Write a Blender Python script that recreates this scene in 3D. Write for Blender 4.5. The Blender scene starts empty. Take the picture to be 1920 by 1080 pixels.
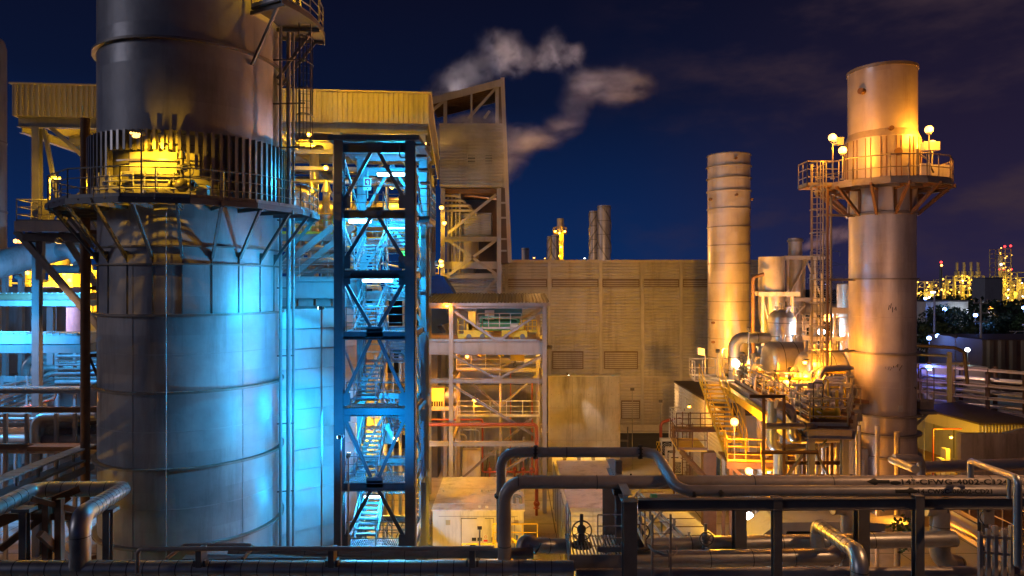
import bpy, bmesh, math, random
from mathutils import Vector, Matrix
R = math.radians
V = Vector
scene = bpy.context.scene
COL = scene.collection
CAMZ = 14.0
F = 1280.0
rnd = random.Random(7)


def W(u, v, Y):
    """a point Y metres ahead of the camera position that the photograph shows at (u, v)"""
    return V(((u - 960) / F * Y, Y, CAMZ - (v - 540) / F * Y))


def frame(ox, oy, yaw, oz=0.0):
    return Matrix.Translation((ox, oy, oz)) @ Matrix.Rotation(R(yaw), 4, 'Z')


class MB:
    """collects shapes and links them as one mesh object"""

    def __init__(s, T=None):
        s.v, s.f, s.sm, s.T = [], [], [], T

    def add(s, vs, fs, smooth=False):
        n = len(s.v)
        s.v.extend(V(p) for p in vs)
        for f in fs:
            s.f.append([i + n for i in f])
            s.sm.append(smooth)
        return s

    def bx(s, x0, x1, y0, y1, z0, z1):
        vs = [(x0, y0, z0), (x1, y0, z0), (x1, y1, z0), (x0, y1, z0), (x0, y0, z1), (x1, y0, z1), (x1, y1, z1), (x0, y1, z1)]
        return s.add(vs, [(0, 3, 2, 1), (4, 5, 6, 7), (0, 1, 5, 4), (1, 2, 6, 5), (2, 3, 7, 6), (3, 0, 4, 7)])

    def box(s, c, d):
        return s.bx(c[0] - d[0] / 2, c[0] + d[0] / 2, c[1] - d[1] / 2, c[1] + d[1] / 2, c[2] - d[2] / 2, c[2] + d[2] / 2)

    @staticmethod
    def axes(d, up=None):
        d = d.normalized()
        u = V(up) if up is not None else (V((0, 0, 1)) if abs(d.z) < .95 else V((0, 1, 0)))
        a = d.cross(u)
        if a.length < 1e-6:
            a = d.cross(V((1, 0, 0)))
        a.normalize()
        return a, a.cross(d).normalized()

    def bar(s, p0, p1, w, h, up=None, off=(0, 0)):
        """rectangular bar, w across and h along the up direction"""
        p0, p1 = V(p0), V(p1)
        a, b = s.axes(p1 - p0, up)
        o = a * off[0] + b * off[1]
        vs = []
        for p in (p0, p1):
            for x, y in ((-1, -1), (1, -1), (1, 1), (-1, 1)):
                vs.append(p + o + a * (x * w / 2) + b * (y * h / 2))
        return s.add(vs, [(0, 1, 2, 3), (7, 6, 5, 4), (0, 4, 5, 1), (1, 5, 6, 2), (2, 6, 7, 3), (3, 7, 4, 0)])

    def ibeam(s, p0, p1, w, h, t=None, up=None):
        t = t or max(.012, h * .07)
        s.bar(p0, p1, w, t, up, (0, h / 2 - t / 2))
        s.bar(p0, p1, w, t, up, (0, -h / 2 + t / 2))
        return s.bar(p0, p1, t, h - 2 * t, up)

    def tube(s, p0, p1, r, seg=12, r1=None, caps=True):
        p0, p1 = V(p0), V(p1)
        r1 = r if r1 is None else r1
        a, b = s.axes(p1 - p0)
        c = [(math.cos(2 * math.pi * i / seg), math.sin(2 * math.pi * i / seg)) for i in range(seg)]
        vs = [p0 + (a * x + b * y) * r for x, y in c] + [p1 + (a * x + b * y) * r1 for x, y in c]
        s.add(vs, [(i, (i + 1) % seg, seg + (i + 1) % seg, seg + i) for i in range(seg)], True)
        if caps:
            s.add(vs[:seg], [tuple(range(seg))[::-1]])
            s.add(vs[seg:], [tuple(range(seg))])
        return s

    def pipe(s, pts, r, bend=None, seg=14, caps=True, steps=6):
        pts = [V(p) for p in pts]
        bend = r * 3 if bend is None else bend
        path = [pts[0]]
        for i in range(1, len(pts) - 1):
            p, a, b = pts[i], pts[i - 1] - pts[i], pts[i + 1] - pts[i]
            la, lb = a.length, b.length
            a, b = a / la, b / lb
            ang = a.angle(b)
            if ang > math.pi - .02:
                path.append(p)
                continue
            t = min(bend / math.tan(ang / 2), la * .49, lb * .49)
            rr = t * math.tan(ang / 2)
            ctr = p + (a + b).normalized() * (rr / math.sin(ang / 2))
            va, vb = p + a * t - ctr, p + b * t - ctr
            tot = va.angle(vb)
            for k in range(steps + 1):
                f = k / steps
                path.append(ctr + (va * math.sin((1 - f) * tot) + vb * math.sin(f * tot)) / math.sin(tot))
        path.append(pts[-1])
        q = [path[0]]
        for p in path[1:]:
            if (p - q[-1]).length > 1e-5:
                q.append(p)
        path = q
        n = len(path)
        tan = [(path[min(i + 1, n - 1)] - path[max(i - 1, 0)]).normalized() for i in range(n)]
        a, b = s.axes(tan[0])
        vs = []
        for i in range(n):
            a = (a - tan[i] * a.dot(tan[i])).normalized()
            b = tan[i].cross(a)
            for k in range(seg):
                t = 2 * math.pi * k / seg
                vs.append(path[i] + (a * math.cos(t) + b * math.sin(t)) * r)
        fs = []
        for i in range(n - 1):
            for k in range(seg):
                k2 = (k + 1) % seg
                fs.append((i * seg + k, i * seg + k2, (i + 1) * seg + k2, (i + 1) * seg + k))
        s.add(vs, fs, True)
        if caps:
            s.add(vs[:seg], [tuple(range(seg))[::-1]])
            s.add(vs[-seg:], [tuple(range(seg))])
        return s

    def lathe(s, prof, c=(0, 0, 0), seg=48, closed=False, a0=0, a1=360, sharp=True):
        c = V(c)
        full = abs(a1 - a0) >= 360
        ns = seg if full else seg + 1
        n = len(prof)
        pairs = [(i, i + 1) for i in range(n - 1)] + ([(n - 1, 0)] if closed else [])
        for i, j in pairs:
            vs = []
            for k in range(ns):
                t = R(a0 + (a1 - a0) * k / seg)
                for r, z in (prof[i], prof[j]):
                    vs.append(c + V((r * math.cos(t), r * math.sin(t), z)))
            fs = []
            for k in range(seg):
                k2 = (k + 1) % ns
                fs.append((2 * k, 2 * k2, 2 * k2 + 1, 2 * k + 1))
            s.add(vs, fs, True)
        return s

    def ring(s, c, r0, r1, z0, z1, seg=64, a0=0, a1=360):
        s.lathe([(r0, z0), (r1, z0), (r1, z1), (r0, z1)], c, seg, True, a0, a1)
        return s

    def sphere(s, c, r, seg=16, rings=8, sq=(1, 1, 1)):
        c = V(c)
        vs = [c + V((0, 0, -r * sq[2]))]
        for i in range(1, rings):
            ph = -math.pi / 2 + math.pi * i / rings
            for k in range(seg):
                t = 2 * math.pi * k / seg
                vs.append(c + V((r * math.cos(ph) * math.cos(t) * sq[0], r * math.cos(ph) * math.sin(t) * sq[1], r * math.sin(ph) * sq[2])))
        vs.append(c + V((0, 0, r * sq[2])))
        fs = []
        for k in range(seg):
            k2 = (k + 1) % seg
            fs.append((0, 1 + k2, 1 + k))
            for i in range(rings - 2):
                a = 1 + i * seg
                fs.append((a + k, a + k2, a + seg + k2, a + seg + k))
            a = 1 + (rings - 2) * seg
            fs.append((a + k, a + k2, len(vs) - 1))
        return s.add(vs, fs, True)

    def torus(s, c, R0, r, nrm=(0, 0, 1), seg=28, sec=6, a0=0, a1=360):
        c = V(c)
        n = V(nrm).normalized()
        a, b = s.axes(n)
        full = abs(a1 - a0) >= 360
        ns = seg if full else seg + 1
        vs = []
        for k in range(ns):
            t = R(a0 + (a1 - a0) * k / seg)
            e = a * math.cos(t) + b * math.sin(t)
            for j in range(sec):
                q = 2 * math.pi * j / sec
                vs.append(c + e * (R0 + r * math.cos(q)) + n * (r * math.sin(q)))
        fs = []
        for k in range(seg):
            k2 = (k + 1) % ns
            for j in range(sec):
                j2 = (j + 1) % sec
                fs.append((k * sec + j, k2 * sec + j, k2 * sec + j2, k * sec + j2))
        return s.add(vs, fs, True)

    def prism(s, pts, vec):
        pts = [V(p) for p in pts]
        n = len(pts)
        vec = V(vec)
        vs = pts + [p + vec for p in pts]
        return s.add(vs, [tuple(range(n))[::-1], tuple(range(n, 2 * n))] + [(i, (i + 1) % n, n + (i + 1) % n, n + i) for i in range(n)])

    def corr(s, o, du, dv, Wd, H, pitch=.3, depth=.05, flat=.35):
        """ribbed sheet: ribs run along dv and repeat along du; ribs stand out along du x dv"""
        o, du, dv = V(o), V(du).normalized(), V(dv).normalized()
        n = du.cross(dv).normalized()
        k = max(1, round(Wd / pitch))
        p = Wd / k
        xs = []
        for i in range(k):
            x = i * p
            xs += [(x, 0), (x + p * flat, 0), (x + p * .5, depth), (x + p * (.5 + flat), depth)]
        xs.append((Wd, 0))
        vs = []
        for x, d in xs:
            vs += [o + du * x + n * d, o + du * x + n * d + dv * H]
        return s.add(vs, [(2 * i, 2 * i + 2, 2 * i + 3, 2 * i + 1) for i in range(len(xs) - 1)])

    def grating(s, x0, x1, y0, y1, z, pitch=.1, d=.05, along='x'):
        if along == 'x':
            n = max(1, int((y1 - y0) / pitch))
            for i in range(n + 1):
                y = y0 + (y1 - y0) * i / n
                s.bx(x0, x1, y - .018, y + .018, z - d, z)
            m = max(1, int((x1 - x0) / .6))
            for i in range(m + 1):
                x = x0 + (x1 - x0) * i / m
                s.bx(x - .015, x + .015, y0, y1, z - d - .004, z - d + .02)
        else:
            n = max(1, int((x1 - x0) / pitch))
            for i in range(n + 1):
                x = x0 + (x1 - x0) * i / n
                s.bx(x - .018, x + .018, y0, y1, z - d, z)
            m = max(1, int((y1 - y0) / .6))
            for i in range(m + 1):
                y = y0 + (y1 - y0) * i / m
                s.bx(x0, x1, y - .015, y + .015, z - d - .004, z - d + .02)
        return s

    def rail(s, pts, h=1.1, sp=1.3, r=.024, mids=(.55,), toe=True, closed=False):
        pts = [V(p) for p in pts]
        up = V((0, 0, 1))
        segs = list(zip(pts[:-1], pts[1:])) + ([(pts[-1], pts[0])] if closed else [])
        for a, b in segs:
            L = (b - a).length
            if L < .02:
                continue
            n = max(1, round(L / sp))
            for i in range(n + 1):
                p = a + (b - a) * i / n
                s.tube(p, p + up * h, r, 6)
            s.tube(a + up * h, b + up * h, r * 1.15, 6)
            for m in mids:
                s.tube(a + up * m, b + up * m, r * .85, 6)
            if toe:
                s.bar(a + up * .07, b + up * .07, .012, .14)
        return s

    def flight(s, p0, p1, w, n, side):
        """stringers and treads from the foot p0 to the head p1; side is the unit vector across"""
        p0, p1, sd = V(p0), V(p1), V(side).normalized()
        for q in (-1, 1):
            o = sd * (q * w / 2)
            s.bar(p0 + o, p1 + o, .05, .24)
        run = p1 - p0
        d = V((run.x, run.y, 0)).normalized()
        for i in range(1, n + 1):
            c = p0 + run * (i / (n + 1))
            a, b = c - sd * (w / 2 - .03), c + sd * (w / 2 - .03)
            s.bar(a, b, .25, .035, up=(0, 0, 1))
            s.bar(a - d * .12 - V((0, 0, .03)), b - d * .12 - V((0, 0, .03)), .012, .06, up=(0, 0, 1))
        return s

    def flight_rail(s, p0, p1, w, side, h=1.0):
        p0, p1, sd = V(p0), V(p1), V(side).normalized()
        up = V((0, 0, 1))
        for q in (-1, 1):
            o = sd * (q * (w / 2 + .03))
            n = max(2, round((p1 - p0).length / 1.1))
            for i in range(n + 1):
                p = p0 + (p1 - p0) * i / n + o
                s.tube(p, p + up * h, .022, 6)
            s.tube(p0 + o + up * h, p1 + o + up * h, .028, 6)
            s.tube(p0 + o + up * h * .5, p1 + o + up * h * .5, .02, 6)
        return s

    def cage_ladder(s, x, y, z0, z1, face=(0, -1), cage0=None):
        """ladder with safety hoops; face points away from what it is fixed to"""
        fx = V((face[0], face[1], 0)).normalized()
        sd = V((-fx.y, fx.x, 0))
        b = V((x, y, 0))
        for q in (-1, 1):
            s.bar(b + sd * (.24 * q) + V((0, 0, z0)), b + sd * (.24 * q) + V((0, 0, z1)), .05, .05)
        z = z0 + .3
        while z < z1:
            s.tube(b + sd * -.24 + V((0, 0, z)), b + sd * .24 + V((0, 0, z)), .014, 5)
            z += .3
        c0 = z0 + 2.2 if cage0 is None else cage0
        z = c0
        while z <= z1 + .01:
            pts = []
            for k in range(9):
                t = math.pi * k / 8
                pts.append(b + sd * (.36 * math.cos(t)) + fx * (.7 * math.sin(t)) + V((0, 0, z)))
            for p, q in zip(pts[:-1], pts[1:]):
                s.bar(p, q, .012, .06)
            z += 1.1
        for k in (1, 3, 4, 5, 7):
            t = math.pi * k / 8
            p = b + sd * (.36 * math.cos(t)) + fx * (.7 * math.sin(t))
            s.bar(p + V((0, 0, c0)), p + V((0, 0, z - 1.1)), .045, .012)
        return s

    def build(s, name, m, parent=None, label=None):
        vs = s.v
        if s.T is not None:
            vs = [s.T @ p for p in vs]
        lo = V((min(p.x for p in vs), min(p.y for p in vs), min(p.z for p in vs)))
        hi = V((max(p.x for p in vs), max(p.y for p in vs), max(p.z for p in vs)))
        c = V(((lo.x + hi.x) / 2, (lo.y + hi.y) / 2, lo.z))
        me = bpy.data.meshes.new(name)
        me.from_pydata([p - c for p in vs], [], s.f)
        me.polygons.foreach_set('use_smooth', s.sm)
        me.materials.append(m)
        me.update()
        o = bpy.data.objects.new(name, me)
        COL.objects.link(o)
        pl = V((0, 0, 0))
        q = parent
        while q is not None:
            pl = pl + q.location
            q = q.parent
        o.location = c - pl
        if parent is not None:
            o.parent = parent
        if label:
            o['label'] = label
        return o


def tag(o, label=None, cat=None, group=None, kind=None):
    if label:
        o['label'] = label
    if cat:
        o['category'] = cat
    if group:
        o['group'] = group
    if kind:
        o['kind'] = kind
    return o


def thing(name, label, cat, loc=(0, 0, 0), group=None):
    o = bpy.data.objects.new(name, None)
    o.empty_display_size = .2
    COL.objects.link(o)
    o.location = loc
    return tag(o, label, cat, group)


def solo(mb, name, m, label, cat, group=None, kind=None):
    return tag(mb.build(name, m), label, cat, group, kind)


# ---------------------------------------------------------------- materials
def mat(name, col, rough=.5, metal=0., var=.18, scale=1.2, dirt=None, dirt_amt=.35, streak=0., bump=.0, bscale=25., spec=.5):
    m = bpy.data.materials.new(name)
    m.use_nodes = True
    nt = m.node_tree
    N, L = nt.nodes, nt.links
    b = N['Principled BSDF']
    tc = N.new('ShaderNodeTexCoord')
    oi = N.new('ShaderNodeObjectInfo')
    mu = N.new('ShaderNodeMath'); mu.operation = 'MULTIPLY'; mu.inputs[1].default_value = 60
    L.new(oi.outputs['Random'], mu.inputs[0])
    n1 = N.new('ShaderNodeTexNoise'); n1.noise_dimensions = '4D'
    n1.inputs['Scale'].default_value = scale; n1.inputs['Detail'].default_value = 7; n1.inputs['Roughness'].default_value = .62
    L.new(tc.outputs['Object'], n1.inputs['Vector']); L.new(mu.outputs[0], n1.inputs['W'])
    mr = N.new('ShaderNodeMapRange'); mr.inputs['From Min'].default_value = .28; mr.inputs['From Max'].default_value = .72
    L.new(n1.outputs['Fac'], mr.inputs['Value'])
    mx = N.new('ShaderNodeMix'); mx.data_type = 'RGBA'
    mx.inputs['A'].default_value = [c * (1 - var) for c in col] + [1]
    mx.inputs['B'].default_value = [min(1, c * (1 + var)) for c in col] + [1]
    L.new(mr.outputs[0], mx.inputs['Factor'])
    out = mx.outputs['Result']
    if dirt is not None:
        mp = N.new('ShaderNodeMapping')
        st = .12 if streak else 1
        mp.inputs['Scale'].default_value = (1, 1, st)
        L.new(tc.outputs['Object'], mp.inputs['Vector'])
        n2 = N.new('ShaderNodeTexNoise'); n2.noise_dimensions = '4D'
        n2.inputs['Scale'].default_value = scale * (2.2 if streak else 1.7); n2.inputs['Detail'].default_value = 9; n2.inputs['Roughness'].default_value = .7
        L.new(mp.outputs[0], n2.inputs['Vector']); L.new(mu.outputs[0], n2.inputs['W'])
        r2 = N.new('ShaderNodeMapRange'); r2.inputs['From Min'].default_value = .5; r2.inputs['From Max'].default_value = .74
        r2.inputs['To Max'].default_value = dirt_amt
        L.new(n2.outputs['Fac'], r2.inputs['Value'])
        m2 = N.new('ShaderNodeMix'); m2.data_type = 'RGBA'
        L.new(out, m2.inputs['A']); m2.inputs['B'].default_value = list(dirt) + [1]
        L.new(r2.outputs[0], m2.inputs['Factor'])
        out = m2.outputs['Result']
    L.new(out, b.inputs['Base Color'])
    rr = N.new('ShaderNodeMapRange')
    rr.inputs['To Min'].default_value = max(.05, rough - .1); rr.inputs['To Max'].default_value = min(1, rough + .12)
    L.new(n1.outputs['Fac'], rr.inputs['Value']); L.new(rr.outputs[0], b.inputs['Roughness'])
    b.inputs['Metallic'].default_value = metal
    b.inputs['Specular IOR Level'].default_value = spec
    if bump:
        n3 = N.new('ShaderNodeTexNoise'); n3.inputs['Scale'].default_value = bscale; n3.inputs['Detail'].default_value = 4
        L.new(tc.outputs['Object'], n3.inputs['Vector'])
        bp = N.new('ShaderNodeBump'); bp.inputs['Strength'].default_value = bump; bp.inputs['Distance'].default_value = .02
        L.new(n3.outputs['Fac'], bp.inputs['Height']); L.new(bp.outputs[0], b.inputs['Normal'])
    return m


def emit(name, col, strength):
    m = bpy.data.materials.new(name)
    m.use_nodes = True
    b = m.node_tree.nodes['Principled BSDF']
    b.inputs['Base Color'].default_value = list(col) + [1]
    b.inputs['Emission Color'].default_value = list(col) + [1]
    b.inputs['Emission Strength'].default_value = strength
    return m


RUST = (.09, .045, .02)
GRIME = (.05, .045, .04)
M = dict(
    stack=mat('stack_cladding', (.33, .325, .33), .44, .18, .30, .45, (.07, .055, .045), .62, 1, .05, 9),
    stack2=mat('stack_steel', (.40, .36, .34), .40, .35, .2, .6, RUST, .5, 1, .04, 10),
    ring=mat('ring_steel', (.22, .20, .18), .5, .5, .2, 2, RUST, .5),
    galv=mat('galvanised_steel', (.42, .43, .44), .42, .6, .15, 2.5, GRIME, .3),
    steel=mat('painted_grey_steel', (.25, .25, .25), .5, .15, .15, 1.5, RUST, .35, 1),
    pale=mat('painted_pale_steel', (.44, .41, .40), .5, .1, .12, 1.2, RUST, .3, 1),
    dark=mat('dark_painted_steel', (.125, .12, .12), .48, .2, .2, 1.5, RUST, .3),
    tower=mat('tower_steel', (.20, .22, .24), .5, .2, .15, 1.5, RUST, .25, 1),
    towshade=mat('tower_steel_shaded', (.085, .095, .11), .5, .2, .15, 1.5, RUST, .25, 1),  # tower steel again, darkened in base colour for its backlit front
    yellow=mat('yellow_paint', (.62, .42, .03), .45, 0, .15, 2, RUST, .35),
    ylw_clad=mat('ochre_cladding', (.50, .46, .36), .5, .1, .12, .6, GRIME, .35, 1),
    clad=mat('beige_cladding', (.33, .325, .33), .5, .1, .2, .35, GRIME, .6, 1),
    clad_grey=mat('grey_cladding', (.36, .34, .33), .5, .1, .1, .5, GRIME, .4, 1),
    white=mat('white_paint', (.62, .61, .58), .45, 0, .12, 1.4, RUST, .45, 1),
    cabin=mat('cabin_paint', (.56, .52, .44), .42, 0, .12, 1.1, GRIME, .6, 1),
    cabroof=mat('cabin_roof_paint', (.55, .50, .47), .4, 0, .16, .8, (.04, .035, .03), .85),
    alu=mat('aluminium_jacket', (.48, .46, .43), .36, .8, .14, 1.6, GRIME, .35, 0, .06, 10),
    mauve=mat('mauve_grey_steel', (.30, .26, .26), .5, .15, .14, 1.3, RUST, .35, 1),
    pipe=mat('pipe_paint', (.36, .30, .26), .42, .25, .15, 1.4, RUST, .35),
    pipedk=mat('dark_pipe_paint', (.24, .22, .215), .42, .3, .15, 1.4, RUST, .35),
    conc=mat('concrete', (.36, .33, .28), .85, 0, .28, .5, (.06, .05, .04), .8, 1, .2, 14, .2),
    concpale=mat('pale_concrete', (.48, .45, .41), .85, 0, .16, .3, (.10, .09, .075), .5, 0, .2, 14, .2),
    asph=mat('asphalt', (.05, .05, .05), .85, 0, .3, .5, None, 0, 0, .3, 60, .3),
    gravel=mat('gravel', (.33, .29, .25), .95, 0, .4, 9, None, 0, 0, .8, 40, .1),
    soil=mat('soil', (.045, .05, .03), .95, 0, .4, .05, None, 0, 0, .3, 3, .1),
    red=mat('red_pipe_paint', (.30, .06, .025), .42, 0, .15, 2, RUST, .3),
    blue=mat('blue_paint', (.02, .07, .36), .45, 0, .12, 1, GRIME, .25, 1),
    rust=mat('rusty_steel', (.16, .085, .045), .7, .2, .3, 2, RUST, .6),
    black=mat('black_fittings', (.015, .015, .016), .5, .1, .1, 3),
    ink=mat('black_stencil_ink', (.012, .012, .012), .7, 0, .1, 3),
    redink=mat('red_sign_ink', (.55, .02, .04), .5, 0, .05, 3),
    panel=mat('boiler_casing_panel', (.42, .43, .44), .45, .25, .15, .5, GRIME, .35, 1, .05, 8),
    roofdk=mat('brown_roof_sheet', (.07, .05, .045), .6, .1, .2, .5, GRIME, .4),
    brown=mat('brown_shed_cladding', (.13, .085, .06), .6, .1, .2, .6, GRIME, .4, 1),
    leaf=mat('leaf_green', (.05, .085, .03), .6, 0, .4, 1.5),
    leaf2=mat('leaf_dark', (.03, .06, .025), .6, 0, .4, 1.5),
    bark=mat('bark', (.07, .05, .035), .9, 0, .3, 3),
    strap=mat('jacket_strap', (.12, .115, .11), .5, .4, .1, 3),
    screen=mat('stainless_slat', (.32, .30, .28), .35, .7, .2, 1.5, GRIME, .4, 1),
    green=mat('green_paint', (.05, .25, .14), .45, 0, .1, 2, GRIME, .3),
)


def plated(m, ang, hz, amt, dent=.25):
    """rolled plates: every plate of a shell differs a little in tone and gloss and is not quite flat"""
    nt = m.node_tree
    N, L = nt.nodes, nt.links
    b = N['Principled BSDF']
    tc = N.new('ShaderNodeTexCoord')
    sx = N.new('ShaderNodeSeparateXYZ')
    L.new(tc.outputs['Object'], sx.inputs[0])

    def op(kind, a, v=None):
        n = N.new('ShaderNodeMath'); n.operation = kind
        L.new(a, n.inputs[0])
        if v is not None:
            if isinstance(v, float):
                n.inputs[1].default_value = v
            else:
                L.new(v, n.inputs[1])
        return n.outputs[0]

    zz = op('FLOOR', op('DIVIDE', sx.outputs['Z'], hz))
    an = op('ARCTAN2', sx.outputs['Y'], sx.outputs['X'])
    sh = op('MULTIPLY', zz, .37)
    aa = op('FLOOR', op('ADD', op('DIVIDE', an, R(ang)), sh))
    cx = N.new('ShaderNodeCombineXYZ')
    L.new(aa, cx.inputs[0]); L.new(zz, cx.inputs[1])
    wn = N.new('ShaderNodeTexWhiteNoise'); wn.noise_dimensions = '3D'
    L.new(cx.outputs[0], wn.inputs['Vector'])
    mr = N.new('ShaderNodeMapRange'); mr.inputs['To Min'].default_value = 1 - amt; mr.inputs['To Max'].default_value = 1 + amt
    L.new(wn.outputs['Value'], mr.inputs['Value'])
    old = b.inputs['Base Color'].links[0].from_socket
    mx = N.new('ShaderNodeVectorMath'); mx.operation = 'SCALE'
    L.new(old, mx.inputs[0]); L.new(mr.outputs[0], mx.inputs['Scale'])
    L.new(mx.outputs[0], b.inputs['Base Color'])
    ro = b.inputs['Roughness'].links[0].from_socket
    mr2 = N.new('ShaderNodeMapRange'); mr2.inputs['To Min'].default_value = -.08; mr2.inputs['To Max'].default_value = .1
    L.new(wn.outputs['Value'], mr2.inputs['Value'])
    L.new(op('ADD', ro, mr2.outputs[0]), b.inputs['Roughness'])
    n3 = N.new('ShaderNodeTexNoise'); n3.inputs['Scale'].default_value = 1.1; n3.inputs['Detail'].default_value = 3
    L.new(tc.outputs['Object'], n3.inputs['Vector'])
    bp = N.new('ShaderNodeBump'); bp.inputs['Strength'].default_value = dent; bp.inputs['Distance'].default_value = .08
    L.new(n3.outputs['Fac'], bp.inputs['Height'])
    if b.inputs['Normal'].links:
        L.new(b.inputs['Normal'].links[0].from_socket, bp.inputs['Normal'])
    L.new(bp.outputs[0], b.inputs['Normal'])


plated(M['stack'], 31.0, 1.52, .10, .3)
plated(M['stack2'], 60.0, 1.4, .09, .25)
E_SOD = emit('sodium_glow', (1, .44, .10), 6)
E_YEL = emit('yellow_glow', (1, .54, .12), 4.5)
E_WHT = emit('mercury_glow', (.85, .93, 1), 13)
E_CYN = emit('tube_glow', (.62, .90, 1), 14)
E_SML = emit('far_lamp_glow', (1, .52, .07), 3.2)
E_BLU = emit('blue_lamp_glow', (.25, .45, 1), 14)
E_RED = emit('red_beacon_glow', (1, .03, .03), 6)
E_WIN = emit('lit_window_glow', (.1, .55, .8), .7)
C_SOD = (1, .33, .014)
C_YEL = (1, .50, .015)
C_WHT = (.75, .85, 1)
C_CYN = (.008, .42, .90)
C_BLU = (.1, .25, 1)


def lamp_light(loc, power, col, parent=None, radius=.15, kind='POINT', target=None, angle=110, blend=.5):
    d = bpy.data.lights.new('lamp_light', kind)
    d.energy = power
    d.color = col
    d.shadow_soft_size = radius
    o = bpy.data.objects.new('lamp_light', d)
    COL.objects.link(o)
    pl = V((0, 0, 0)) if parent is None else parent.location
    o.location = V(loc) - pl
    if kind == 'SPOT':
        d.spot_size = R(angle)
        d.spot_blend = blend
        o.rotation_euler = (V(target) - V(loc)).to_track_quat('-Z', 'Y').to_euler()
    if parent is not None:
        o.parent = parent
    return o


def globe_lamp(label, head, base_z, power, col, glow, group='globe lamps on poles', r=.2, cat='lamp', m='steel'):
    """round glass lamp on a post standing at base_z"""
    head = V(head)
    t = thing('globe_lamp', label, cat, (head.x, head.y, base_z), group)
    p = MB().tube((head.x, head.y, base_z), (head.x, head.y, head.z - r * .9), .035, 8)
    p.tube((head.x, head.y, base_z), (head.x, head.y, base_z + .05), .1, 10)
    p.build('pole', M[m], t)
    MB().lathe([(r * .55, -r * 1.15), (r * .75, -r * .8), (.02, -r * .75)], head, 16).build('collar', M[m], t)
    MB().sphere(head, r, 16, 10).build('globe', glow, t)
    a = head + V((0, -r - .12, .02))
    lamp_light(head + V((0, -r - .08, 0)), power * .5, col, t, .1)
    lamp_light(head + V((0, r + .08, 0)), power * .5, col, t, .1)
    return t


def flood_lamp(label, pos, target, power, col, glow, group='floodlights', angle=120, post_z=None, size=.4, cat='floodlight'):
    """box floodlight that faces its target; a post below it if post_z is given"""
    pos, target = V(pos), V(target)
    t = thing('floodlight', label, cat, (pos.x, pos.y, post_z if post_z is not None else pos.z), group)
    d = (target - pos).normalized()
    a, b = MB.axes(d)
    h = MB()
    h.bar(pos - d * .16, pos, size, size * .7)
    h.bar(pos - d * .22, pos - d * .16, size * .5, size * .4)
    ho = h.build('housing', M['dark'], t)
    MB().bar(pos + d * .004, pos + d * .02, size * .86, size * .56).build('lens', glow, ho)
    if post_z is not None:
        q = pos - d * .1
        MB().tube((q.x, q.y, post_z), (q.x, q.y, pos.z - size * .3), .035, 8).build('pole', M['steel'], t)
    lamp_light(pos + d * .12, power, col, t, .12, 'SPOT', pos + d * 5, angle, .6)
    return t


def bulkhead_lamp(label, pos, power, col, glow, group='bulkhead lamps on steelwork', r=.13, arm=(0, .3, .12)):
    """small round lamp on a short bracket arm"""
    pos = V(pos)
    t = thing('bulkhead_lamp', label, 'lamp', pos, group)
    MB().sphere(pos, r, 12, 8).build('globe', glow, t)
    h = MB().lathe([(.02, r * 1.5), (r * 1.25, r * .7), (r * 1.3, r * .5)], pos, 14)
    h.tube(pos + V((0, 0, r * 1.2)), pos + V(arm) + V((0, 0, r * 1.2)), .02, 6)
    h.build('shade', M['dark'], t)
    lamp_light(pos + V((0, -r - .1, -.05)), power, col, t, .1)
    return t
# ================================================================ ground, roads, sky
def sheet(name, x0, x1, y0, y1, z, m, kind='structure', n=1):
    mb = MB()
    mb.add([(x0, y0, z), (x1, y0, z), (x1, y1, z), (x0, y1, z)], [(0, 1, 2, 3)])
    return tag(mb.build(name, m), kind=kind)


sheet('ground', -4000, 4000, -300, 6000, 0, M['soil'])


def yard_material():
    m = mat('yard_concrete', (.34, .32, .29), .75, 0, .22, .18, (.07, .06, .05), .8, 0, .15, 12, .3)
    nt = m.node_tree
    N, L = nt.nodes, nt.links
    b = N['Principled BSDF']
    old = b.inputs['Base Color'].links[0].from_socket
    tc = N.new('ShaderNodeTexCoord')
    br = N.new('ShaderNodeTexBrick')
    br.offset = 0
    br.inputs['Color1'].default_value = br.inputs['Color2'].default_value = (1, 1, 1, 1)
    br.inputs['Mortar'].default_value = (.25, .23, .2, 1)
    br.inputs['Scale'].default_value = 1
    br.inputs['Brick Width'].default_value = 4.5
    br.inputs['Row Height'].default_value = 4.5
    br.inputs['Mortar Size'].default_value = .035
    L.new(tc.outputs['Object'], br.inputs['Vector'])
    mx = N.new('ShaderNodeMix'); mx.data_type = 'RGBA'; mx.blend_type = 'MULTIPLY'
    mx.inputs['Factor'].default_value = 1
    L.new(old, mx.inputs['A']); L.new(br.outputs['Color'], mx.inputs['B'])
    L.new(mx.outputs['Result'], b.inputs['Base Color'])
    return m


sheet('yard_pavement', -70, 75, 8, 100, .006, yard_material())
sheet('road', -20, 60, 59.5, 65.8, .012, M['asph'])
kb = MB()
kb.bx(-20, 60, 65.8, 66.0, 0, .14)
tag(kb.build('kerb', M['concpale']), kind='structure')
sheet('gravel_bed', .9, 2.5, 33, 39, .012, M['gravel'])
sheet('access_track', 24, 60, 40, 62, .012, mat('brown_dirt', (.20, .12, .07), .9, 0, .3, .3, None, 0, 0, .3, 8, .2))

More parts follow.
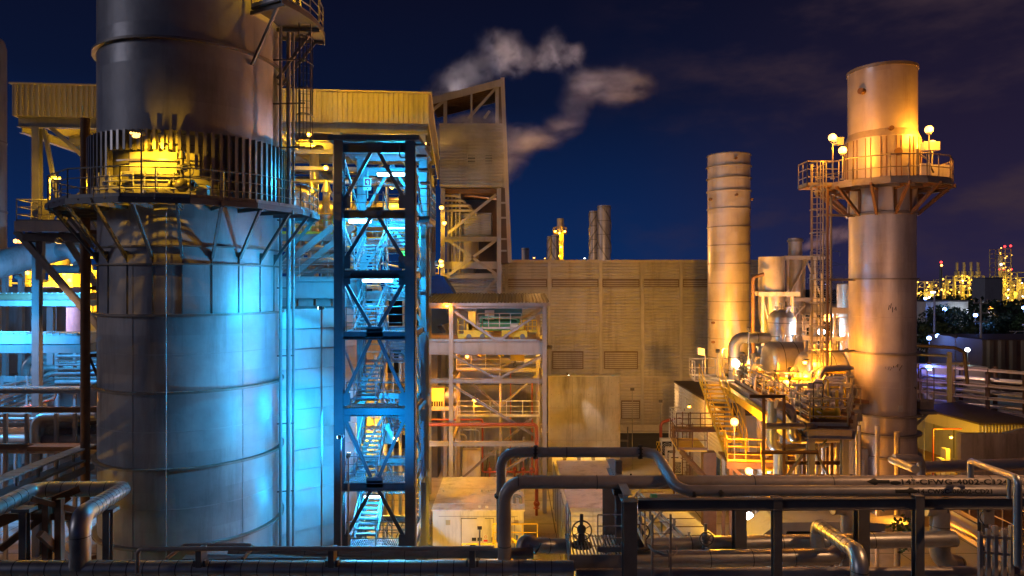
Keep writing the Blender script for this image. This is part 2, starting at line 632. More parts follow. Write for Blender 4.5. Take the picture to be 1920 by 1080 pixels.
# distant terrain on the right
hm = MB()
nx, ny = 40, 14
vs = []
for j in range(ny + 1):
    for i in range(nx + 1):
        x = 60 + i * 14
        y = 150 + j * 16
        fx = min(1, max(0, (x - 130) / 160))
        fy = max(0, math.sin(math.pi * j / ny))
        z = -.3 + 9 * fx * fy + .8 * math.sin(x * .08) * math.cos(y * .07) * fy
        vs.append((x, y, z))
hm.add(vs, [(j * (nx + 1) + i, j * (nx + 1) + i + 1, (j + 1) * (nx + 1) + i + 1, (j + 1) * (nx + 1) + i) for j in range(ny) for i in range(nx)], True)
tag(hm.build('hill', M['soil']), kind='structure')
rd = MB()
pts = [(104, 190, 1.0), (125, 187, 1.6), (145, 186, 3.3), (175, 186, 5.6), (215, 188, 7.2), (260, 190, 8)]
for a, b in zip(pts[:-1], pts[1:]):
    rd.bar(V(a) + V((0, 0, 1.2)), V(b) + V((0, 0, 1.2)), 5, .3, up=(0, 0, 1))
tag(rd.build('hill_road', M['concpale']), kind='structure')

# ---------------------------------------------------------------- night sky
w = bpy.data.worlds.new('World')
scene.world = w
w.use_nodes = True
nt = w.node_tree
N, L = nt.nodes, nt.links
bg = N['Background']
tc = N.new('ShaderNodeTexCoord')
sx = N.new('ShaderNodeSeparateXYZ')
L.new(tc.outputs['Generated'], sx.inputs[0])
cr = N.new('ShaderNodeValToRGB')
els = [(0, (.003, .004, .008)), (.49, (.004, .012, .035)), (.503, (.0035, .024, .105)), (.56, (.0034, .0165, .075)), (.63, (.0030, .0070, .029)), (.72, (.0034, .0036, .0135)), (1, (.003, .003, .010))]
mr = N.new('ShaderNodeMapRange')
mr.inputs['From Min'].default_value = -1
L.new(sx.outputs['Z'], mr.inputs['Value'])
cr.color_ramp.elements[0].position = 0
cr.color_ramp.elements[1].position = 1
for p, c in els[1:-1]:
    cr.color_ramp.elements.new(p)
for e, (p, c) in zip(cr.color_ramp.elements, els):
    e.position = p
    e.color = list(c) + [1]
L.new(mr.outputs[0], cr.inputs[0])
# town glow: purple towards the right-hand horizon, darker to the left
mr2 = N.new('ShaderNodeMapRange')
mr2.interpolation_type = 'SMOOTHSTEP'
mr2.inputs['From Min'].default_value = .12
mr2.inputs['From Max'].default_value = .55
L.new(sx.outputs['X'], mr2.inputs['Value'])
pc = N.new('ShaderNodeMix'); pc.data_type = 'RGBA'
L.new(mr2.outputs[0], pc.inputs['Factor'])
L.new(cr.outputs['Color'], pc.inputs['A'])
cp = N.new('ShaderNodeValToRGB')
els2 = [(0, (.003, .004, .008)), (.49, (.01, .008, .02)), (.51, (.021, .016, .050)), (.60, (.015, .0105, .031)), (.70, (.0075, .0062, .018)), (1, (.004, .004, .012))]
for p, c in els2[1:-1]:
    cp.color_ramp.elements.new(p)
for e, (p, c) in zip(cp.color_ramp.elements, els2):
    e.position = p
    e.color = list(c) + [1]
L.new(mr.outputs[0], cp.inputs[0])
L.new(cp.outputs['Color'], pc.inputs['B'])
# thin clouds lit from below
mp = N.new('ShaderNodeMapping')
mp.inputs['Scale'].default_value = (1.6, 1.6, 4.2)
mp.inputs['Location'].default_value = (.35, .1, .62)
L.new(tc.outputs['Generated'], mp.inputs['Vector'])
nz = N.new('ShaderNodeTexNoise')
nz.inputs['Scale'].default_value = 2.3
nz.inputs['Detail'].default_value = 6
nz.inputs['Roughness'].default_value = .55
L.new(mp.outputs[0], nz.inputs['Vector'])
cm = N.new('ShaderNodeMapRange'); cm.interpolation_type = 'SMOOTHSTEP'
cm.inputs['From Min'].default_value = .44; cm.inputs['From Max'].default_value = .70
L.new(nz.outputs['Fac'], cm.inputs['Value'])
mr3 = N.new('ShaderNodeMapRange'); mr3.interpolation_type = 'SMOOTHSTEP'
mr3.inputs['From Min'].default_value = .05; mr3.inputs['From Max'].default_value = .45
L.new(sx.outputs['X'], mr3.inputs['Value'])
mm = N.new('ShaderNodeMath'); mm.operation = 'MULTIPLY'
L.new(cm.outputs[0], mm.inputs[0]); L.new(mr3.outputs[0], mm.inputs[1])
cl = N.new('ShaderNodeMix'); cl.data_type = 'RGBA'
cl.inputs['B'].default_value = (.046, .027, .037, 1)
L.new(mm.outputs[0], cl.inputs['Factor'])
L.new(pc.outputs['Result'], cl.inputs['A'])
# the last trace of twilight
sk = N.new('ShaderNodeTexSky')
sk.sky_type = 'NISHITA'
sk.sun_disc = False
sk.sun_elevation = R(-6)
sk.sun_rotation = R(150)
ad = N.new('ShaderNodeMix'); ad.data_type = 'RGBA'; ad.blend_type = 'ADD'
ad.inputs['Factor'].default_value = .01
L.new(cl.outputs['Result'], ad.inputs['A']); L.new(sk.outputs[0], ad.inputs['B'])
L.new(ad.outputs['Result'], bg.inputs['Color'])
bg.inputs['Strength'].default_value = 1.0

# moon lamp added as broad fill, from the left and behind the viewer
sd = bpy.data.lights.new('moon_fill', 'SUN')
sd.energy = .30
sd.angle = R(12)
sd.color = (.72, .70, .86)
so = bpy.data.objects.new('moon_fill', sd)
COL.objects.link(so)
so.location = (-20, -30, 60)
so.rotation_euler = V((.90, .36, -.26)).to_track_quat('-Z', 'Y').to_euler()

# ---------------------------------------------------------------- camera
cd = bpy.data.cameras.new('camera')
cd.sensor_width = 36
cd.lens = 24
cd.clip_start = .1
cd.clip_end = 8000
co = bpy.data.objects.new('camera', cd)
COL.objects.link(co)
co.location = (0, 0, CAMZ)
co.rotation_euler = (R(90), 0, 0)
scene.camera = co
scene.view_settings.view_transform = 'Standard'
scene.view_settings.look = 'None'
scene.view_settings.exposure = 0
scene.view_settings.gamma = 1
scene.cycles.use_denoising = True
scene.cycles.max_bounces = 6
scene.cycles.diffuse_bounces = 3
scene.cycles.glossy_bounces = 3
scene.cycles.sample_clamp_indirect = 3
scene.cycles.use_light_tree = True
scene.cycles.volume_step_rate = 2
# ================================================================ big exhaust stack on the left
SC = V((-13.97, 29.9, 0))
SR = 3.6


def pol(c, r, th, z=0.0):
    return V((c[0] + r * math.cos(R(th)), c[1] + r * math.sin(R(th)), z))


def stack_left():
    t = thing('exhaust_stack', 'huge grey boiler stack with slatted collar and round walkway, cropped by the top', 'stack', (SC.x, SC.y, 0))
    prof = [(3.6, 0), (3.6, 17.3), (3.46, 17.4), (3.46, 20.0), (3.62, 20.1), (3.62, 34), (3.5, 34)]
    MB().lathe(prof, SC, 160).build('shell', M['stack'], t)
    for z, e, h in ((3.9, .2, .09), (6.95, .2, .09), (9.9, .2, .09), (12.9, .2, .09), (14.9, .13, .06), (15.6, .1, .06), (23.6, .2, .10), (26.75, .2, .1)):
        MB().ring(SC, 3.59, 3.6 + e, z, z + h, 128).build('stiffener_ring', M['ring'], t)
    for z in (1.2, 5.4, 8.4, 11.4, 21.8, 25.2):
        MB().ring(SC, 3.6, 3.612, z, z + .035, 128).build('weld_band', M['stack'], t)
    sm = MB()
    for th in (-150, -101, -34):
        for z0, z1 in ((.4, 3.9), (4.0, 6.95), (7.05, 9.9), (10.0, 12.9), (13.0, 14.9), (20.2, 23.6), (23.7, 26.7)):
            a = th + (5 if z0 > 20 else 0)
            sm.bar(pol(SC, 3.60, a, z0), pol(SC, 3.60, a, z1), .04, .03, up=(math.cos(R(a)), math.sin(R(a)), 0))
    sm.build('seam', M['stack'], t)
    # slatted collar
    sl = MB()
    th = -175.0
    while th < 40:
        z0 = 17.5
        if -112 < th < -70:
            z0 = 19.3
        elif -70 <= th < -58:
            z0 = 18.6
        rr = 3.86
        n = (math.cos(R(th)), math.sin(R(th)), 0)
        sl.bar(pol(SC, rr, th, z0), pol(SC, rr, th, 20.06), .11, .24, up=n)
        th += 4.3
    sl.build('slat', M['screen'], t)
    hr = MB()
    for z in [17.6 + .12 * k for k in range(14)]:
        hr.ring(SC, 3.72, 3.745, z, z + .045, 60, -178, -118)
    for z in (17.7, 18.3, 18.9, 19.5):
        hr.ring(SC, 3.73, 3.76, z, z + .06, 90, -118, 40)
    hr.build('slat_rail', M['screen'], t)
    # walkway deck with grating on the lit side, plate on the other
    r0, r1 = 3.78, 5.3
    segs = [(-196 + 26 * k, -196 + 26 * (k + 1)) for k in range(9)]
    gr, pl, ed = MB(), MB(), MB()
    for a, b in segs:
        if b <= -65:
            k = 0
            while k <= 15:
                r = r0 + (r1 - r0) * k / 15
                gr.bar(pol(SC, r, a, 17.28), pol(SC, r, b, 17.28), .03, .05, up=(0, 0, 1))
                k += 1
            for q in range(5):
                th = a + (b - a) * q / 4
                gr.bar(pol(SC, r0, th, 17.25), pol(SC, r1, th, 17.25), .03, .04, up=(0, 0, 1))
        else:
            pl.prism([pol(SC, r0, a, 17.25), pol(SC, r1, a, 17.25), pol(SC, r1, b, 17.25), pol(SC, r0, b, 17.25)], (0, 0, .06))
        ed.bar(pol(SC, r1 + .04, a, 17.2), pol(SC, r1 + .04, b, 17.2), .05, .22, up=(0, 0, 1))
    gr.build('grating', M['steel'], t)
    pl.build('deck_plate', M['dark'], t)
    ed.build('edge_channel', M['dark'], t)
    for th in range(-190, 41, 17):
        b = MB()
        n = V((-math.sin(R(th)), math.cos(R(th)), 0))
        b.bar(pol(SC, 3.6, th, 17.12), pol(SC, 5.3, th, 17.12), .1, .16, up=(0, 0, 1))
        b.bar(pol(SC, 5.1, th, 17.08), pol(SC, 3.66, th, 15.2), .1, .11)
        b.prism([pol(SC, 3.6, th, 15.45) + n * .01, pol(SC, 3.85, th, 15.45) + n * .01, pol(SC, 3.6, th, 14.95) + n * .01], n * -.02)
        b.bar(pol(SC, 3.62, th, 14.95), pol(SC, 3.62, th, 13.0), .035, .03, up=(math.cos(R(th)), math.sin(R(th)), 0))
        b.build('bracket', M['dark'], t)
    rl = MB()
    rl.rail([pol(SC, 5.26, a, 17.31) for a, b in segs] + [pol(SC, 5.26, segs[-1][1], 17.31)], 1.1, 1.25, .026, (.38, .74))
    rl.build('railing', M['steel'], t)
    # fittings behind the railing
    for th, r, z, dx, dz in ((-112, 4.0, 17.9, .5, .8), (-104, 4.15, 17.6, .45, .5), (-97, 3.9, 18.4, .7, .06), (-92, 4.0, 17.8, .35, .5), (-60, 4.1, 17.7, .4, .5), (-118, 4.1, 17.6, .4, .55)):
        p = pol(SC, r, th, z)
        MB().box(p, (dx, .3, dz)).build('junction_box', M['galv'], t)
    p = MB()
    for k, (a, b, z) in enumerate(((-118, -70, 17.75), (-112, -64, 18.05), (-100, -72, 18.32), (-110, -60, 17.55))):
        n = 8
        for i in range(n):
            p.tube(pol(SC, 4.3 - .1 * k, a + (b - a) * i / n, z), pol(SC, 4.3 - .1 * k, a + (b - a) * (i + 1) / n, z), .035, 8)
    for th in (-116, -108, -101, -94, -88, -82, -74):
        p.tube(pol(SC, 4.2, th, 17.3), pol(SC, 4.2, th, 18.4), .03, 8)
    p.build('sample_pipe', M['galv'], t)
    # double doors panel behind the lamp
    q = MB()
    for a in (-98, -88, -79):
        q.bar(pol(SC, 3.55, a, 18.3), pol(SC, 3.55, a + .01, 19.25), .62, .1, up=(math.cos(R(a)), math.sin(R(a)), 0))
    q.build('access_panel', M['pale'], t)
    v = MB()
    c = pol(SC, 4.25, -70, 17.9)
    v.sphere(c, .26, 14, 8)
    v.tube(c, c + V((0, 0, 1.0)), .07, 10)
    v.tube(c + V((0, 0, .55)), c + V((0, 0, .75)), .2, 12)
    v.tube(c + V((0, 0, 1.0)), c + V((0, 0, 1.3)), .14, 12, .09)
    v.torus(c + V((.3, -.25, .5)), .22, .02, (.4, -1, 0), 18, 6)
    v.tube(c + V((.3, -.25, .5)), c + V((0, 0, .5)), .03, 6)
    v.tube(c + V((-.5, 0, 0)), c + V((.5, 0, 0)), .12, 12)
    v.tube(c + V((-.42, 0, 0)), c + V((-.36, 0, 0)), .22, 12)
    v.tube(c + V((.36, 0, 0)), c + V((.42, 0, 0)), .22, 12)
    v.build('relief_valve', M['dark'], t)
    # cable running down the front
    MB().tube(pol(SC, 3.85, -79, .3), pol(SC, 3.85, -79, 16.9), .018, 6).build('cable', M['galv'], t)
    # upper landing with caged ladder on the right-hand side
    d = MB()
    for a in range(-30, 20, 10):
        d.prism([pol(SC, 3.75, a, 25.45), pol(SC, 5.55, a, 25.45), pol(SC, 5.55, a + 10, 25.45), pol(SC, 3.75, a + 10, 25.45)], (0, 0, .07))
        d.bar(pol(SC, 5.57, a, 25.42), pol(SC, 5.57, a + 10, 25.42), .05, .22, up=(0, 0, 1))
    d.build('upper_landing', M['dark'], t)
    rl = MB().rail([pol(SC, 3.8, -30, 25.52)] + [pol(SC, 5.5, a, 25.52) for a in range(-30, 25, 10)], 1.15, .8, .026, (.4, .78))
    rl.build('railing', M['galv'], t)
    for a in (-28, 2, 18):
        b = MB().bar(pol(SC, 5.2, a, 25.4), pol(SC, 3.66, a, 23.2), .1, .12)
        b.bar(pol(SC, 3.6, a, 25.35), pol(SC, 5.5, a, 25.35), .1, .16, up=(0, 0, 1))
        b.build('bracket', M['dark'], t)
    lp = pol(SC, 5.02, -4)
    MB().cage_ladder(lp.x, lp.y, 20.0, 25.5, (.2, -1), 20.3).build('caged_ladder', M['dark'], t)
    MB().cage_ladder(pol(SC, 4.5, 4).x, pol(SC, 4.5, 4).y, 25.5, 33, (1, -.2), 27.8).build('caged_ladder', M['steel'], t)
    lb = MB()
    for z in (20.1, 22.0, 23.9):
        lb.bar(pol(SC, 3.6, -4, z), lp + V((0, 0, z)), .06, .06)
    lb.build('ladder_stay', M['dark'], t)
    for th, r, rad in ((-1, 3.86, .07), (4, 4.1, .1), (8, 4.25, .06)):
        MB().tube(pol(SC, r, th, .2), pol(SC, r, th, 33.5), rad, 10).build('riser_pipe', M['steel'], t)
    b = MB()
    for z in range(2, 33, 3):
        b.bar(pol(SC, 3.6, 4, z), pol(SC, 4.3, 6, z), .06, .06)
    b.build('pipe_clamp', M['dark'], t)
    return t


stack_left()
# lamp on the stack walkway
hp = W(256, 251, 24.75)
t = thing('walkway_lamp', 'twin tube lamp on a post above the slatted collar of the big stack', 'lamp', (hp.x, hp.y, 17.3), 'lamps on the boiler walkways')
pp = W(265, 300, 24.6)
MB().pipe([(pp.x, pp.y, 17.31), (pp.x, pp.y, 19.7), (hp.x + .1, hp.y, 19.74)], .03, .12, 8).build('pole', M['dark'], t)
MB().prism([hp + V((-.22, -.1, .05)), hp + V((.24, -.1, -.02)), hp + V((.24, .2, -.02)), hp + V((-.22, .2, .05))], (0, 0, .1)).build('housing', M['dark'], t)
for k in range(4):
    MB().sphere(hp + V((-.15 + k * .1, -.09, .015 - k * .015)), .045, 8, 6).build('bulb', E_YEL, t)
MB().sphere(hp + V((-.02, 0, -.08)), .11, 12, 8, (1.3, .8, .6)).build('globe', E_YEL, t)
lamp_light(pol(SC, 4.55, -86, 19.0), 95, C_YEL, t, .02, 'SPOT', pol(SC, 3.6, -85, 20.95), 30, 1)  # this spot and the next added to throw golden patches on the shell
lamp_light(pol(SC, 4.55, -77, 19.0), 95, C_YEL, t, .02, 'SPOT', pol(SC, 3.6, -73, 20.8), 30, 1)
lamp_light(hp + V((.0, .05, -.22)), 900, C_YEL, t, .06, 'SPOT', hp + V((.35, 1.3, -1.6)), 135, .35)

# ================================================================ boiler house behind the stack
SF = frame(-4.48, 37, 4.7)
BL = 21.4


def boiler_house():
    t = thing('boiler_house', 'open steel boiler house with ribbed yellow-lit fascia and flat roof', 'boiler house', (SF @ V((-10, 8, 0))))
    T = SF
    f = MB(T).corr((-BL, 0, 22.9), (1, 0, 0), (0, 0, 1), BL, 1.62, .27, .07)
    f.bx(-BL, 0, .05, .1, 22.9, 24.5)
    f.build('fascia', M['ylw_clad'], t)
    f = MB(T).corr((0.01, .1, 22.9), (0, 1, 0), (0, 0, 1), 19, 1.62, .27, .07)
    f.bx(-.06, -.01, .1, 19, 22.9, 24.5)
    f.build('fascia', M['ylw_clad'], t)
    f = MB(T).bx(-BL, -BL + .05, .1, 19, 22.9, 24.5)
    f.build('fascia', M['ylw_clad'], t)
    MB(T).bx(-BL - .1, .12, -.12, 19.1, 24.52, 24.6).build('roof_flashing', M['ylw_clad'], t)
    MB(T).bx(-BL + .06, -.07, .12, 18.9, 24.1, 24.2).build('roof', M['roofdk'], t)
    b = MB(T)
    for y in (.35, 5, 9.5, 14, 18.6):
        b.ibeam((-BL + .1, y, 22.65), (-.1, y, 22.65), .3, .55)
    for x in (-BL + .3, -17, -12.5, -8, -5, -.4):
        b.ibeam((x, .3, 22.3), (x, 18.8, 22.3), .25, .45)
    b.build('roof_beam', M['steel'], t)
    for y in (.4, 9.5, 18.6):
        for x in (-BL + 1, -17, -8, -5.0, -.4):
            if y == .4 and x in (-8,):
                continue
            MB(T).ibeam((x, y, 0), (x, y, 22.4), .36, .36, .04, up=(0, 1, 0)).build('column', M['steel'], t)
    for x in (-20.9, -16.9):
        pass
    for p, q in (((-19.2, .5, 17.3), (-20.1, .5, 22.3)), ((-19.7, .4, 22.4), (-14.5, .4, 17.6)), ((-5, .4, 22.3), (-2.7, .4, 20.9)), ((-.5, .4, 22.3), (-2.7, .4, 20.9)),
                 ((-5, 9.4, 17.5), (-.5, 9.4, 22)), ((-8, 9.4, 22), (-5, 9.4, 17.5)), ((-8, .6, 21.4), (-5, .6, 21.4)), ((-8.2, 1.2, 20.6), (-.4, 1.2, 20.6)),
                 ((-.4, .5, 17), (-.4, 9.4, 22)), ((-.4, 18.4, 17), (-.4, 9.6, 22)), ((-20.4, .6, 17.3), (-20.4, 9.4, 22.2))):
        MB(T).bar(p, q, .16, .2).build('brace', M['steel'], t)
    # left platform with railing
    p = MB(T)
    p.bx(-19.9, -13, -2.2, .1, 16.9, 17.2)
    p.bx(-19.9, -13, -2.3, -2.2, 16.75, 17.25)
    p.build('walkway_deck', M['pale'], t)
    MB(T).rail([(-13, -2.2, 17.2), (-19.85, -2.2, 17.2), (-19.85, .1, 17.2)], 1.1, 1.1, .026, (.38, .75)).build('railing', M['steel'], t)
    MB(T).rail([(-15.0, .6, 18.9), (-18.0, .6, 18.9), (-18.0, 2.4, 18.9)], 1.5, 1.0, .03, (.5, 1.0)).build('railing', M['steel'], t)
    MB(T).bx(-18, -15, .5, 3, 18.75, 18.9).build('walkway_deck', M['steel'], t)
    MB(T).flight((-17.4, -.6, 17.2), (-14.2, -.6, 18.9), .8, 7, (0, 1, 0)).build('stair_flight', M['steel'], t)
    for x in (-19.6, -18.7, -18.0):
        MB(T).bx(x, x + .5, -.9, -.4, 17.2, 18.5).build('control_cabinet', M['dark'], t)
    # legs and knee braces under the left platform
    for a, b_, w_ in (((-20.2, -1.6, 16.8), (-15.6, -1.6, 11.2), .28), ((-18.3, -1.2, 16.8), (-15.2, -1.2, 11.8), .25), ((-19.2, -1.4, 16.7), (-19.2, -1.4, 14.4), .3)):
        MB(T).bar(a, b_, w_, w_).build('knee_brace', M['steel'], t)
    b = MB(T)
    b.bx(-19.7, -13.5, -2.0, -1.8, 16.3, 16.65)
    b.bx(-19.7, -13.5, -.9, -.6, 16.3, 16.8)
    for x in (-19.6, -18, -16, -14.2):
        b.bx(x, x + .12, -2, 0, 16.3, 16.75)
    b.build('floor_beam', M['dark'], t)
    # decks inside
    for z, x0, x1, y0, y1 in ((16.9, -8.6, -5.2, .2, 12), (16.9, -5.2, -.6, 4, 18), (13.7, -8.8, -.6, -.3, 3), (10.5, -5, -.6, 6, 18), (7.2, -5, -.6, 6, 18)):
        MB(T).grating(x0, x1, y0, y1, z, .25, .06).build('grating_floor', M['steel'], t)
        g = MB(T)
        g.ibeam((x0, y0, z - .22), (x1, y0, z - .22), .2, .32)
        g.ibeam((x1, y0, z - .22), (x1, y1, z - .22), .2, .32)
        g.ibeam((x0, y0, z - .22), (x0, y1, z - .22), .2, .32)
        g.build('floor_beam', M['steel'], t)
        MB(T).rail([(x0, y0, z), (x1, y0, z), (x1, y1, z)], 1.1, 1.3, .025, (.38, .75)).build('railing', M['yellow' if z in (16.9, 7.2) else 'steel'], t)
    # steam drums and large lagged pipes
    for x0, x1, y, z, r in ((-8.4, -1.2, 7, 18.6, .95), (-8.2, -1.4, 11.5, 18.4, .8)):
        d = MB(T).tube((x0, y, z), (x1, y, z), r, 28)
        d.sphere((x0, y, z), r, 20, 10, (.5, 1, 1))
        d.sphere((x1, y, z), r, 20, 10, (.5, 1, 1))
        d.build('steam_drum', M['alu'], t)
    rr = random.Random(11)
    for k in range(10):
        x = -8.3 + k * .8 + rr.uniform(-.2, .2)
        y = rr.uniform(2.2, 9)
        r = rr.choice((.09, .12, .17, .26))
        top = rr.uniform(18.5, 22)
        pts = [(x, y, rr.uniform(2, 10)), (x, y, top), (x + rr.uniform(-1.5, 1.5), y + .2, top + .1), (x + rr.uniform(-1.5, 1.5), y + 1.5, top + .2)]
        MB(T).pipe(pts, r, r * 2.5, 12).build('pipe', M['alu'], t)
    for k in range(9):
        z = 14.2 + k * .85 + rr.uniform(-.2, .2)
        y = rr.uniform(1.2, 7)
        r = rr.choice((.06, .09, .13))
        pts = [(-8.5, y, z), (rr.uniform(-5, -2), y, z), (rr.uniform(-5, -2), y + .3, z + rr.uniform(-1.5, 1.2)), (-.6, y + .5, z + rr.uniform(-1, 1))]
        MB(T).pipe(pts, r, r * 2.5, 10).build('pipe', M['galv'], t)
    for x, y in ((-7.6, 1.4), (-6.6, 1.6), (-5.7, 1.2)):
        d = MB(T).tube((x, y, 13.7), (x, y, 19.3), .2, 14)
        d.tube((x, y, 17.9), (x, y, 18.1), .34, 14)
        d.tube((x, y, 19.3), (x, y, 19.9), .3, 14, .12)
        d.build('vent_silencer', M['alu'], t)
    MB(T).pipe([(-8.3, .9, 18.1), (-7.4, .9, 18.1), (-7.4, .9, 19.2), (-6.6, .9, 19.2), (-6.6, .9, 17)], .27, .4, 14).build('pipe', M['alu'], t)
    MB(T).pipe([(-13.0, -.2, 24), (-13.0, -.2, 17.3)], .35, .4, 16).build('pipe', M['alu'], t)
    # lower yellow-lit vertical tubes seen through the stair tower
    for k in range(9):
        x = -4.9 + k * .5
        MB(T).tube((x, 4.2 + .3 * (k % 3), .3), (x, 4.2 + .3 * (k % 3), 10), rr.choice((.07, .1, .16)), 10).build('pipe', M['alu'], t)
    MB(T).tube((-3.5, 5.2, .1), (-3.5, 5.2, 3.4), .75, 24).build('tank', M['alu'], t)
    for k in range(5):
        MB(T).bar((-8.2, .2, 13.2), (-3.5 - k, .2 + k * .6, 17 - k * .2), .2, .26).build('brace', M['steel'], t) if k < 2 else None
    return t


boiler_house()
flood_lamp('added hidden orange floodlight under the far-left boiler walkway aimed down at the pipe racks', (-21.0, 31.6, 16.1), (-25.5, 32.5, 6), 2600, (1, .55, .30), E_YEL, 'lamps on the boiler walkways', 84, None, .25)  # added out of sight to brighten the lower left racks
bulkhead_lamp('small yellow lamp on the boiler house steel right of the big stack', W(611, 315, 37.0), 420, C_YEL, E_YEL, 'lamps on the boiler walkways')
p1 = W(98, 335, 33.6)
t = thing('walkway_lamp', 'bright tube lamp among the cabinets of the far-left boiler walkway', 'lamp', (p1.x, p1.y, 17.25), 'lamps on the boiler walkways')
MB().tube((p1.x - .12, p1.y, 17.2), (p1.x - .12, p1.y, p1.z), .035, 8).build('pole', M['steel'], t)
MB().bar(p1 + V((-.12, 0, .06)), p1 + V((.45, 0, .06)), .1, .07).build('housing', M['dark'], t)
MB().bar(p1 + V((-.05, 0, 0)), p1 + V((.4, 0, 0)), .07, .05).build('tube', E_YEL, t)
lamp_light(p1 + V((.15, -.2, -.2)), 700, C_YEL, t, .12)
for lab, (u, v, Y), pw in (('yellow lamp hidden under the boiler house roof above the right-hand drum', (580, 252, 41), 700), ('yellow lamp under the boiler house roof behind the tall stack', (300, 260, 40), 900),
                           ('yellow lamp over the pipes behind the top stair landing', (735, 350, 43), 500), ('orange lamp behind the third stair flight from the top', (735, 452, 42), 420),
                           ('small orange lamp behind the fourth landing of the stair tower', (755, 778, 43), 700), ('bright orange lamp glowing through the fifth stair bay', (741, 822, 40), 1500)):
    bulkhead_lamp(lab, W(u, v, Y), pw, C_YEL, E_YEL, 'lamps on the boiler walkways', .15 if v < 800 else .2)
# lamp assumed above the stack's upper landing, just above the picture
bulkhead_lamp('assumed yellow lamp over the top landing of the big stack', pol(SC, 5.0, -12, 27.9), 420, C_YEL, E_YEL, 'lamps on the boiler walkways', .13, (-1.3, .3, .1))

flood_lamp('assumed yellow floodlight on the top landing of the big stack aimed at the ribbed fascia', (-8.3, 29.6, 28.3), (-6.5, 37, 23.6), 2600, C_YEL, E_YEL, 'lamps on the boiler walkways', 130, 25.5, .3)  # assumed above the view, from the yellow light on the fascia
# ---------------------------------------------------------------- boiler casing, lit blue
def casing():
    t = thing('boiler_casing', 'pale lapped-panel boiler casing between the big stack and the stair tower', 'boiler casing', (-10, 38, 0))
    A, B = V((-12.6, 32.3, 0)), V((-8.2, 35.83, 0))
    d = (B - A)
    Ln = d.length
    d.normalize()
    n = V((d.y, -d.x, 0))
    for k in range(13):
        z0, z1 = k * 1.0, k * 1.0 + .95
        p = MB()
        o0, o1 = .0, .15
        p.prism([A + n * o0 + V((0, 0, z1)), A + n * o1 + V((0, 0, z0)), A - n * .1 + V((0, 0, z0)), A - n * .1 + V((0, 0, z1))], d * Ln)
        p.build('casing_panel', M['panel'], t)
    c = MB()
    c.prism([A - n * .12, B - n * .12, V((-8.2, 45, 0)), V((-13.5, 45, 0))], (0, 0, 12.9))
    c.build('casing_body', M['steel'], t)
    for x in (-12.0, -11.1, -10.2, -9.3, -8.5):
        MB().bx(x, x + .75, 35.5, 35.9, 13.06, 13.42).build('louvre_box', M['panel'], t)
    b = MB().bx(-12.7, -7.9, 35.2, 36.2, 13.46, 14.35)
    b.bx(-12.7, -7.9, 35.0, 36.2, 14.36, 14.45)
    b.build('duct_band', M['panel'], t)
    MB().bx(-12.7, -7.9, 35.6, 36.4, 12.92, 13.05).build('ledge', M['steel'], t)
    MB().rail([(-12.4, 35.1, 14.45), (-8.0, 35.1, 14.45)], 1.1, 1.3, .025, (.38, .75)).build('railing', M['galv'], t)
    for k in range(2):
        MB().bar((-12.6 + k * .9, 35.3 + k * .5, 14.5), (-9.2 + k * .9, 35.3 + k * .5, 17.2), .24, .3).build('brace', M['steel'], t)
    for z, y in ((15.4, 36), (16.1, 36.4), (15.0, 36.8)):
        MB().tube((-12.5, y, z), (-7.9, y, z), .16, 12).build('pipe', M['alu'], t)
    for k in range(6):
        MB().tube((-11.5 + k * .55, 37.4, 14.4), (-11.5 + k * .55, 37.4, 17), .09 + .05 * (k % 2), 10).build('pipe', M['alu'], t)
    return t


casing()

# ---------------------------------------------------------------- brown column left of the stack
def pole_left():
    x, y = W(160, 540, 30.2).x, 30.2
    t = thing('pipe_column', 'tall brown round column with collar left of the big stack', 'column', (x, y, 0))
    MB().tube((x, y, 0), (x, y, 21.5), .19, 20).build('shaft', M['rust'], t)
    MB().tube((x, y, 14.7), (x, y, 15.25), .235, 20).build('collar', M['rust'], t)
    MB().tube((x + .42, y + .5, 0), (x + .42, y + .5, 19), .11, 14).build('side_pipe', M['dark'], t)
    b = MB()
    for z in (2, 5, 8, 11, 14, 16.5):
        b.bar((x, y, z), (x + .6, y + .5, z), .08, .16)
    b.build('tie_bracket', M['rust'], t)
    MB().bar((x, y, 11.4), (x + .8, y + .4, 8.8), .1, .1).build('stay', M['rust'], t)


pole_left()
# ================================================================ stair tower
TX0, TX1, TY0, TY1 = -7.58, -4.47, 30.0, 34.4
LV = [0.1, 2.55, 5.45, 8.73, 12.08, 14.77, 17.4]
TOP = 20.45


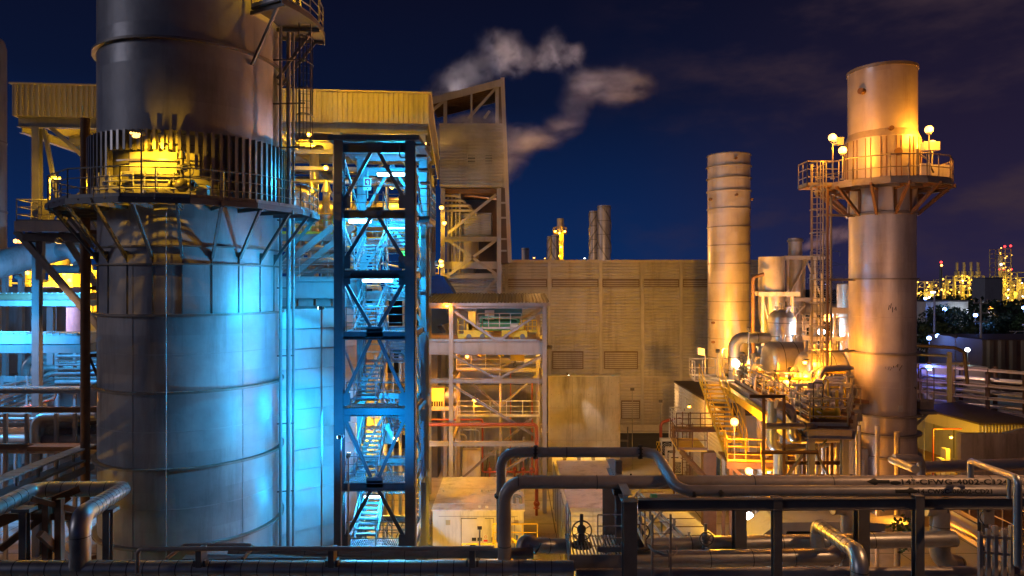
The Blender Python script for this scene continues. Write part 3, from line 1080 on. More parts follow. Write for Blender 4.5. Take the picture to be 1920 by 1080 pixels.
def stair_tower():
    t = thing('stair_tower', 'open steel stair tower with dark braced front glowing bright blue inside', 'stair tower', ((TX0 + TX1) / 2, (TY0 + TY1) / 2, 0))
    for x in (TX0, TX1):
        for y in (TY0, TY1):
            m = MB()
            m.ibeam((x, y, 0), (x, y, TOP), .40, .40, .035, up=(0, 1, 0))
            m.build('column', M['towshade'] if y == TY0 else M['tower'], t)
    MB().bx(TX0 - .45, TX1 + .42, TY0 - .3, TY1 + .3, TOP, TOP + .22).build('roof', M['towshade'], t)
    MB().corr((TX0 - .1, TY0, TOP - .02), (0, 1, 0), (1, 0, 0), TY1 - TY0, TX1 - TX0 + .2, .5, .05).build('roof_sheet', M['tower'], t)
    yf = TY0 - .02
    for z in LV[1:]:
        MB().ibeam((TX0 + .2, yf, z - .17), (TX1 - .2, yf, z - .17), .22, .36).build('beam', M['towshade'], t)
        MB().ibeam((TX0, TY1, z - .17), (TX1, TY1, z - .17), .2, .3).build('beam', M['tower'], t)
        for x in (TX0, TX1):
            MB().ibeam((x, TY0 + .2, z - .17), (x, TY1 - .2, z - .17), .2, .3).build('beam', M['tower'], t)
    MB().ibeam((TX0 + .2, yf, TOP - .3), (TX1 - .2, yf, TOP - .3), .22, .45).build('beam', M['towshade'], t)
    MB().ibeam((TX0, TY1, TOP - .6), (TX1, TY1, TOP - .6), .22, .4).build('beam', M['tower'], t)
    xc = (TX0 + TX1) / 2
    zz = LV[1:] + [TOP - .1]

    def K(z_apex, z_foot, s):
        for x in (TX0 + .18, TX1 - .18):
            MB().bar((xc + (.18 if x > xc else -.18), yf, z_apex), (x, yf, z_foot), .1, .15).build('brace', M['towshade'], t)
        MB().bx(xc - .36, xc + .36, yf - .07, yf - .05, min(z_apex, z_apex + s * .45), max(z_apex, z_apex + s * .45)).build('gusset_plate', M['towshade'], t)
        for x in (TX0 + .2, TX1 - .5):
            MB().bx(x, x + .3, yf - .07, yf - .05, z_foot - .25, z_foot + .3).build('gusset_plate', M['towshade'], t)

    K(TOP - .5, 17.75, 1)
    K(17.1, 15.1, 1)
    K(12.3, 14.4, -1)
    K(11.75, 9.1, 1)
    K(5.7, 8.4, -1)
    K(5.1, 2.9, 1)
    # rear and side braces, lit
    for z0, z1 in ((17.5, 20.2), (14.8, 17.1), (12.1, 14.5), (8.8, 11.8), (5.5, 8.4)):
        MB().bar((TX0, TY1 + .02, z0), (xc, TY1 + .02, z1), .1, .14).build('brace', M['tower'], t)
        MB().bar((TX1, TY1 + .02, z0), (xc, TY1 + .02, z1), .1, .14).build('brace', M['tower'], t)
        MB().bar((TX0, TY0 + .2, z1), (TX0, TY1 - .2, z0), .09, .12).build('brace', M['tower'], t)
        MB().bar((TX1 + .02, TY0 + .2, z1), (TX1 + .02, TY1 - .2, z0), .09, .12).build('brace', M['tower'], t)
    # landings, flights and handrails
    ys0, ys1 = TY0 + 1.15, TY1 - 1.0
    xl0, xl1, xr0, xr1 = TX0 + .35, xc - .1, xc + .1, TX1 - .3
    for i, z in enumerate(LV):
        MB().grating(TX0 + .2, TX1 - .2, TY0 + .12, ys0, z, .09, .05, 'y').build('landing', M['tower'], t)
        rl = MB().rail([(TX0 + .25, TY0 + .2, z), (TX1 - .25, TY0 + .2, z)], 1.1, 1.2, .024, (.38, .75), False)
        rl.build('handrail', M['tower'], t)
        if i + 1 < len(LV):
            z2 = LV[i + 1]
            zm = (z + z2) / 2
            MB().grating(TX0 + .2, TX1 - .2, ys1, TY1 - .05, zm, .09, .05, 'y').build('landing', M['tower'], t)
            rl = MB().rail([(TX0 + .25, ys1, zm), (TX0 + .25, TY1 - .1, zm), (TX1 - .25, TY1 - .1, zm), (TX1 - .25, ys1, zm)], 1.1, 1.2, .024, (.38, .75), False)
            rl.build('handrail', M['tower'], t)
            xa, xb = (xl0 + xl1) / 2, (xr0 + xr1) / 2
            wa = xl1 - xl0 - .1
            n = max(5, round((zm - z) / .19))
            MB().flight((xa, ys0, z), (xa, ys1, zm), wa, n, (1, 0, 0)).build('stair_flight', M['tower'], t)
            MB().flight_rail((xa, ys0, z), (xa, ys1, zm), wa, (1, 0, 0)).build('handrail', M['tower'], t)
            MB().flight((xb, ys1, zm), (xb, ys0, z2), wa, n, (1, 0, 0)).build('stair_flight', M['tower'], t)
            MB().flight_rail((xb, ys1, zm), (xb, ys0, z2), wa, (1, 0, 0)).build('handrail', M['tower'], t)
    # right-hand side: channels, cable trunking and a small caged balcony
    x = TX1 + .38
    for z0, z1 in ((2.0, 5.0), (5.3, 8.4), (8.9, 11.9), (12.2, 16.9)):
        d = MB().bx(x - .12, x - .08, 31.6, 32.6, z0, z1)
        d.bx(x - .12, x + .12, 32.6, 32.66, z0, z1)
        d.bx(x - .12, x + .12, 31.55, 31.6, z0, z1)
        d.prism([(x - .12, 32.7, z0 - .3), (x + .2, 32.7, z0), (x - .12, 32.7, z0 + .3)], (0, .05, 0))
        d.build('side_trunking', M['tower'], t)
    MB().pipe([(TX1 - .45, yf - .1, TOP - .15), (TX1 - .45, yf - .1, TOP - .75), (TX1 + .1, yf - .1, TOP - .75)], .035, .12, 8).build('conduit', M['towshade'], t)
    for k in range(3):
        MB().tube((TX1 + .23, TY0 - .1 + k * .12, .2), (TX1 + .23, TY0 - .1 + k * .12, 19.5), .035, 8).build('conduit', M['tower'], t)
    d = MB().bx(TX1 + .2, TX1 + .7, 31.2, 33.6, 17.0, 17.15)
    d.build('balcony_floor', M['towshade'], t)
    MB().rail([(TX1 + .25, 31.2, 17.15), (TX1 + .7, 31.2, 17.15), (TX1 + .7, 33.6, 17.15)], 1.4, .6, .024, (.35, .7, 1.05)).build('railing', M['towshade'], t)
    for z in (18.9, 19.4, 19.9, 20.3):
        MB().bar((TX1 + .2, 30.2 + (20.3 - z) * 1.2, z), (TX1 + .65, 30.2 + (20.3 - z) * 1.2, z), .5, .1, up=(0, 0, 1)).build('side_step', M['towshade'], t)
    MB().bx(xc - .3, xc + .25, TY1 - 1.15, TY1 - 1.1, 6.4, 7.4).build('notice_board', M['white'], t)
    return t


stair_tower()
GRP = 'blue-white tube lamps in the stair tower'


def tube_lamp(label, c, ln, power):
    c = V(c)
    t = thing('tube_lamp', label, 'tube lamp', c + V((0, 0, .12)), GRP)
    ho = MB().bx(c.x - ln / 2 - .06, c.x + ln / 2 + .06, c.y - .13, c.y + .13, c.z + .05, c.z + .13).build('housing', M['white'], t)
    g = MB().tube(c + V((-ln / 2, -.06, 0)), c + V((ln / 2, -.06, 0)), .065, 10)
    g.tube(c + V((-ln / 2, .06, 0)), c + V((ln / 2, .06, 0)), .065, 10)
    g.build('tube', E_CYN, ho)
    lamp_light(c + V((-ln * .3, 0, -.16)), power / 2, C_CYN, t, .1)
    lamp_light(c + V((ln * .3, 0, -.16)), power / 2, C_CYN, t, .1)


tube_lamp('pair of short tube lamps under the stair tower roof', W(733, 327, 32.4), 1.25, 1300)
tube_lamp('tube lamp under the topmost front landing, at the left column', W(675, 415, 30.3), .95, 1500)
tube_lamp('tube lamp hanging at the rear below the topmost landing', W(742, 426, 32.6), .8, 1300)
tube_lamp('longest tube lamp, in the middle of the stair tower under the second landing', W(708, 526, 30.3), 1.3, 1800)
tube_lamp('small white lamp at the left column under the thin middle beam', W(662, 770, 31.6), .1, 1100)
tube_lamp('dim lamp behind the pipes at the foot of the stair tower', W(700, 930, 31.6), .8, 1100)
# casing flood assumed on the tower column; post floods added to wash stack and tower
flood_lamp('assumed blue-white floodlight fixed to the tower column and aimed at the casing', (TX0 - .15, 31.2, 6.0), (-10.4, 33.8, 6.0), 200, C_CYN, E_CYN, 'added floodlights around the stair tower', 140, None, .22)
flood_lamp('added lower blue-white floodlight on a post before the tower, aimed at the big stack', (-6.75, 26.6, 8.2), (-12, 28.2, 7.6), 1500, C_CYN, E_CYN, 'added floodlights around the stair tower', 125, 0, .2)  # floodlight and post invented to spread the blue wash over the stack
flood_lamp('added upper blue-white floodlight on a post before the tower, aimed at the big stack', (TX0 - .1, 27.2, 13.2), (-11.6, 27.6, 13.0), 1500, C_CYN, E_CYN, 'added floodlights around the stair tower', 125, 0, .2)  # second invented post lamp, lighting the stack higher up

flood_lamp('added dim blue floodlight low on a slim post, aimed at the tower front', (-6.3, 26.4, 7.6), (-6.0, 30, 10), 1900, (.0, .30, .9), E_CYN, 'added floodlights around the stair tower', 150, 0, .14)  # added to tint the tower's front steel blue
flood_lamp('added orange floodlight on the stair tower roof corner aimed at the stack top', (-4.2, 33.2, 21.0), (-10.4, 29.0, 22.2), 1500, (1, .40, .14), E_SOD, 'added floodlights around the stair tower', 80, 20.67, .2)  # added here in place of distant sodium light on the shell
flood_lamp('assumed white floodlight on the right side of the stair tower aimed at the gantry', (-3.75, 34.2, 15.2), (-1.6, 43, 8), 2400, (1, .80, .76), E_WHT, 'added floodlights around the stair tower', 58, None, .2)  # lamp assumed from the white light on the gantry edges
# exit sign: white plate, red field with an arrow, two red lines of lettering
sg = W(689, 345, 33.4)
t = thing('exit_sign', 'white sign with a red arrow panel hung on the top stair landing', 'sign', sg)
MB().bx(sg.x - .18, sg.x + .18, sg.y, sg.y + .02, sg.z - .3, sg.z + .3).build('plate', M['white'], t)
MB().bx(sg.x - .14, sg.x + .14, sg.y - .006, sg.y - .002, sg.z - .06, sg.z + .26).build('red_panel', M['redink'], t)
ar = MB().prism([(sg.x - .08, sg.y - .009, sg.z + .1), (sg.x + .02, sg.y - .009, sg.z + .2), (sg.x + .02, sg.y - .009, sg.z)], (0, -.002, 0))
ar.bx(sg.x - .0, sg.x + .06, sg.y - .011, sg.y - .009, sg.z - .02, sg.z + .14)
ar.build('arrow', M['white'], t)
MB().bx(sg.x - .13, sg.x + .13, sg.y - .006, sg.y - .002, sg.z - .15, sg.z - .10).bx(sg.x - .04, sg.x + .04, sg.y - .006, sg.y - .002, sg.z - .26, sg.z - .19).build('red_lettering', M['redink'], t)
MB().tube((sg.x, sg.y + .03, sg.z - .7), (sg.x, sg.y + .03, sg.z + .7), .03, 8).build('post', M['tower'], t)
g = W(757, 476, 33.3)
solo(MB().box(g, (.28, .05, .28)), 'green_sign', emit('green_sign_glow', (.2, .9, .05), .5), 'small plain green lit sign on the second landing of the stair tower', 'sign')
# ================================================================ conveyor house with the sloping roof
def conveyor_house():
    Y = 60
    t = thing('conveyor_house', 'tall beige ribbed conveyor house with an open sloping roof and slanting side', 'conveyor house', (W(890, 540, 63).x, 63, 0))
    x0, x1 = -6.35, -.72
    d = MB().corr((x0, Y, 22.9), (0, 0, 1), (1, 0, 0), 5.45, x1 - x0, .27, .10)
    d.v = [V((p.x, 2 * Y - p.y, p.z)) if p.y > Y else p for p in d.v]
    d.build('front_cladding', M['clad'], t)
    MB().bx(x0, x1, Y + .1, Y + 6, 22.9, 28.3).build('wall', M['clad'], t)
    MB().bx(x0 - .05, x1 + .08, Y - .1, Y + .05, 28.3, 28.45).bx(x1 - .02, x1 + .1, Y - .09, Y + .05, 22.8, 28.3).build('trim', M['clad_grey'], t)
    for u0, u1, v0, v1 in ((877, 891, 290, 307), (910, 923, 291, 308)):
        a, b = W(u0, v1, Y - .06), W(u1, v0, Y - .06)
        f = MB().bx(a.x - .06, b.x + .06, Y - .12, Y - .06, a.z - .06, a.z).bx(a.x - .06, b.x + .06, Y - .12, Y - .06, b.z, b.z + .06)
        f.bx(a.x - .06, a.x, Y - .12, Y - .06, a.z, b.z).bx(b.x, b.x + .06, Y - .12, Y - .06, a.z, b.z)
        vf = f.build('vent_frame', M['clad_grey'], t)
        s = MB().bx(a.x, b.x, Y - .068, Y - .06, a.z, b.z)
        s.build('vent_opening', M['black'], vf)
        s = MB()
        for k in range(5):
            z = a.z + (b.z - a.z) * (k + .5) / 5
            s.bar((a.x, Y - .09, z), (b.x, Y - .09, z), .05, .03)
        s.build('vent_slat', M['clad'], vf)
    # sloping roof
    A, B = W(808, 192, Y), W(943, 157, Y)
    r = MB().prism([A, B, B + V((0, 0, .35)), A + V((0, 0, .35))], (0, 5, 0))
    r.build('roof', M['roofdk'], t)
    MB().bar(A + V((0, -.1, .1)), B + V((0, -.1, .1)), .16, .6).build('fascia', M['clad_grey'], t)
    k = MB()
    for i in range(1, 9):
        y = Y + i * .58
        k.bar(A + V((0, y - Y, -.1)), B + V((0, y - Y, -.1)), .1, .2)
    k.build('purlin', M['rust'], t)
    for u, v0 in ((835, 186), (884, 176), (932, 161)):
        p = W(u, v0, Y + .2)
        MB().bar(p, V((p.x, p.y, 28.3)), .3 if u != 884 else .16, .3).build('post', M['clad_grey'], t)
        p = W(u, v0, Y + 5)
        MB().bar(p, V((p.x, p.y, 28.3)), .2, .2).build('post', M['rust'], t)
    for (ua, va), (ub, vb) in (((930, 165), (878, 222)), ((812, 206), (834, 188)), ((918, 208), (908, 222))):
        MB().bar(W(ua, va, Y + .3), W(ub, vb, Y + .3), .18, .22).build('brace', M['clad_grey'], t)
    # slanting side leg with a dark skin
    P, Q = W(942, 157, Y), W(956, 492, Y)
    MB().bar(P + V((0, 0, .5)), Q, .35, .35).build('slanting_leg', M['clad_grey'], t)
    MB().prism([P + V((-.4, .3, 0)), P + V((-.1, .3, 0)), Q + V((-.1, .3, 0)), V((-1.0, Y + .3, Q.z))], (0, 4.5, 0)).build('side_skin', M['brown'], t)
    for v in (380, 408, 448, 470):
        z = W(0, v, Y).z
        MB().bar((-1.1, Y + .1, z), (W(950, v, Y).x, Y + .1, z), .12, .15).build('tie', M['clad_grey'], t)
    # lower frame
    for x in (-6.1, -1.15):
        for y in (Y + .3, Y + 5.6):
            MB().ibeam((x, y, 0), (x, y, 22.8), .38, .38, .04, up=(0, 1, 0)).build('column', M['clad_grey'], t)
    for v in (448, 517):
        z = W(0, v, Y).z
        for y in (Y + .25, Y + 5.6):
            MB().ibeam((-6.1, y, z), (-1.1, y, z), .28, .42).build('beam', M['clad_grey'], t)
        MB().ibeam((-1.15, Y + .3, z), (-1.15, Y + 5.6, z), .28, .4).build('beam', M['clad_grey'], t)
    MB().bx(-6.2, -1.2, Y + .5, Y + 5.5, 22.4, 22.8).build('floor_beam', M['rust'], t)
    for (ua, va), (ub, vb) in (((930, 365), (840, 438)), ((842, 452), (932, 515)), ((842, 515), (928, 452)), ((932, 522), (900, 555))):
        MB().bar(W(ua, va, Y + .15), W(ub, vb, Y + .15), .2, .24).build('brace', M['clad_grey'], t)
    MB().bx(-5.6, -1.85, Y + 1.2, Y + 4, 18.7, 20.75).build('inner_room', M['clad'], t)
    d = MB().corr((-5.6, Y + 1.2, 18.7), (0, 0, 1), (1, 0, 0), 2.0, 3.75, .22, .04)
    d.v = [V((p.x, 2 * (Y + 1.2) - p.y - .01, p.z)) for p in d.v]
    d.build('inner_cladding', M['clad'], t)
    MB().bx(-6.0, -1.2, Y + 5.4, Y + 5.7, 14.9, 22.4).build('back_skin', M['brown'], t)
    h = MB().lathe([(.02, 14.2), (.5, 14.6), (1.15, 16.2), (1.15, 18.2), (.02, 18.3)], (-4.2, Y + 2.2, 0), 32)
    h.build('hopper', M['pale'], t)
    for k in range(4):
        z = 20.9 + k * .45
        MB().pipe([(-6.2, Y + .8, z), (-3.2 - k * .5, Y + .8, z), (-3.2 - k * .5, Y + 1.4, z - .5)], .12 + .04 * (k % 2), .4, 10).build('pipe', M['pale'], t)
    for k in range(4):
        MB().tube((-5.7 + k * .35, Y + .9, 15.2), (-5.7 + k * .35, Y + .9, 22.4), .06 + .03 * (k % 2), 8).build('pipe', M['pale'], t)
    MB().bx(-6.3, -1.35, Y + .7, Y + 1, 15.7, 16.35).build('crane_beam', M['pale'], t)
    d = MB().corr((-6.3, Y + .5, 11.8), (0, 0, 1), (1, 0, 0), 3.1, 5, .27, .10)
    d.v = [V((p.x, 2 * (Y + .5) - p.y, p.z)) for p in d.v]
    d.build('lower_cladding', M['clad'], t)
    MB().bx(-6.3, -1.3, Y + .6, Y + 5, 0, 14.9).build('lower_wall', M['clad'], t)
    MB().rail([(-6.4, Y - .6, 15.2), (-8.6, Y - .6, 15.2)], 1.1, .8, .03).build('railing', M['yellow'], t)


conveyor_house()
for lab, u, v, pw, gl in (('upper orange lamp on the left column of the conveyor house', 828, 389, 220, E_YEL), ('second orange lamp down the left column of the conveyor house', 833, 418, 200, E_YEL),
                          ('third orange lamp down the left column of the conveyor house', 827, 490, 260, E_YEL), ('lowest orange lamp on the left column of the conveyor house', 828, 497, 140, E_YEL)):
    bulkhead_lamp(lab, W(u, v, 59.6), pw, C_YEL, gl, 'lamps on the conveyor house', .2)

# ================================================================ turbine hall
def hall():
    Y = 67
    x0, x1, H = -1.9, 26.5, 16.72
    t = thing('turbine_hall', 'long windowless turbine hall with horizontal ribbed brown-grey cladding', 'industrial hall', ((x0 + x1) / 2, Y + 15, 0))
    bays = [x0] + [W(u, 0, Y).x for u in (1030, 1126, 1204, 1277, 1372)] + [x1]
    for xa, xb in zip(bays[:-1], bays[1:]):
        d = MB().corr((xa, Y, 5.3), (0, 0, 1), (1, 0, 0), H - 5.3, xb - xa, .30, .075)
        d.v = [V((p.x, 2 * Y - p.y, p.z)) for p in d.v]
        d.build('upper_cladding', M['clad'], t)
        d = MB().corr((xa, Y + .02, .62), (0, 0, 1), (1, 0, 0), 4.66, xb - xa, .30, .075)
        d.v = [V((p.x, 2 * (Y + .02) - p.y, p.z)) for p in d.v]
        d.build('lower_cladding', M['clad_grey'], t)
    MB().bx(x0, x1, Y + .1, Y + 30, 0, H - .1).build('wall', M['clad'], t)
    MB().bx(x0, x1, Y - .12, Y + .1, 0, .6).build('plinth', M['concpale'], t)
    MB().bx(x0, x1, Y - .09, Y + .02, 5.24, 5.34).build('drip_flashing', M['clad_grey'], t)
    MB().bx(x0 - .1, x1 + .1, Y - .14, Y + .1, H - .14, H + .05).build('parapet_capping', M['clad_grey'], t)
    for u in (950, 1030, 1126, 1204, 1277, 1372):
        x = W(u, 0, Y).x
        MB().bx(x - .16, x + .16, Y - .13, Y - .02, .62, H - .15).build('pilaster', M['clad'], t)
    for u0, u1, v0, v1 in ((953, 1024, 525, 537), (1036, 1120, 525, 537), (1131, 1197, 525, 537), (1206, 1271, 525, 537), (1281, 1368, 525, 537), (1037, 1092, 660, 690), (1134, 1194, 660, 690), (1166, 1198, 752, 783)):
        a, b = W(u0, v1, Y), W(u1, v0, Y)
        f = MB().bx(a.x - .08, b.x + .08, Y - .13, Y - .07, a.z - .08, a.z).bx(a.x - .08, b.x + .08, Y - .13, Y - .07, b.z, b.z + .08)
        f.bx(a.x - .08, a.x, Y - .13, Y - .07, a.z, b.z).bx(b.x, b.x + .08, Y - .13, Y - .07, a.z, b.z)
        f.bx(a.x, b.x, Y - .09, Y - .07, a.z, b.z)
        lf = f.build('louvre_frame', M['brown'], t)
        s = MB()
        n = max(3, round((b.z - a.z) / .2))
        for k in range(n):
            z = a.z + (b.z - a.z) * (k + .5) / n
            s.prism([(a.x, Y - .14, z - .07), (a.x, Y - .09, z + .05), (a.x, Y - .09, z + .03), (a.x, Y - .14, z - .09)], (b.x - a.x, 0, 0))
        s.build('louvre_blade', M['clad'], lf)
    return t


hall()

# ================================================================ stacks beyond the hall
def far_stack(label, u0, u1, vt, Y, spiral=1, lip=True):
    c = W((u0 + u1) / 2, 540, Y)
    r = (u1 - u0) / 2 / F * Y
    zt = W(0, vt, Y).z
    t = thing('far_stack', label, 'chimney', (c.x, c.y, 0), 'slim stacks beyond the turbine hall')
    MB().lathe([(r, 0), (r, zt), (r * .9, zt), (r * .9, zt - .5)], (c.x, c.y, 0), 36).build('shell', M['stack2'], t)
    b = MB()
    z = zt - .2
    while z > 14:
        b.ring((c.x, c.y, 0), r, r + .05, z - .12, z, 36)
        z -= 2.2
    b.build('flange', M['ring'], t)
    if spiral:
        s = MB()
        for q in range(3):
            n = 60
            pts = []
            for i in range(n + 1):
                z = 13 + (zt - 13.3) * i / n
                th = q * 120 + spiral * 360 * (z - 13) / (r * 10)
                pts.append((th, z))
            for (a, z0), (b_, z1) in zip(pts[:-1], pts[1:]):
                s.bar(pol((c.x, c.y), r + .09, a, z0), pol((c.x, c.y), r + .09, b_, z1), .06, .2)
        s.build('spiral_strake', M['ring'], t)
    return t


far_stack('left of the taller pair of spiral-straked stacks beyond the hall', 1105, 1121, 396, 112, 1)
far_stack('tallest spiral-straked stack beyond the hall, right of its pair', 1120, 1145, 386, 110, -1)
far_stack('leftmost thin spiral stack behind the hall roof beside the lit stack', 1026, 1036, 443, 122, 1)
far_stack('short spiral stack touching the lit lattice stack behind the hall roof', 1034, 1048, 441, 120, -1)
far_stack('short plain white vent stub at the left end of the hall roof', 978, 992, 465, 100, 0)
t = far_stack('slim stack with a lamp-lit gallery behind the hall roof', 1044, 1057, 410, 124, 0)
c = W(1050, 540, 124)
MB().ring((c.x, c.y, 0), .6, 1.25, 23.8, 23.95, 20).build('gallery', M['yellow'], t)
g = MB()
for k in range(10):
    a = R(36 * k)
    g.tube((c.x + 1.2 * math.cos(a), c.y + 1.2 * math.sin(a), 23.9), (c.x + 1.2 * math.cos(a), c.y + 1.2 * math.sin(a), 25), .05, 5)
g.torus((c.x, c.y, 25), 1.2, .05, (0, 0, 1), 20, 5)
g.cage_ladder(c.x + .2, c.y - .9, 14, 24, (0, -1))
g.build('railing', M['yellow'], t)
for k, (u, v) in enumerate(((1041, 434), (1049, 437), (1059, 434), (1047, 459), (1052, 463), (1049, 480))):
    p = W(u, v, 122.4)
    bulkhead_lamp(('left', 'middle', 'right', 'lower left', 'lower right', 'lowest')[k] + ' small yellow lamp on the gallery stack behind the hall', p, 500, C_YEL, E_YEL, 'lamps on the gallery stack', .2, (0, .5, 0))

# ================================================================ gantry with the travelling hoist
def gantry():
    t = thing('hoist_gantry', 'open grey steel gantry with a ribbed brown roof and diagonal braces', 'gantry', (-1, 45, 0))
    Y0, Y1 = 42.5, 48.2
    xl, xr = W(846, 0, Y0).x, W(1021, 0, Y0).x
    for x, y, m in ((xl, Y0, 'mauve'), (xr, Y0, 'mauve'), (xl, Y1, 'mauve'), (xr - .2, Y1, 'mauve'), (-6.3, Y1, 'mauve')):
        MB().ibeam((x, y, 0), (x, y, 12.95), .26, .26, .03, up=(0, 1, 0)).build('column', M[m], t)
    # roof
    d = MB()
    A = V((-6.6, Y0 - .3, 13.08))
    d.corr(A, (1, 0, 0), V((0, 6.4, .5)), 8.95, 6.42, .22, .06)
    d.build('roof_sheet', M['roofdk'], t)
    MB().bx(-6.6, 2.35, Y0 - .32, Y0 - .26, 12.9, 13.07).build('roof_edge', M['mauve'], t)
    for y in (Y0, Y1):
        MB().ibeam((-6.6, y, 12.86 + (.42 if y > 45 else 0)), (xr, y, 12.86 + (.42 if y > 45 else 0)), .18, .26).build('beam', M['mauve'], t)
    for y, dz in ((Y0 + .05, 0), (Y1, 0)):
        MB().ibeam((-6.6, y, 10.28), (xr + .1, y, 10.28), .34, .85, .03).build('crane_girder', M['mauve'], t)
        MB().bar((-6.6, y, 10.76), (xr - .5, y, 10.76), .07, .1).build('crane_rail', M['galv'], t)
        MB().ibeam((-6.6 if y < 45 else xl, y, 8.22), (xr, y, 8.22), .2, .3).build('beam', M['mauve'], t)
        MB().ibeam((-6.6 if y < 45 else xl, y, 4.3), (xr, y, 4.3), .2, .3).build('beam', M['mauve'], t)
    MB().ibeam((xl, Y1, 8.9), (xr, Y1, 8.9), .2, .3).build('beam', M['mauve'], t)
    for x in (xl, xr):
        for z in (12.75, 10.28, 8.22, 4.3):
            MB().ibeam((x, Y0 + .1, z), (x, Y1 - .1, z), .16, .26).build('beam', M['mauve'], t)
    xm = (xl + xr) / 2

    def br(p, q, y):
        MB().ibeam((p[0], y, p[1]), (q[0], y, q[1]), .14, .15).build('brace', M['mauve'], t)

    for y in (Y0 - .02, Y1 + .02):
        br((xl + .1, 12.6), (xm - .15, 10.8), y)
        br((xr - .1, 12.6), (xm + .15, 10.8), y)
        br((xl + .1, 9.8), (xm - .1, 8.4), y)
        br((xr - .1, 9.8), (xm + .1, 8.4), y)
        if y < 45:
            br((xl + .1, 7.95), (xr - .1, 4.5), y)
            br((xr - .1, 4.15), (xl + .1, .6), y)
        else:
            br((xl + .1, 8.0), (xm, 5.6), y)
            br((xr - .1, 8.0), (xm, 5.6), y)
            br((xl + .3, .6), (xr - .1, 5.3), y)
        MB().bx(xm - .35, xm + .35, y - .03, y - .01, 10.7, 10.95).build('gusset_plate', M['mauve'], t)
        MB().bx(xm - .3, xm + .3, y - .03, y - .01, 8.3, 8.55).build('gusset_plate', M['mauve'], t)
    MB().tube((xm + .1, Y1 - 1, .1), (xm + .1, Y1 - 1, 8.1), .09, 10).build('conduit', M['mauve'], t)
    # catwalk with white railing
    MB().bx(xl + .1, xm + .1, 45.2, 46.2, 8.5, 8.58).build('catwalk', M['mauve'], t)
    MB().rail([(xl + .1, 45.2, 8.58), (xm + .1, 45.2, 8.58)], 1.05, .9, .026, (.35, .7)).build('railing', M['white'], t)
    MB().rail([(xl + .1, 46.2, 5.3), (xr - .2, 46.2, 5.3)], 1.05, 1.2, .026, (.35, .7)).build('railing', M['white'], t)
    MB().grating(xl + .1, xr - .2, 46.2, 47.2, 5.3, .2).build('catwalk', M['mauve'], t)
    for z in (4.9, 1.0):
        pass
    return t


gantry()
# red fire main strapped to the gantry
t = thing('fire_main', 'red fire water pipe across the gantry front with a drop to a ground valve', 'pipe', (W(1006, 0, 42).x, 42, 0))
xr = W(1006, 0, 42).x
p1 = MB().pipe([(-6.4, 42.0, 5.6), (xr, 42.0, 5.6), (xr, 42.0, .5)], .11, .22, 14)
p1.build('pipe', M['red'], t)
v = MB().tube((xr, 42, .02), (xr, 42, .55), .09, 12).sphere((xr, 42, .75), .2, 12, 8).tube((xr, 41.7, .8), (xr, 42.3, .8), .07, 10).tube((xr, 42, .45), (xr, 42, .5), .2, 12).torus((xr, 41.68, .8), .16, .02, (0, 1, 0), 16, 6)
v.build('valve', M['red'], t)
t = thing('fire_pipe', 'thin red fire pipes stepping down the stained wall behind the gantry', 'pipe', (-2.4, 50, 0))
MB().pipe([(-6.5, 48.6, 4.62), (-2.1, 48.6, 4.62), (-2.1, 48.6, .9), (1.6, 48.6, .9)], .07, .15, 10).build('pipe', M['red'], t)
MB().tube((-.1, 49, .9), (-.1, 49, 8), .04, 8).build('riser', M['red'], t)
MB().tube((1.45, 49.2, .9), (1.45, 49.2, 7.2), .06, 8).build('riser', M['red'], t)
v = MB()
for k in range(6):
    x = -1.6 + k * .6
    v.sphere((x, 48.6, 1.1), .16, 10, 6).tube((x, 48.6, .05), (x, 48.6, 1.0), .05, 8).tube((x, 48.5, 1.2), (x, 48.7, 1.6), .03, 6)
v.build('valve', M['red'], t)

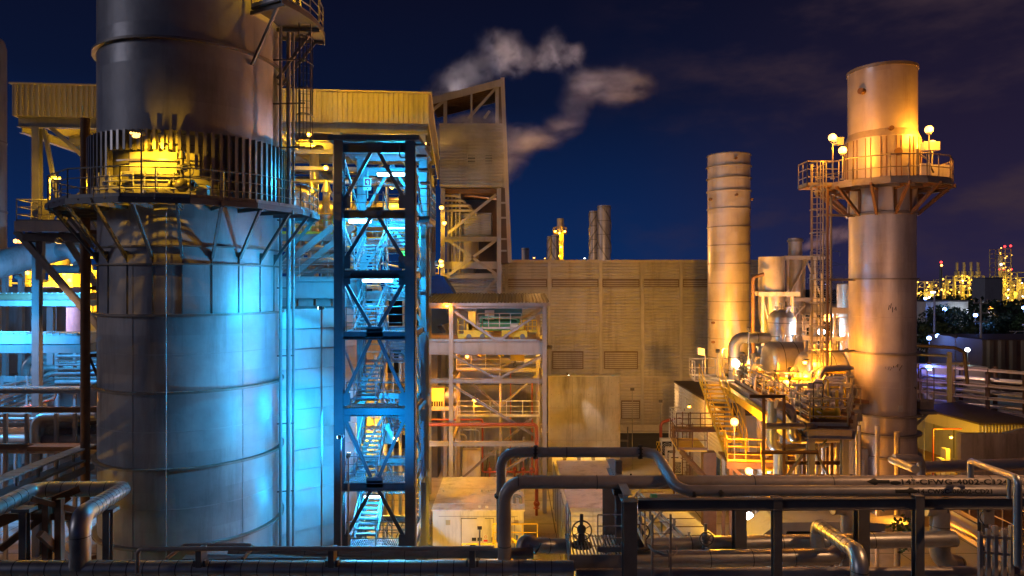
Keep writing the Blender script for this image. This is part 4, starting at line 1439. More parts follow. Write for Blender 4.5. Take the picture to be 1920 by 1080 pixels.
# hoist on its rails
def hoist():
    t = thing('travelling_hoist', 'yellow travelling hoist with a teal machinery box under the gantry roof', 'hoist crane', (-.9, 45.2, 10.85))
    z = 10.82
    for y in (42.9, 47.6):
        for x0, x1 in ((-3.0, -1.55), (-.65, .95)):
            d = MB().bx(x0, x1, y - .16, y + .16, z + .1, z + .52)
            d.prism([(x1, y - .16, z + .1), (x1 + (.25 if x0 < -2 else 0), y - .16, z + .1), (x1, y - .16, z + .45)], (0, .32, 0))
            ec = d.build('end_carriage', M['yellow'], t)
            w_ = MB()
            for x in (x0 + .3, x1 - .3):
                w_.tube((x, y - .19, z + .15), (x, y + .19, z + .15), .16, 14)
            w_.build('wheel', M['dark'], ec)
    for x in (-2.7, .6):
        MB().bx(x - .18, x + .18, 43.1, 47.4, z + .35, z + .95).build('bridge_girder', M['yellow'], t)
    MB().bx(-2.3, .65, 44.2, 46.4, z + 1.35, z + 2.0).build('machinery_box', mat('teal_paint', (.05, .16, .2), .45, 0, .12, 1), t)
    d = MB()
    for k in range(8):
        d.bx(-2.28 + k * .1, -2.24 + k * .1, 44.15, 44.2, z + 1.4, z + 1.9)
    d.build('vent_slat', M['dark'], t)
    MB().tube((-1.9, 44.7, z + .8), (.5, 44.7, z + .8), .42, 20).build('rope_drum', M['green'], t)
    MB().bx(-1.75, -1.15, 44.02, 44.12, z + 1.15, z + 1.75).build('control_panel', M['white'], t)
    MB().bx(-.1, .7, 43.9, 44.1, z + .35, z + .85).build('cable_cabinet', M['white'], t)
    MB().rail([(-2.2, 43.7, z + .55), (.6, 43.7, z + .55)], 1.0, .8, .03, (.35, .7)).build('railing', M['pale'], t)
    MB().rail([(.75, 43.0, z + .4), (1.55, 43.0, z + .4)], .75, .3, .03, (.35,)).build('railing', M['yellow'], t)
    c = MB().bx(-3.4, -2.95, 43.0, 43.6, z + .0, z + .15)
    c.rail([(-3.4, 43, z + .15), (-3.0, 43, z + .15)], 1.1, .4, .035, (.35, .7))
    c.build('access_cage', M['yellow'], t)
    MB().bx(-2.75, -2.3, 43.1, 43.5, z + .5, z + 1.7).build('motor_housing', M['yellow'], t)
    MB().pipe([(-2.0, 44, z + .6), (-2.0, 43.9, z + 1.3), (.4, 43.9, z + 1.2), (.4, 44, z + .6)], .07, .2, 10).build('cable_chain', M['green'], t)
    h = MB().bx(-.1, .8, 44.5, 45.3, 9.25, 9.75).tube((.1, 44.9, 9.75), (.1, 44.9, 10.9), .04, 6).tube((.5, 44.9, 9.75), (.5, 44.9, 10.9), .04, 6)
    hb = h.build('hook_block', M['yellow'], t)
    MB().torus((.2, 44.9, 8.95), .12, .035, (0, 1, 0), 14, 6, 90, 360).tube((.2, 44.9, 9.05), (.2, 44.9, 9.3), .04, 8).build('hook', M['dark'], hb)
    for x in (-2.0, -.7):
        MB().sphere((x, 44.6, 9.7), .26, 14, 8, (1, 1, .7)).build('counterweight', M['yellow'], t)


hoist()
for lab, u, v, Y, pw, c, g, r in (('orange lamp pair hung under the gantry roof edge at its left column', 838, 573, 42.3, 130, C_SOD, E_SOD, .12), ('orange lamp on top of the yellow hoist motor', 885, 589, 43.4, 150, C_YEL, E_SOD, .14),
                                  ('small round lamp on the yellow catwalk post inside the gantry', 876, 668, 44.5, 170, C_SOD, E_SOD, .12), ('bright globe lamp on the long gantry brace', 891, 749, 46.5, 600, C_SOD, E_SOD, .17),
                                  ('little lamp over the ground left of the gantry column', 806, 720, 47.5, 1300, C_SOD, E_SOD, .1)):
    bulkhead_lamp(lab, W(u, v, Y), pw, c, g, 'lamps around the gantry', r)
p = W(955, 571, 45)
t = thing('canopy_lamp', 'blue-white lamp under the gantry roof above the hoist', 'lamp', p, 'lamps around the gantry')
MB().box(p, (.35, .25, .1)).build('housing', M['dark'], t)
MB().box(p + V((0, 0, -.065)), (.28, .18, .02)).build('lens', E_BLU, t)
lamp_light(p + V((0, -.1, -.25)), 2400, (.08, .70, .85), t, .15)

# ---------------------------------------------------------------- stained concrete walls
wl = MB().bx(2.75, 8.25, 52, 52.6, 0, 7.27)
solo(wl, 'fire_wall', M['conc'], 'tall yellowish concrete fire wall in front of the turbine hall', 'concrete wall')
solo(MB().bx(-6.4, 2.74, 57, 57.6, 0, 5.9), 'retaining_wall', M['conc'], 'stained concrete wall behind the gantry with dark water runs', 'concrete wall')
w_ = bpy.data.objects['fire_wall']
g = MB()
for z in (2.4, 4.85):
    g.bx(2.76, 8.24, 51.992, 52.0, z, z + .025)
for x in (4.6, 6.4):
    g.bx(x, x + .025, 51.992, 52.0, .1, 7.2)
g.build('form_joint', M['ring'], w_)
g = MB()
for i in range(10):
    for k in range(8):
        g.tube((3.0 + i * .57, 51.99, .5 + k * .9), (3.0 + i * .57, 52.0, .5 + k * .9), .03, 8)
g.build('tie_hole', M['ring'], w_)
MB().bx(2.7, 8.3, 51.95, 52.65, 7.27, 7.34).build('coping', M['concpale'], w_)
flood_lamp('assumed narrow white floodlight on the top edge of the fire wall', (4.2, 51.0, 7.5), (6.7, 52, 3.2), 700, (1, .84, .72), E_WHT, 'added yard floodlights', 24, None, .16)  # unseen lamp, assumed here to cast the white streak on the wall
# transformer cooler left of the gantry
t = thing('cooling_unit', 'cream cooling unit with round casing left of the gantry column', 'cooling unit', (-5.6, 49, 0))
a, b = W(801, 767, 49), W(833, 728, 49)
MB().bx(a.x, b.x, 49, 50.5, a.z + .15, b.z).build('casing', M['cabin'], t)
MB().tube((b.x, 49.7, (a.z + b.z) / 2 + .1), (b.x + .9, 49.7, (a.z + b.z) / 2 + .1), .62, 24).build('fan_duct', M['alu'], t)
d = MB()
for k in range(6):
    d.bx(a.x + .15 + k * .17, a.x + .26 + k * .17, 48.97, 49, a.z + .2, a.z + .55)
d.build('grille', M['black'], t)
MB().bx(a.x - .1, b.x + .9, 48.9, 50.6, a.z - .1, a.z + .15).build('base_frame', M['pale'], t)
l = MB()
for x in (a.x, b.x, b.x + .8):
    l.bx(x - .06, x + .06, 49, 49.12, 0, a.z - .1).bx(x - .06, x + .06, 50.4, 50.52, 0, a.z - .1)
l.build('support_leg', M['pale'], t)
# blue inlet hood
h = [(800, 517), (830, 517), (850, 548), (850, 566), (832, 570), (845, 604), (820, 612), (830, 625), (815, 660), (795, 660)]
solo(MB().prism([W(u, v, 50) for u, v in h], (0, 2.5, 0)), 'inlet_hood', M['blue'], 'angular bright blue inlet hood between the stair tower and the gantry', 'inlet hood')
solo(MB().bx(W(800, 0, 51).x, W(822, 0, 51).x, 50.4, 53, 0, W(0, 662, 51).z), 'hood_support', M['dark'], 'dark block carrying the blue inlet hood', 'support')
# pipe loops and cabinet at the stained wall
t = thing('pipe_manifold', 'bundle of grey upright pipes against the stained wall behind the gantry', 'pipework', (-2.6, 52, 0))
rr = random.Random(3)
for k in range(7):
    x = -4.4 + k * .33
    zt = 4.2 - .35 * (k % 4)
    MB().pipe([(x, 50.5 + .2 * (k % 3), .1), (x, 50.5 + .2 * (k % 3), zt), (x - 1.2, 50.5 + .2 * (k % 3), zt + .02)], .06 + .03 * (k % 2), .3, 10).build('pipe', M['galv'], t)
MB().bx(-3.6, -2.3, 49.6, 50.4, 0, 2.2).build('cabinet', M['white'], t)
for k in range(9):
    x = -1.2 + k * .42
    MB().tube((x, 51 + .3 * (k % 2), .05), (x, 51 + .3 * (k % 2), 2.2 + .3 * (k % 3)), .1, 10).build('pipe', M['galv'], t)
MB().pipe([(-1.8, 51.6, 1.6), (2.2, 51.6, 1.6)], .14, None, 12).build('pipe', M['galv'], t)
# yellow-lit floor clutter left of the gantry column
t = thing('handrail_stair', 'short grey stair with handrail beside the generator cabin', 'stair', (-5.6, 39, 0))
MB().flight((-5.0, 37.6, .2), (-6.2, 41.5, 2.1), .9, 9, (1, .3, 0)).build('stair_flight', M['pale'], t)
MB().flight_rail((-5.0, 37.6, .2), (-6.2, 41.5, 2.1), .9, (1, .3, 0)).build('handrail', M['pale'], t)
# ================================================================ generator cabin
def cabin():
    t = thing('generator_cabin', 'cream metal generator cabin with stained flat roof and door in front', 'cabin', (-1.7, 37, 0))
    x0, x1, y0, y1, H = -3.95, .58, 34.0, 39.8, 2.9
    MB().bx(x0, x1, y0, y1, .25, H).build('wall', M['cabin'], t)
    MB().bx(x0 - .06, x1 + .06, y0 - .07, y1 + .06, H, H + .07).build('roof', M['cabroof'], t)
    s = MB()
    for y in (34.9, 36.4, 37.6, 38.8):
        s.bx(x0 - .06, x1 + .06, y - .02, y + .02, H + .07, H + .085)
    for x in (-1.5, -1.35):
        s.bx(x - .015, x + .015, y0, y1, H + .07, H + .09)
    s.build('roof_seam', M['cabroof'], t)
    for x, y in ((-1.62, 34.2), (-1.28, 34.2), (-1.62, 36.9), (-1.28, 36.9), (-3.7, 36.9), (.4, 36.9)):
        MB().bx(x - .05, x + .05, y - .05, y + .05, H + .09, H + .2).build('lifting_lug', M['cabin'], t)
    MB().bx(x0 + .1, x1 - .1, y0 + .1, y1, 0, .25).build('skid_base', M['dark'], t)
    y = y0 - .03
    d = MB().bx(-2.5, -.95, y, y0, .45, 2.5)
    dd = d.build('double_door', M['cabin'], t)
    g = MB()
    for x in (-2.54, -.93):
        g.bx(x, x + .02, y - .01, y0, .4, 2.55)
    g.bx(-2.54, -.91, y - .01, y0, 2.52, 2.55).bx(-1.1, -1.08, y - .012, y0, .45, 2.5)
    g.build('door_frame', M['dark'], t)
    g = MB()
    for x in (-.55, .12):
        g.bx(x, x + .02, y + .015, y0, .4, 2.6)
    g.bx(-.55, .14, y + .015, y0, 2.58, 2.6).bx(x0 + .3, x1 - .3, y + .02, y0, 2.62, 2.64)
    g.build('panel_joint', M['dark'], t)
    MB().bx(-1.75, -1.35, y - .02, y, 2.42, 2.58).build('door_canopy', M['cabin'], t)
    for x, w_ in ((-2.0, .22), (-1.72, .22)):
        MB().bx(x, x + w_, y - .02, y, 1.42, 1.58).build('door_vent', M['black'], dd)
    p = MB().bx(-1.42, -1.2, y - .014, y - .004, 1.36, 1.72)
    p.build('warning_plate', M['white'], dd)
    MB().torus((-1.31, y - .016, 1.62), .06, .012, (0, 1, 0), 16, 5).bx(-1.41, -1.21, y - .017, y - .015, 1.38, 1.48).build('warning_print', M['redink'], dd)
    MB().bx(-1.02, -.98, y - .03, y, 1.38, 1.6).build('door_handle', M['black'], dd)
    for x in (-3.3, .1, -.6):
        MB().bx(x, x + .22, y + .005, y0, 2.2, 2.45).build('vent_cover', mat('tan_cover', (.36, .28, .14), .6, 0, .1), t) if x != -.6 else MB().bx(x - .0, x + .2, y + .005, y0, 2.3, 2.5).build('vent_cover', M['conc'], t)
    MB().bx(-.78, -.5, y - .03, y, 1.48, 1.55).sphere((-.62, y - .07, 1.53), .06, 10, 6).build('socket_outlet', M['galv'], t)
    MB().bx(-.66, -.64, y - .02, y, 1.5, 2.5).build('conduit', M['pale'], t)
    MB().pipe([(.1, 35.0, H + .05), (.1, 35.0, H + .5), (.45, 34.6, H + .5), (.45, 34.6, H + .2)], .09, .18, 12).build('exhaust_elbow', M['dark'], t)
    MB().bx(.2, .3, y - .015, y, 1.25, 1.7).build('notice', M['blue'], t)
    return t


cabin()
flood_lamp('tiny white lamp fixed to the front wall of the generator cabin', (-.62, 33.8, 1.75), (-.62, 31, 0), 60, C_WHT, E_WHT, 'lamps around the yard', 130, None, .12)
t = thing('yellow_barrier', 'yellow tube barrier with a stair rail in front of the generator cabin', 'barrier', (-.8, 31.3, 0))
MB().rail([(-2.3, 31.6, 1.1), (-.75, 31.6, 1.1)], 1.05, .75, .03, (.5,)).build('railing', M['yellow'], t)
MB().rail([(-.6, 32.2, 1.75), (1.0, 31.2, .6), (1.6, 31.2, .5)], 1.0, .6, .03, (.5,)).build('railing', M['yellow'], t)
MB().rail([(-.9, 32.4, 1.9), (1.2, 32.4, 1.9)], .9, .7, .03, (.5,)).build('railing', M['yellow'], t)
MB().bx(-2.4, 1.2, 31.55, 33.0, .95, 1.08).bx(-2.3, -2.2, 31.7, 31.8, 0, .95).bx(.9, 1.0, 32.7, 32.8, 0, .95).build('step_deck', M['steel'], t)

flood_lamp('assumed yellow floodlight hidden under the front pipes, lighting the generator cabin', (-1.4, 29.6, 3.6), (-1.6, 34, 2.2), 1100, C_YEL, E_YEL, 'lamps around the yard', 120, 0, .2)  # unseen lamp and post, assumed from the yellow light on the cabin front
# ribbed container room
def store_room():
    t = thing('plant_room', 'white ribbed plant room with an ochre streaked roof behind the foreground pipes', 'plant room', (4.4, 38.5, 0))
    x0, x1, y0, y1, H = 2.95, 5.95, 34.0, 43.2, 3.0
    MB().bx(x0, x1, y0, y1, 0, H).build('wall', M['white'], t)
    d = MB().corr((x0 + .04, y0 - .01, .2), (0, 0, 1), (1, 0, 0), 2.7, x1 - x0 - .08, .24, .05)
    d.v = [V((p.x, 2 * (y0 - .01) - p.y, p.z)) for p in d.v]
    d.build('front_cladding', M['white'], t)
    d = MB().corr((x0 - .01, y0, .2), (0, 0, 1), (0, 1, 0), 2.7, y1 - y0, .24, .05)
    d.build('side_cladding', M['white'], t)
    MB().bx(x0 - .1, x1 + .1, y0 - .12, y1 + .1, H, H + .06).build('roof', M['cabroof'], t)
    e = MB().bx(x0 - .13, x0 - .1, y0 - .12, y1 + .1, H - .08, H + .1).bx(x1 + .1, x1 + .13, y0 - .12, y1 + .1, H - .08, H + .1).bx(x0 - .13, x1 + .13, y0 - .15, y0 - .12, H - .08, H + .08)
    e.build('roof_trim', M['pale'], t)
    MB().bx(x0 + .75, x0 + 1.1, y0 - .08, y0 - .06, .5, .7).build('lamp_panel', M['white'], t)


store_room()
# mesh fence beside it
t = thing('mesh_fence', 'wire mesh fence panel beside the ribbed plant room', 'fence', (2.5, 38, 0))
f = MB()
for k in range(-11, 44):
    y0 = 34.6 + k * .2
    a, b = V((2.62, y0, .15)), V((2.62, y0 + 2.75, 2.9))
    for p, q in ((a, b), (V((a.x, a.y, b.z)), V((b.x, b.y, a.z)))):
        lo, hi = 34.6, 43.2
        d = q - p
        t0 = max(0, (lo - p.y) / d.y)
        t1 = min(1, (hi - p.y) / d.y)
        if t1 > t0:
            f.bar(p + d * t0, p + d * t1, .012, .012)
f.build('wire_mesh', M['galv'], t)
f = MB()
for y in (34.6, 36.7, 38.9, 41, 43.2):
    f.bx(2.58, 2.66, y - .04, y + .04, 0, 3.0)
f.bx(2.59, 2.65, 34.6, 43.2, 2.9, 2.95)
f.build('post', M['steel'], t)
bulkhead_lamp('low yellow lamp between the mesh fence and the gravel strip', (2.35, 33.2, 1.6), 200, C_YEL, E_YEL, 'lamps around the yard', .12, (.3, .2, .0))
bulkhead_lamp('yellow lamp glowing behind the ribbed plant room', (6.4, 43.8, 2.7), 420, C_YEL, E_YEL, 'lamps around the yard', .12, (-.3, 0, 0))
# fan row behind the plant room
for k in range(4):
    x = 3.0 + k * .95
    t = thing('vent_fan', ('first', 'second', 'third', 'fourth')[k] + ' pale fan box from the left in the row behind the plant room', 'fan box', (x, 45.2, 0), 'fan boxes behind the plant room')
    MB().prism([(x - .38, 44.8, 2.3), (x - .3, 45.7, 3.0), (x + .3, 45.7, 3.0), (x + .38, 44.8, 2.3)], (0, 0, .14)).build('hood', M['white'] if k else M['cabin'], t)
    MB().bx(x - .3, x + .3, 45, 45.6, 0, 2.35).build('casing', M['pale'], t)
# cage of yellow railings and bollards by the road
t = thing('yellow_cage', 'small yellow railed cage at the corner of the plant room', 'railing', (6.7, 46, 0))
MB().rail([(6.3, 44.2, 0), (7.0, 46.5, 0), (6.4, 48.5, 0)], 2.2, 1.1, .04, (.7, 1.5)).build('railing', M['yellow'], t)
for k, (u, v) in enumerate(((1183, 890), (1178, 894))):
    p = V((W(u, v, 48).x, 48, 0))
    t = thing('bollard', ('tall', 'short')[k] + ' black and yellow bollard standing by the yellow cage', 'bollard', p, 'striped bollards in the yard')
    h = (.95, .5)[k]
    MB().tube(p, p + V((0, 0, h)), .07, 12).build('shaft', M['black'], t)
    b = MB()
    for q in range(3):
        b.tube(p + V((0, 0, h * (.2 + q * .28))), p + V((0, 0, h * (.32 + q * .28))), .074, 12)
    b.build('band', M['yellow'], t)
# air conditioners and red hydrant bend by the white clad building
for k, (u, v, Y, s) in enumerate(((1252, 850, 56.5, 1.25), (1260, 853, 54.5, 1.0), (1266, 858, 52.8, .9), (1270, 864, 51.2, .9))):
    p = V((W(u, v, Y).x, Y, 0))
    t = thing('air_conditioner', ('first and largest', 'second', 'third', 'last and nearest')[k] + ' white air conditioner in the row by the clad building', 'air conditioner', p, 'outdoor air conditioners')
    MB().bx(p.x - .5 * s, p.x + .5 * s, Y - .3, Y + .3, .12, .12 + 1.15 * s).build('casing', M['white'], t)
    fo = MB().bx(p.x - .42 * s, p.x + .2 * s, Y - .31, Y - .3, .22, .05 + 1.05 * s).build('fan_opening', M['black'], t)
    g = MB()
    for q in (.16, .26, .36):
        g.torus((p.x - .1 * s, Y - .33, .12 + .55 * s), q * s, .014, (0, 1, 0), 20, 5)
    for q in range(6):
        a = R(60 * q)
        g.bar((p.x - .1 * s, Y - .33, .12 + .55 * s), (p.x - .1 * s + .4 * s * math.cos(a), Y - .33, .12 + .55 * s + .4 * s * math.sin(a)), .012, .012)
    g.build('fan_guard', M['white'], fo)
    MB().bx(p.x - .4 * s, p.x - .3 * s, Y - .3, Y + .3, 0, .12).bx(p.x + .3 * s, p.x + .4 * s, Y - .3, Y + .3, 0, .12).build('foot', M['dark'], t)
x = W(1239, 0, 57).x
t = thing('hydrant_pipe', 'bright red pipe bend rising beside the white clad building', 'pipe', (x, 57, 0))
MB().pipe([(x, 57, .05), (x, 57, 2.75), (x + .9, 57.3, 2.95), (x + 3.2, 58, 2.95)], .13, .45, 14).build('pipe', M['red'], t)
MB().tube((x, 57, .0), (x, 57, .12), .3, 16).build('base_flange', M['red'], t)
t = thing('chequered_post', 'short post with black and yellow chequers beside the red bend', 'post', (x - .3, 56.6, 0), None)
MB().tube((x - .32, 56.4, 0), (x - .32, 56.4, 1.3), .18, 10).build('shaft', M['yellow'], t)
b = MB()
for q in range(5):
    for s in range(5):
        if (q + s) % 2:
            a0 = R(-180 + s * 36)
            a1 = R(-180 + (s + 1) * 36)
            b.prism([(x - .32 + .18 * math.cos(a0), 56.4 + .18 * math.sin(a0), .1 + q * .23), (x - .32 + .19 * math.cos(a0), 56.4 + .19 * math.sin(a0), .1 + q * .23), (x - .32 + .19 * math.cos(a1), 56.4 + .19 * math.sin(a1), .1 + q * .23), (x - .32 + .18 * math.cos(a1), 56.4 + .18 * math.sin(a1), .1 + q * .23)], (0, 0, .23))
b.build('chequer', M['black'], t)
x = W(1177, 0, 58).x
solo(MB().tube((x, 58, 0), (x, 58, 2.2), .05, 8).bx(x - .8, x + .05, 57.95, 58.05, .95, 1.1), 'barrier_post', M['dark'], 'dark barrier post beside the road in front of the hall', 'post')

# white clad building with door, ladder and scaffold stair
def clad_building():
    t = thing('clad_building', 'low white ribbed building with a raised door beside the chimney', 'building', (15.5, 50, 0))
    A, B = V((14.3, 60, 0)), V((14.25, 44.4, 0))
    d = (B - A)
    L_ = d.length
    d.normalize()
    n = V((d.y, -d.x, 0))
    if n.x > 0:
        n = -n
    H = 5.7
    C_ = MB().prism([A - n * .06, B - n * .06, B - n * 5.5, A - n * 5.5], (0, 0, H))
    C_.build('wall', M['white'], t)
    c = MB().corr(A + V((0, 0, .1)), (0, 0, 1), d, H - .1, L_, .26, .05)
    mid = (A + B) / 2
    c.v = [p if (p - A).dot(n) > -1e-4 else p - n * (2 * (p - A).dot(n)) for p in c.v]
    c.build('side_cladding', M['white'], t)
    MB().prism([A + n * .1, B + n * .1, B - n * 5.6, A - n * 5.6], (0, 0, .15)).build('roof', M['roofdk'], t).location.z += H
    for f, z0, w_, h_, nm in ((.2, 2.9, 1.0, 2.1, 'upper_door'), (.73, .2, 1.0, 2.1, 'door'), (.80, .2, .9, 2.1, 'door')):
        p = A + d * (L_ * f) + V((0, 0, z0))
        e = MB().prism([p + n * .06, p + n * .1, p + n * .1 + d * w_, p + n * .06 + d * w_], (0, 0, h_))
        do = e.build(nm, M['white'] if f != .80 else M['blue'], t)
        e = MB().prism([p + n * .105 + d * .75, p + n * .13 + d * .75, p + n * .13 + d * .82, p + n * .105 + d * .82], (0, 0, .2))
        e.v = [q + V((0, 0, 1)) for q in e.v]
        e.build('door_handle', M['black'], do)
    # landing with ladder at the upper door
    p = A + d * (L_ * .2 - .4)
    q = [p + n * .1, p + n * 1.1, p + n * 1.1 + d * 2.4, p + n * .1 + d * 2.4]
    l = MB().prism([a + V((0, 0, 2.8)) for a in q], (0, 0, .08))
    l.build('landing', M['pale'], t)
    MB().rail([a + V((0, 0, 2.88)) for a in q], 1.1, .8, .03, (.38, .75)).build('railing', M['white'], t)
    s = MB()
    for a in q[:3]:
        s.bar(a, a + V((0, 0, 2.8)), .08, .08)
    s.bar(q[1], q[2] + V((0, 0, 2.7)), .06, .06).bar(q[2], q[1] + V((0, 0, 2.7)), .06, .06)
    s.build('support_leg', M['white'], t)
    f0 = q[2] + d * 2.6 - n * .5
    MB().flight(f0, q[2] - n * .5 + V((0, 0, 2.8)), .7, 11, n).build('stair_flight', M['white'], t)
    MB().flight_rail(f0, q[2] - n * .5 + V((0, 0, 2.8)), .7, n, .9).build('handrail', M['white'], t)


clad_building()
p = W(1292, 762, 50)
bulkhead_lamp('wall lamp in an orange hood on a post by the white clad building', p, 260, C_SOD, E_SOD, 'lamps around the yard', .1, (.2, .3, 0))
x = W(1287, 0, 43).x
t = thing('caged_ladder', 'rusty caged ladder standing in front of the white clad building', 'ladder', (x, 43, 0))
MB().cage_ladder(x, 43, 0, 6.2, (0, -1)).build('ladder', M['rust'], t)
MB().bx(x - .6, x + 3.2, 43.1, 44.4, 4.9, 5.0).build('landing', M['rust'], t)
MB().rail([(x - .6, 43.1, 5.0), (x + 3.2, 43.1, 5.0)], 1.1, .8, .03, (.38, .75)).build('railing', M['rust'], t)
s = MB()
for q in (-.5, 3.1):
    s.bar((x + q, 44.2, 0), (x + q, 44.2, 4.9), .12, .12)
s.build('support_leg', M['rust'], t)
x = W(1324, 0, 52).x
t = thing('street_light', 'pole with a pale square lamp head in front of the middle chimney', 'light pole', (x, 47, 0))
x = W(1322, 0, 47).x
MB().pipe([(x, 47, 0), (x, 47, 9.2), (x - .1, 47, 9.6)], .05, .2, 8).build('pole', M['pale'], t)
MB().prism([(x - .5, 46.9, 9.45), (x - .05, 46.9, 9.35), (x - .05, 46.9, 9.8), (x - .5, 46.9, 9.9)], (0, .35, 0)).build('lamp_head', M['white'], t)
# ================================================================ right-hand chimney with gallery
RC = V((18.1, 33.4, 0))


def chimney_right():
    t = thing('exhaust_chimney', 'tall steel chimney with a lamp-lit gallery and caged ladder on the right', 'chimney', (RC.x, RC.y, 0))
    prof = [(1.52, 2.6), (1.52, 6.0), (1.47, 7.8), (1.47, 17.6), (1.52, 17.65), (1.52, 18.6), (1.52, 19.1)]
    MB().lathe(prof, RC, 96).build('shell', M['stack2'], t)
    b = MB().lathe([(1.52, 19.05), (1.66, 19.1), (1.66, 21.15), (1.52, 21.5)], RC, 96)
    b.build('collar', M['stack2'], t)
    MB().lathe([(1.52, 21.45), (1.52, 24.6), (1.42, 24.6), (1.42, 22)], RC, 96).build('upper_shell', M['stack2'], t)
    MB().ring(RC, 1.5, 1.57, 24.48, 24.62, 72).build('rim', M['ring'], t)
    for z, e, h in ((17.5, .08, .08), (14.4, .1, .07), (10.85, .16, .09), (7.9, .2, .09), (7.0, .2, .09), (5.95, .2, .1), (4.2, .12, .08)):
        MB().ring(RC, 1.46, 1.5 + e, z, z + h, 80).build('stiffener_ring', M['ring'], t)
    for z in (12.6, 9.3, 16.1):
        MB().ring(RC, 1.46, 1.48, z, z + .03, 80).build('weld_band', M['stack2'], t)
    s = MB()
    for k in range(48):
        a = k * 7.5
        if k % 3 == 1:
            continue
        s.bar(pol(RC, 1.665, a, 19.15), pol(RC, 1.665, a, 21.1), .03, .05, up=(math.cos(R(a)), math.sin(R(a)), 0))
    s.build('rib', M['rust'], t)
    # stains, sockets, manway
    for th, z, w_, h_ in ((-150, 23.4, .3, .16), (-95, 20.35, .35, .35), (-105, 21.45, .22, .4)):
        MB().tube(pol(RC, 1.5, th, z), pol(RC, 1.74, th, z), w_ / 2, 14).build('nozzle', M['rust'], t)
    MB().tube(pol(RC, 1.4, -165, 6.6), pol(RC, 1.8, -165, 6.6), .28, 20).build('manway', M['ring'], t)
    MB().bar(pol(RC, 1.5, -88, 8.35), pol(RC, 1.53, -88, 8.35), .22, .3).build('name_plate', M['galv'], t)
    # gallery
    pts = [pol(RC, 2.98, a, 18.9) for a in range(-202, 158, 30)]
    n = len(pts)
    d, ed = MB(), MB()
    for i in range(n):
        a = -202 + 30 * i
        d.prism([pol(RC, 1.68, a, 18.88), pol(RC, 2.98, a, 18.88), pol(RC, 2.98, a + 30, 18.88), pol(RC, 1.68, a + 30, 18.88)], (0, 0, .06))
        ed.bar(pol(RC, 3.0, a, 18.82), pol(RC, 3.0, a + 30, 18.82), .06, .2, up=(0, 0, 1))
        ed.bar(pol(RC, 2.2, a, 18.74), pol(RC, 2.2, a + 30, 18.74), .06, .14, up=(0, 0, 1))
    d.build('gallery_floor', M['rust'], t)
    ed.build('edge_channel', M['ring'], t)
    MB().rail(pts, 1.12, .8, .026, (.56,), True, True).build('railing', M['ring'], t)
    for i in range(n):
        a = -217 + 30 * i
        b = MB().bar(pol(RC, 2.85, a, 18.7), pol(RC, 1.52, a, 17.5), .12, .13)
        b.bar(pol(RC, 1.5, a, 18.72), pol(RC, 3.05, a, 18.72), .1, .16, up=(0, 0, 1))
        b.bar(pol(RC, 1.53, a, 17.5), pol(RC, 1.53, a, 18.7), .14, .03, up=(math.cos(R(a)), math.sin(R(a)), 0))
        b.build('bracket', M['rust'], t)
    # ladder landing to the left and the ladder with its mast
    lx = RC.x - 3.55
    MB().bx(lx - .45, RC.x - 2.4, 32.6, 33.6, 18.82, 18.9).build('ladder_landing', M['rust'], t)
    MB().rail([(RC.x - 2.5, 32.6, 18.9), (lx - .45, 32.6, 18.9), (lx - .45, 33.6, 18.9)], 1.15, .6, .028, (.4, .78)).build('railing', M['ring'], t)
    MB().cage_ladder(lx, 32.5, 4.5, 19.9, (-.25, -1), 6.7).build('caged_ladder', M['ring'], t)
    MB().bar((lx + .55, 32.7, 3), (lx + .55, 32.7, 18.8), .1, .1, up=(0, 1, 0)).build('mast', M['rust'], t)
    MB().bar((lx + .82, 32.9, 3), (lx + .82, 32.9, 18.4), .08, .08, up=(0, 1, 0)).build('cable_tray', M['dark'], t)
    b = MB()
    for z in (17.5, 14.4, 10.95, 7.9):
        b.bar((lx + .1, 32.6, z), (RC.x - 1.4, 33.2, z), .09, .1)
    b.build('ladder_stay', M['ring'], t)
    # side step on the right
    b = MB().bx(RC.x + 1.4, RC.x + 2.05, 32.6, 33.6, 8.2, 8.55)
    b.bx(RC.x + 1.4, RC.x + 2.2, 32.6, 33.6, 7.95, 8.1)
    b.bar((RC.x + 2.0, 33.0, 7.95), (RC.x + 1.4, 33.2, 7.2), .1, .12)
    b.build('side_bracket', M['dark'], t)
    MB().rail([(RC.x + 1.4, 32.6, 8.55), (RC.x + 2.05, 32.6, 8.55)], 1.6, .35, .03, (.8, 1.2)).build('railing', M['ring'], t)
    # instrument boxes on the gallery
    for th, r, z, dx, dz in ((-48, 2.1, 20.6, .7, .4), (-40, 2.4, 19.35, .9, .75), (-68, 2.2, 19.3, .45, .8), (-172, 2.3, 21.1, .35, .35), (-60, 2.0, 19.2, .5, .5)):
        MB().box(pol(RC, r, th, z), (dx, .35, dz)).build('instrument_box', M['white'], t)
    MB().bar(pol(RC, 2.1, -75, 18.94), pol(RC, 2.1, -75, 20.4), .09, .09, up=(0, 1, 0)).pipe([pol(RC, 2.1, -75, 20.2), pol(RC, 2.3, -66, 19.9), pol(RC, 2.4, -58, 19.3)], .04, .2, 8).build('instrument_post', M['dark'], t)
    # scrawled marks
    g = MB()
    rr = random.Random(5)
    for z0, a0, n_, s_ in ((12.95, -108, 5, .16), (10.2, -112, 9, .12), (9.3, -52, 3, .1)):
        for k in range(n_):
            a = a0 + k * 3.2
            z = z0 + rr.uniform(-.1, .1)
            g.bar(pol(RC, 1.475, a, z), pol(RC, 1.475, a + rr.uniform(-1.5, 2.5), z + rr.uniform(.5, 1.6) * s_), .03, .012)
    g.build('scuff_mark', M['black'], t)
    return t


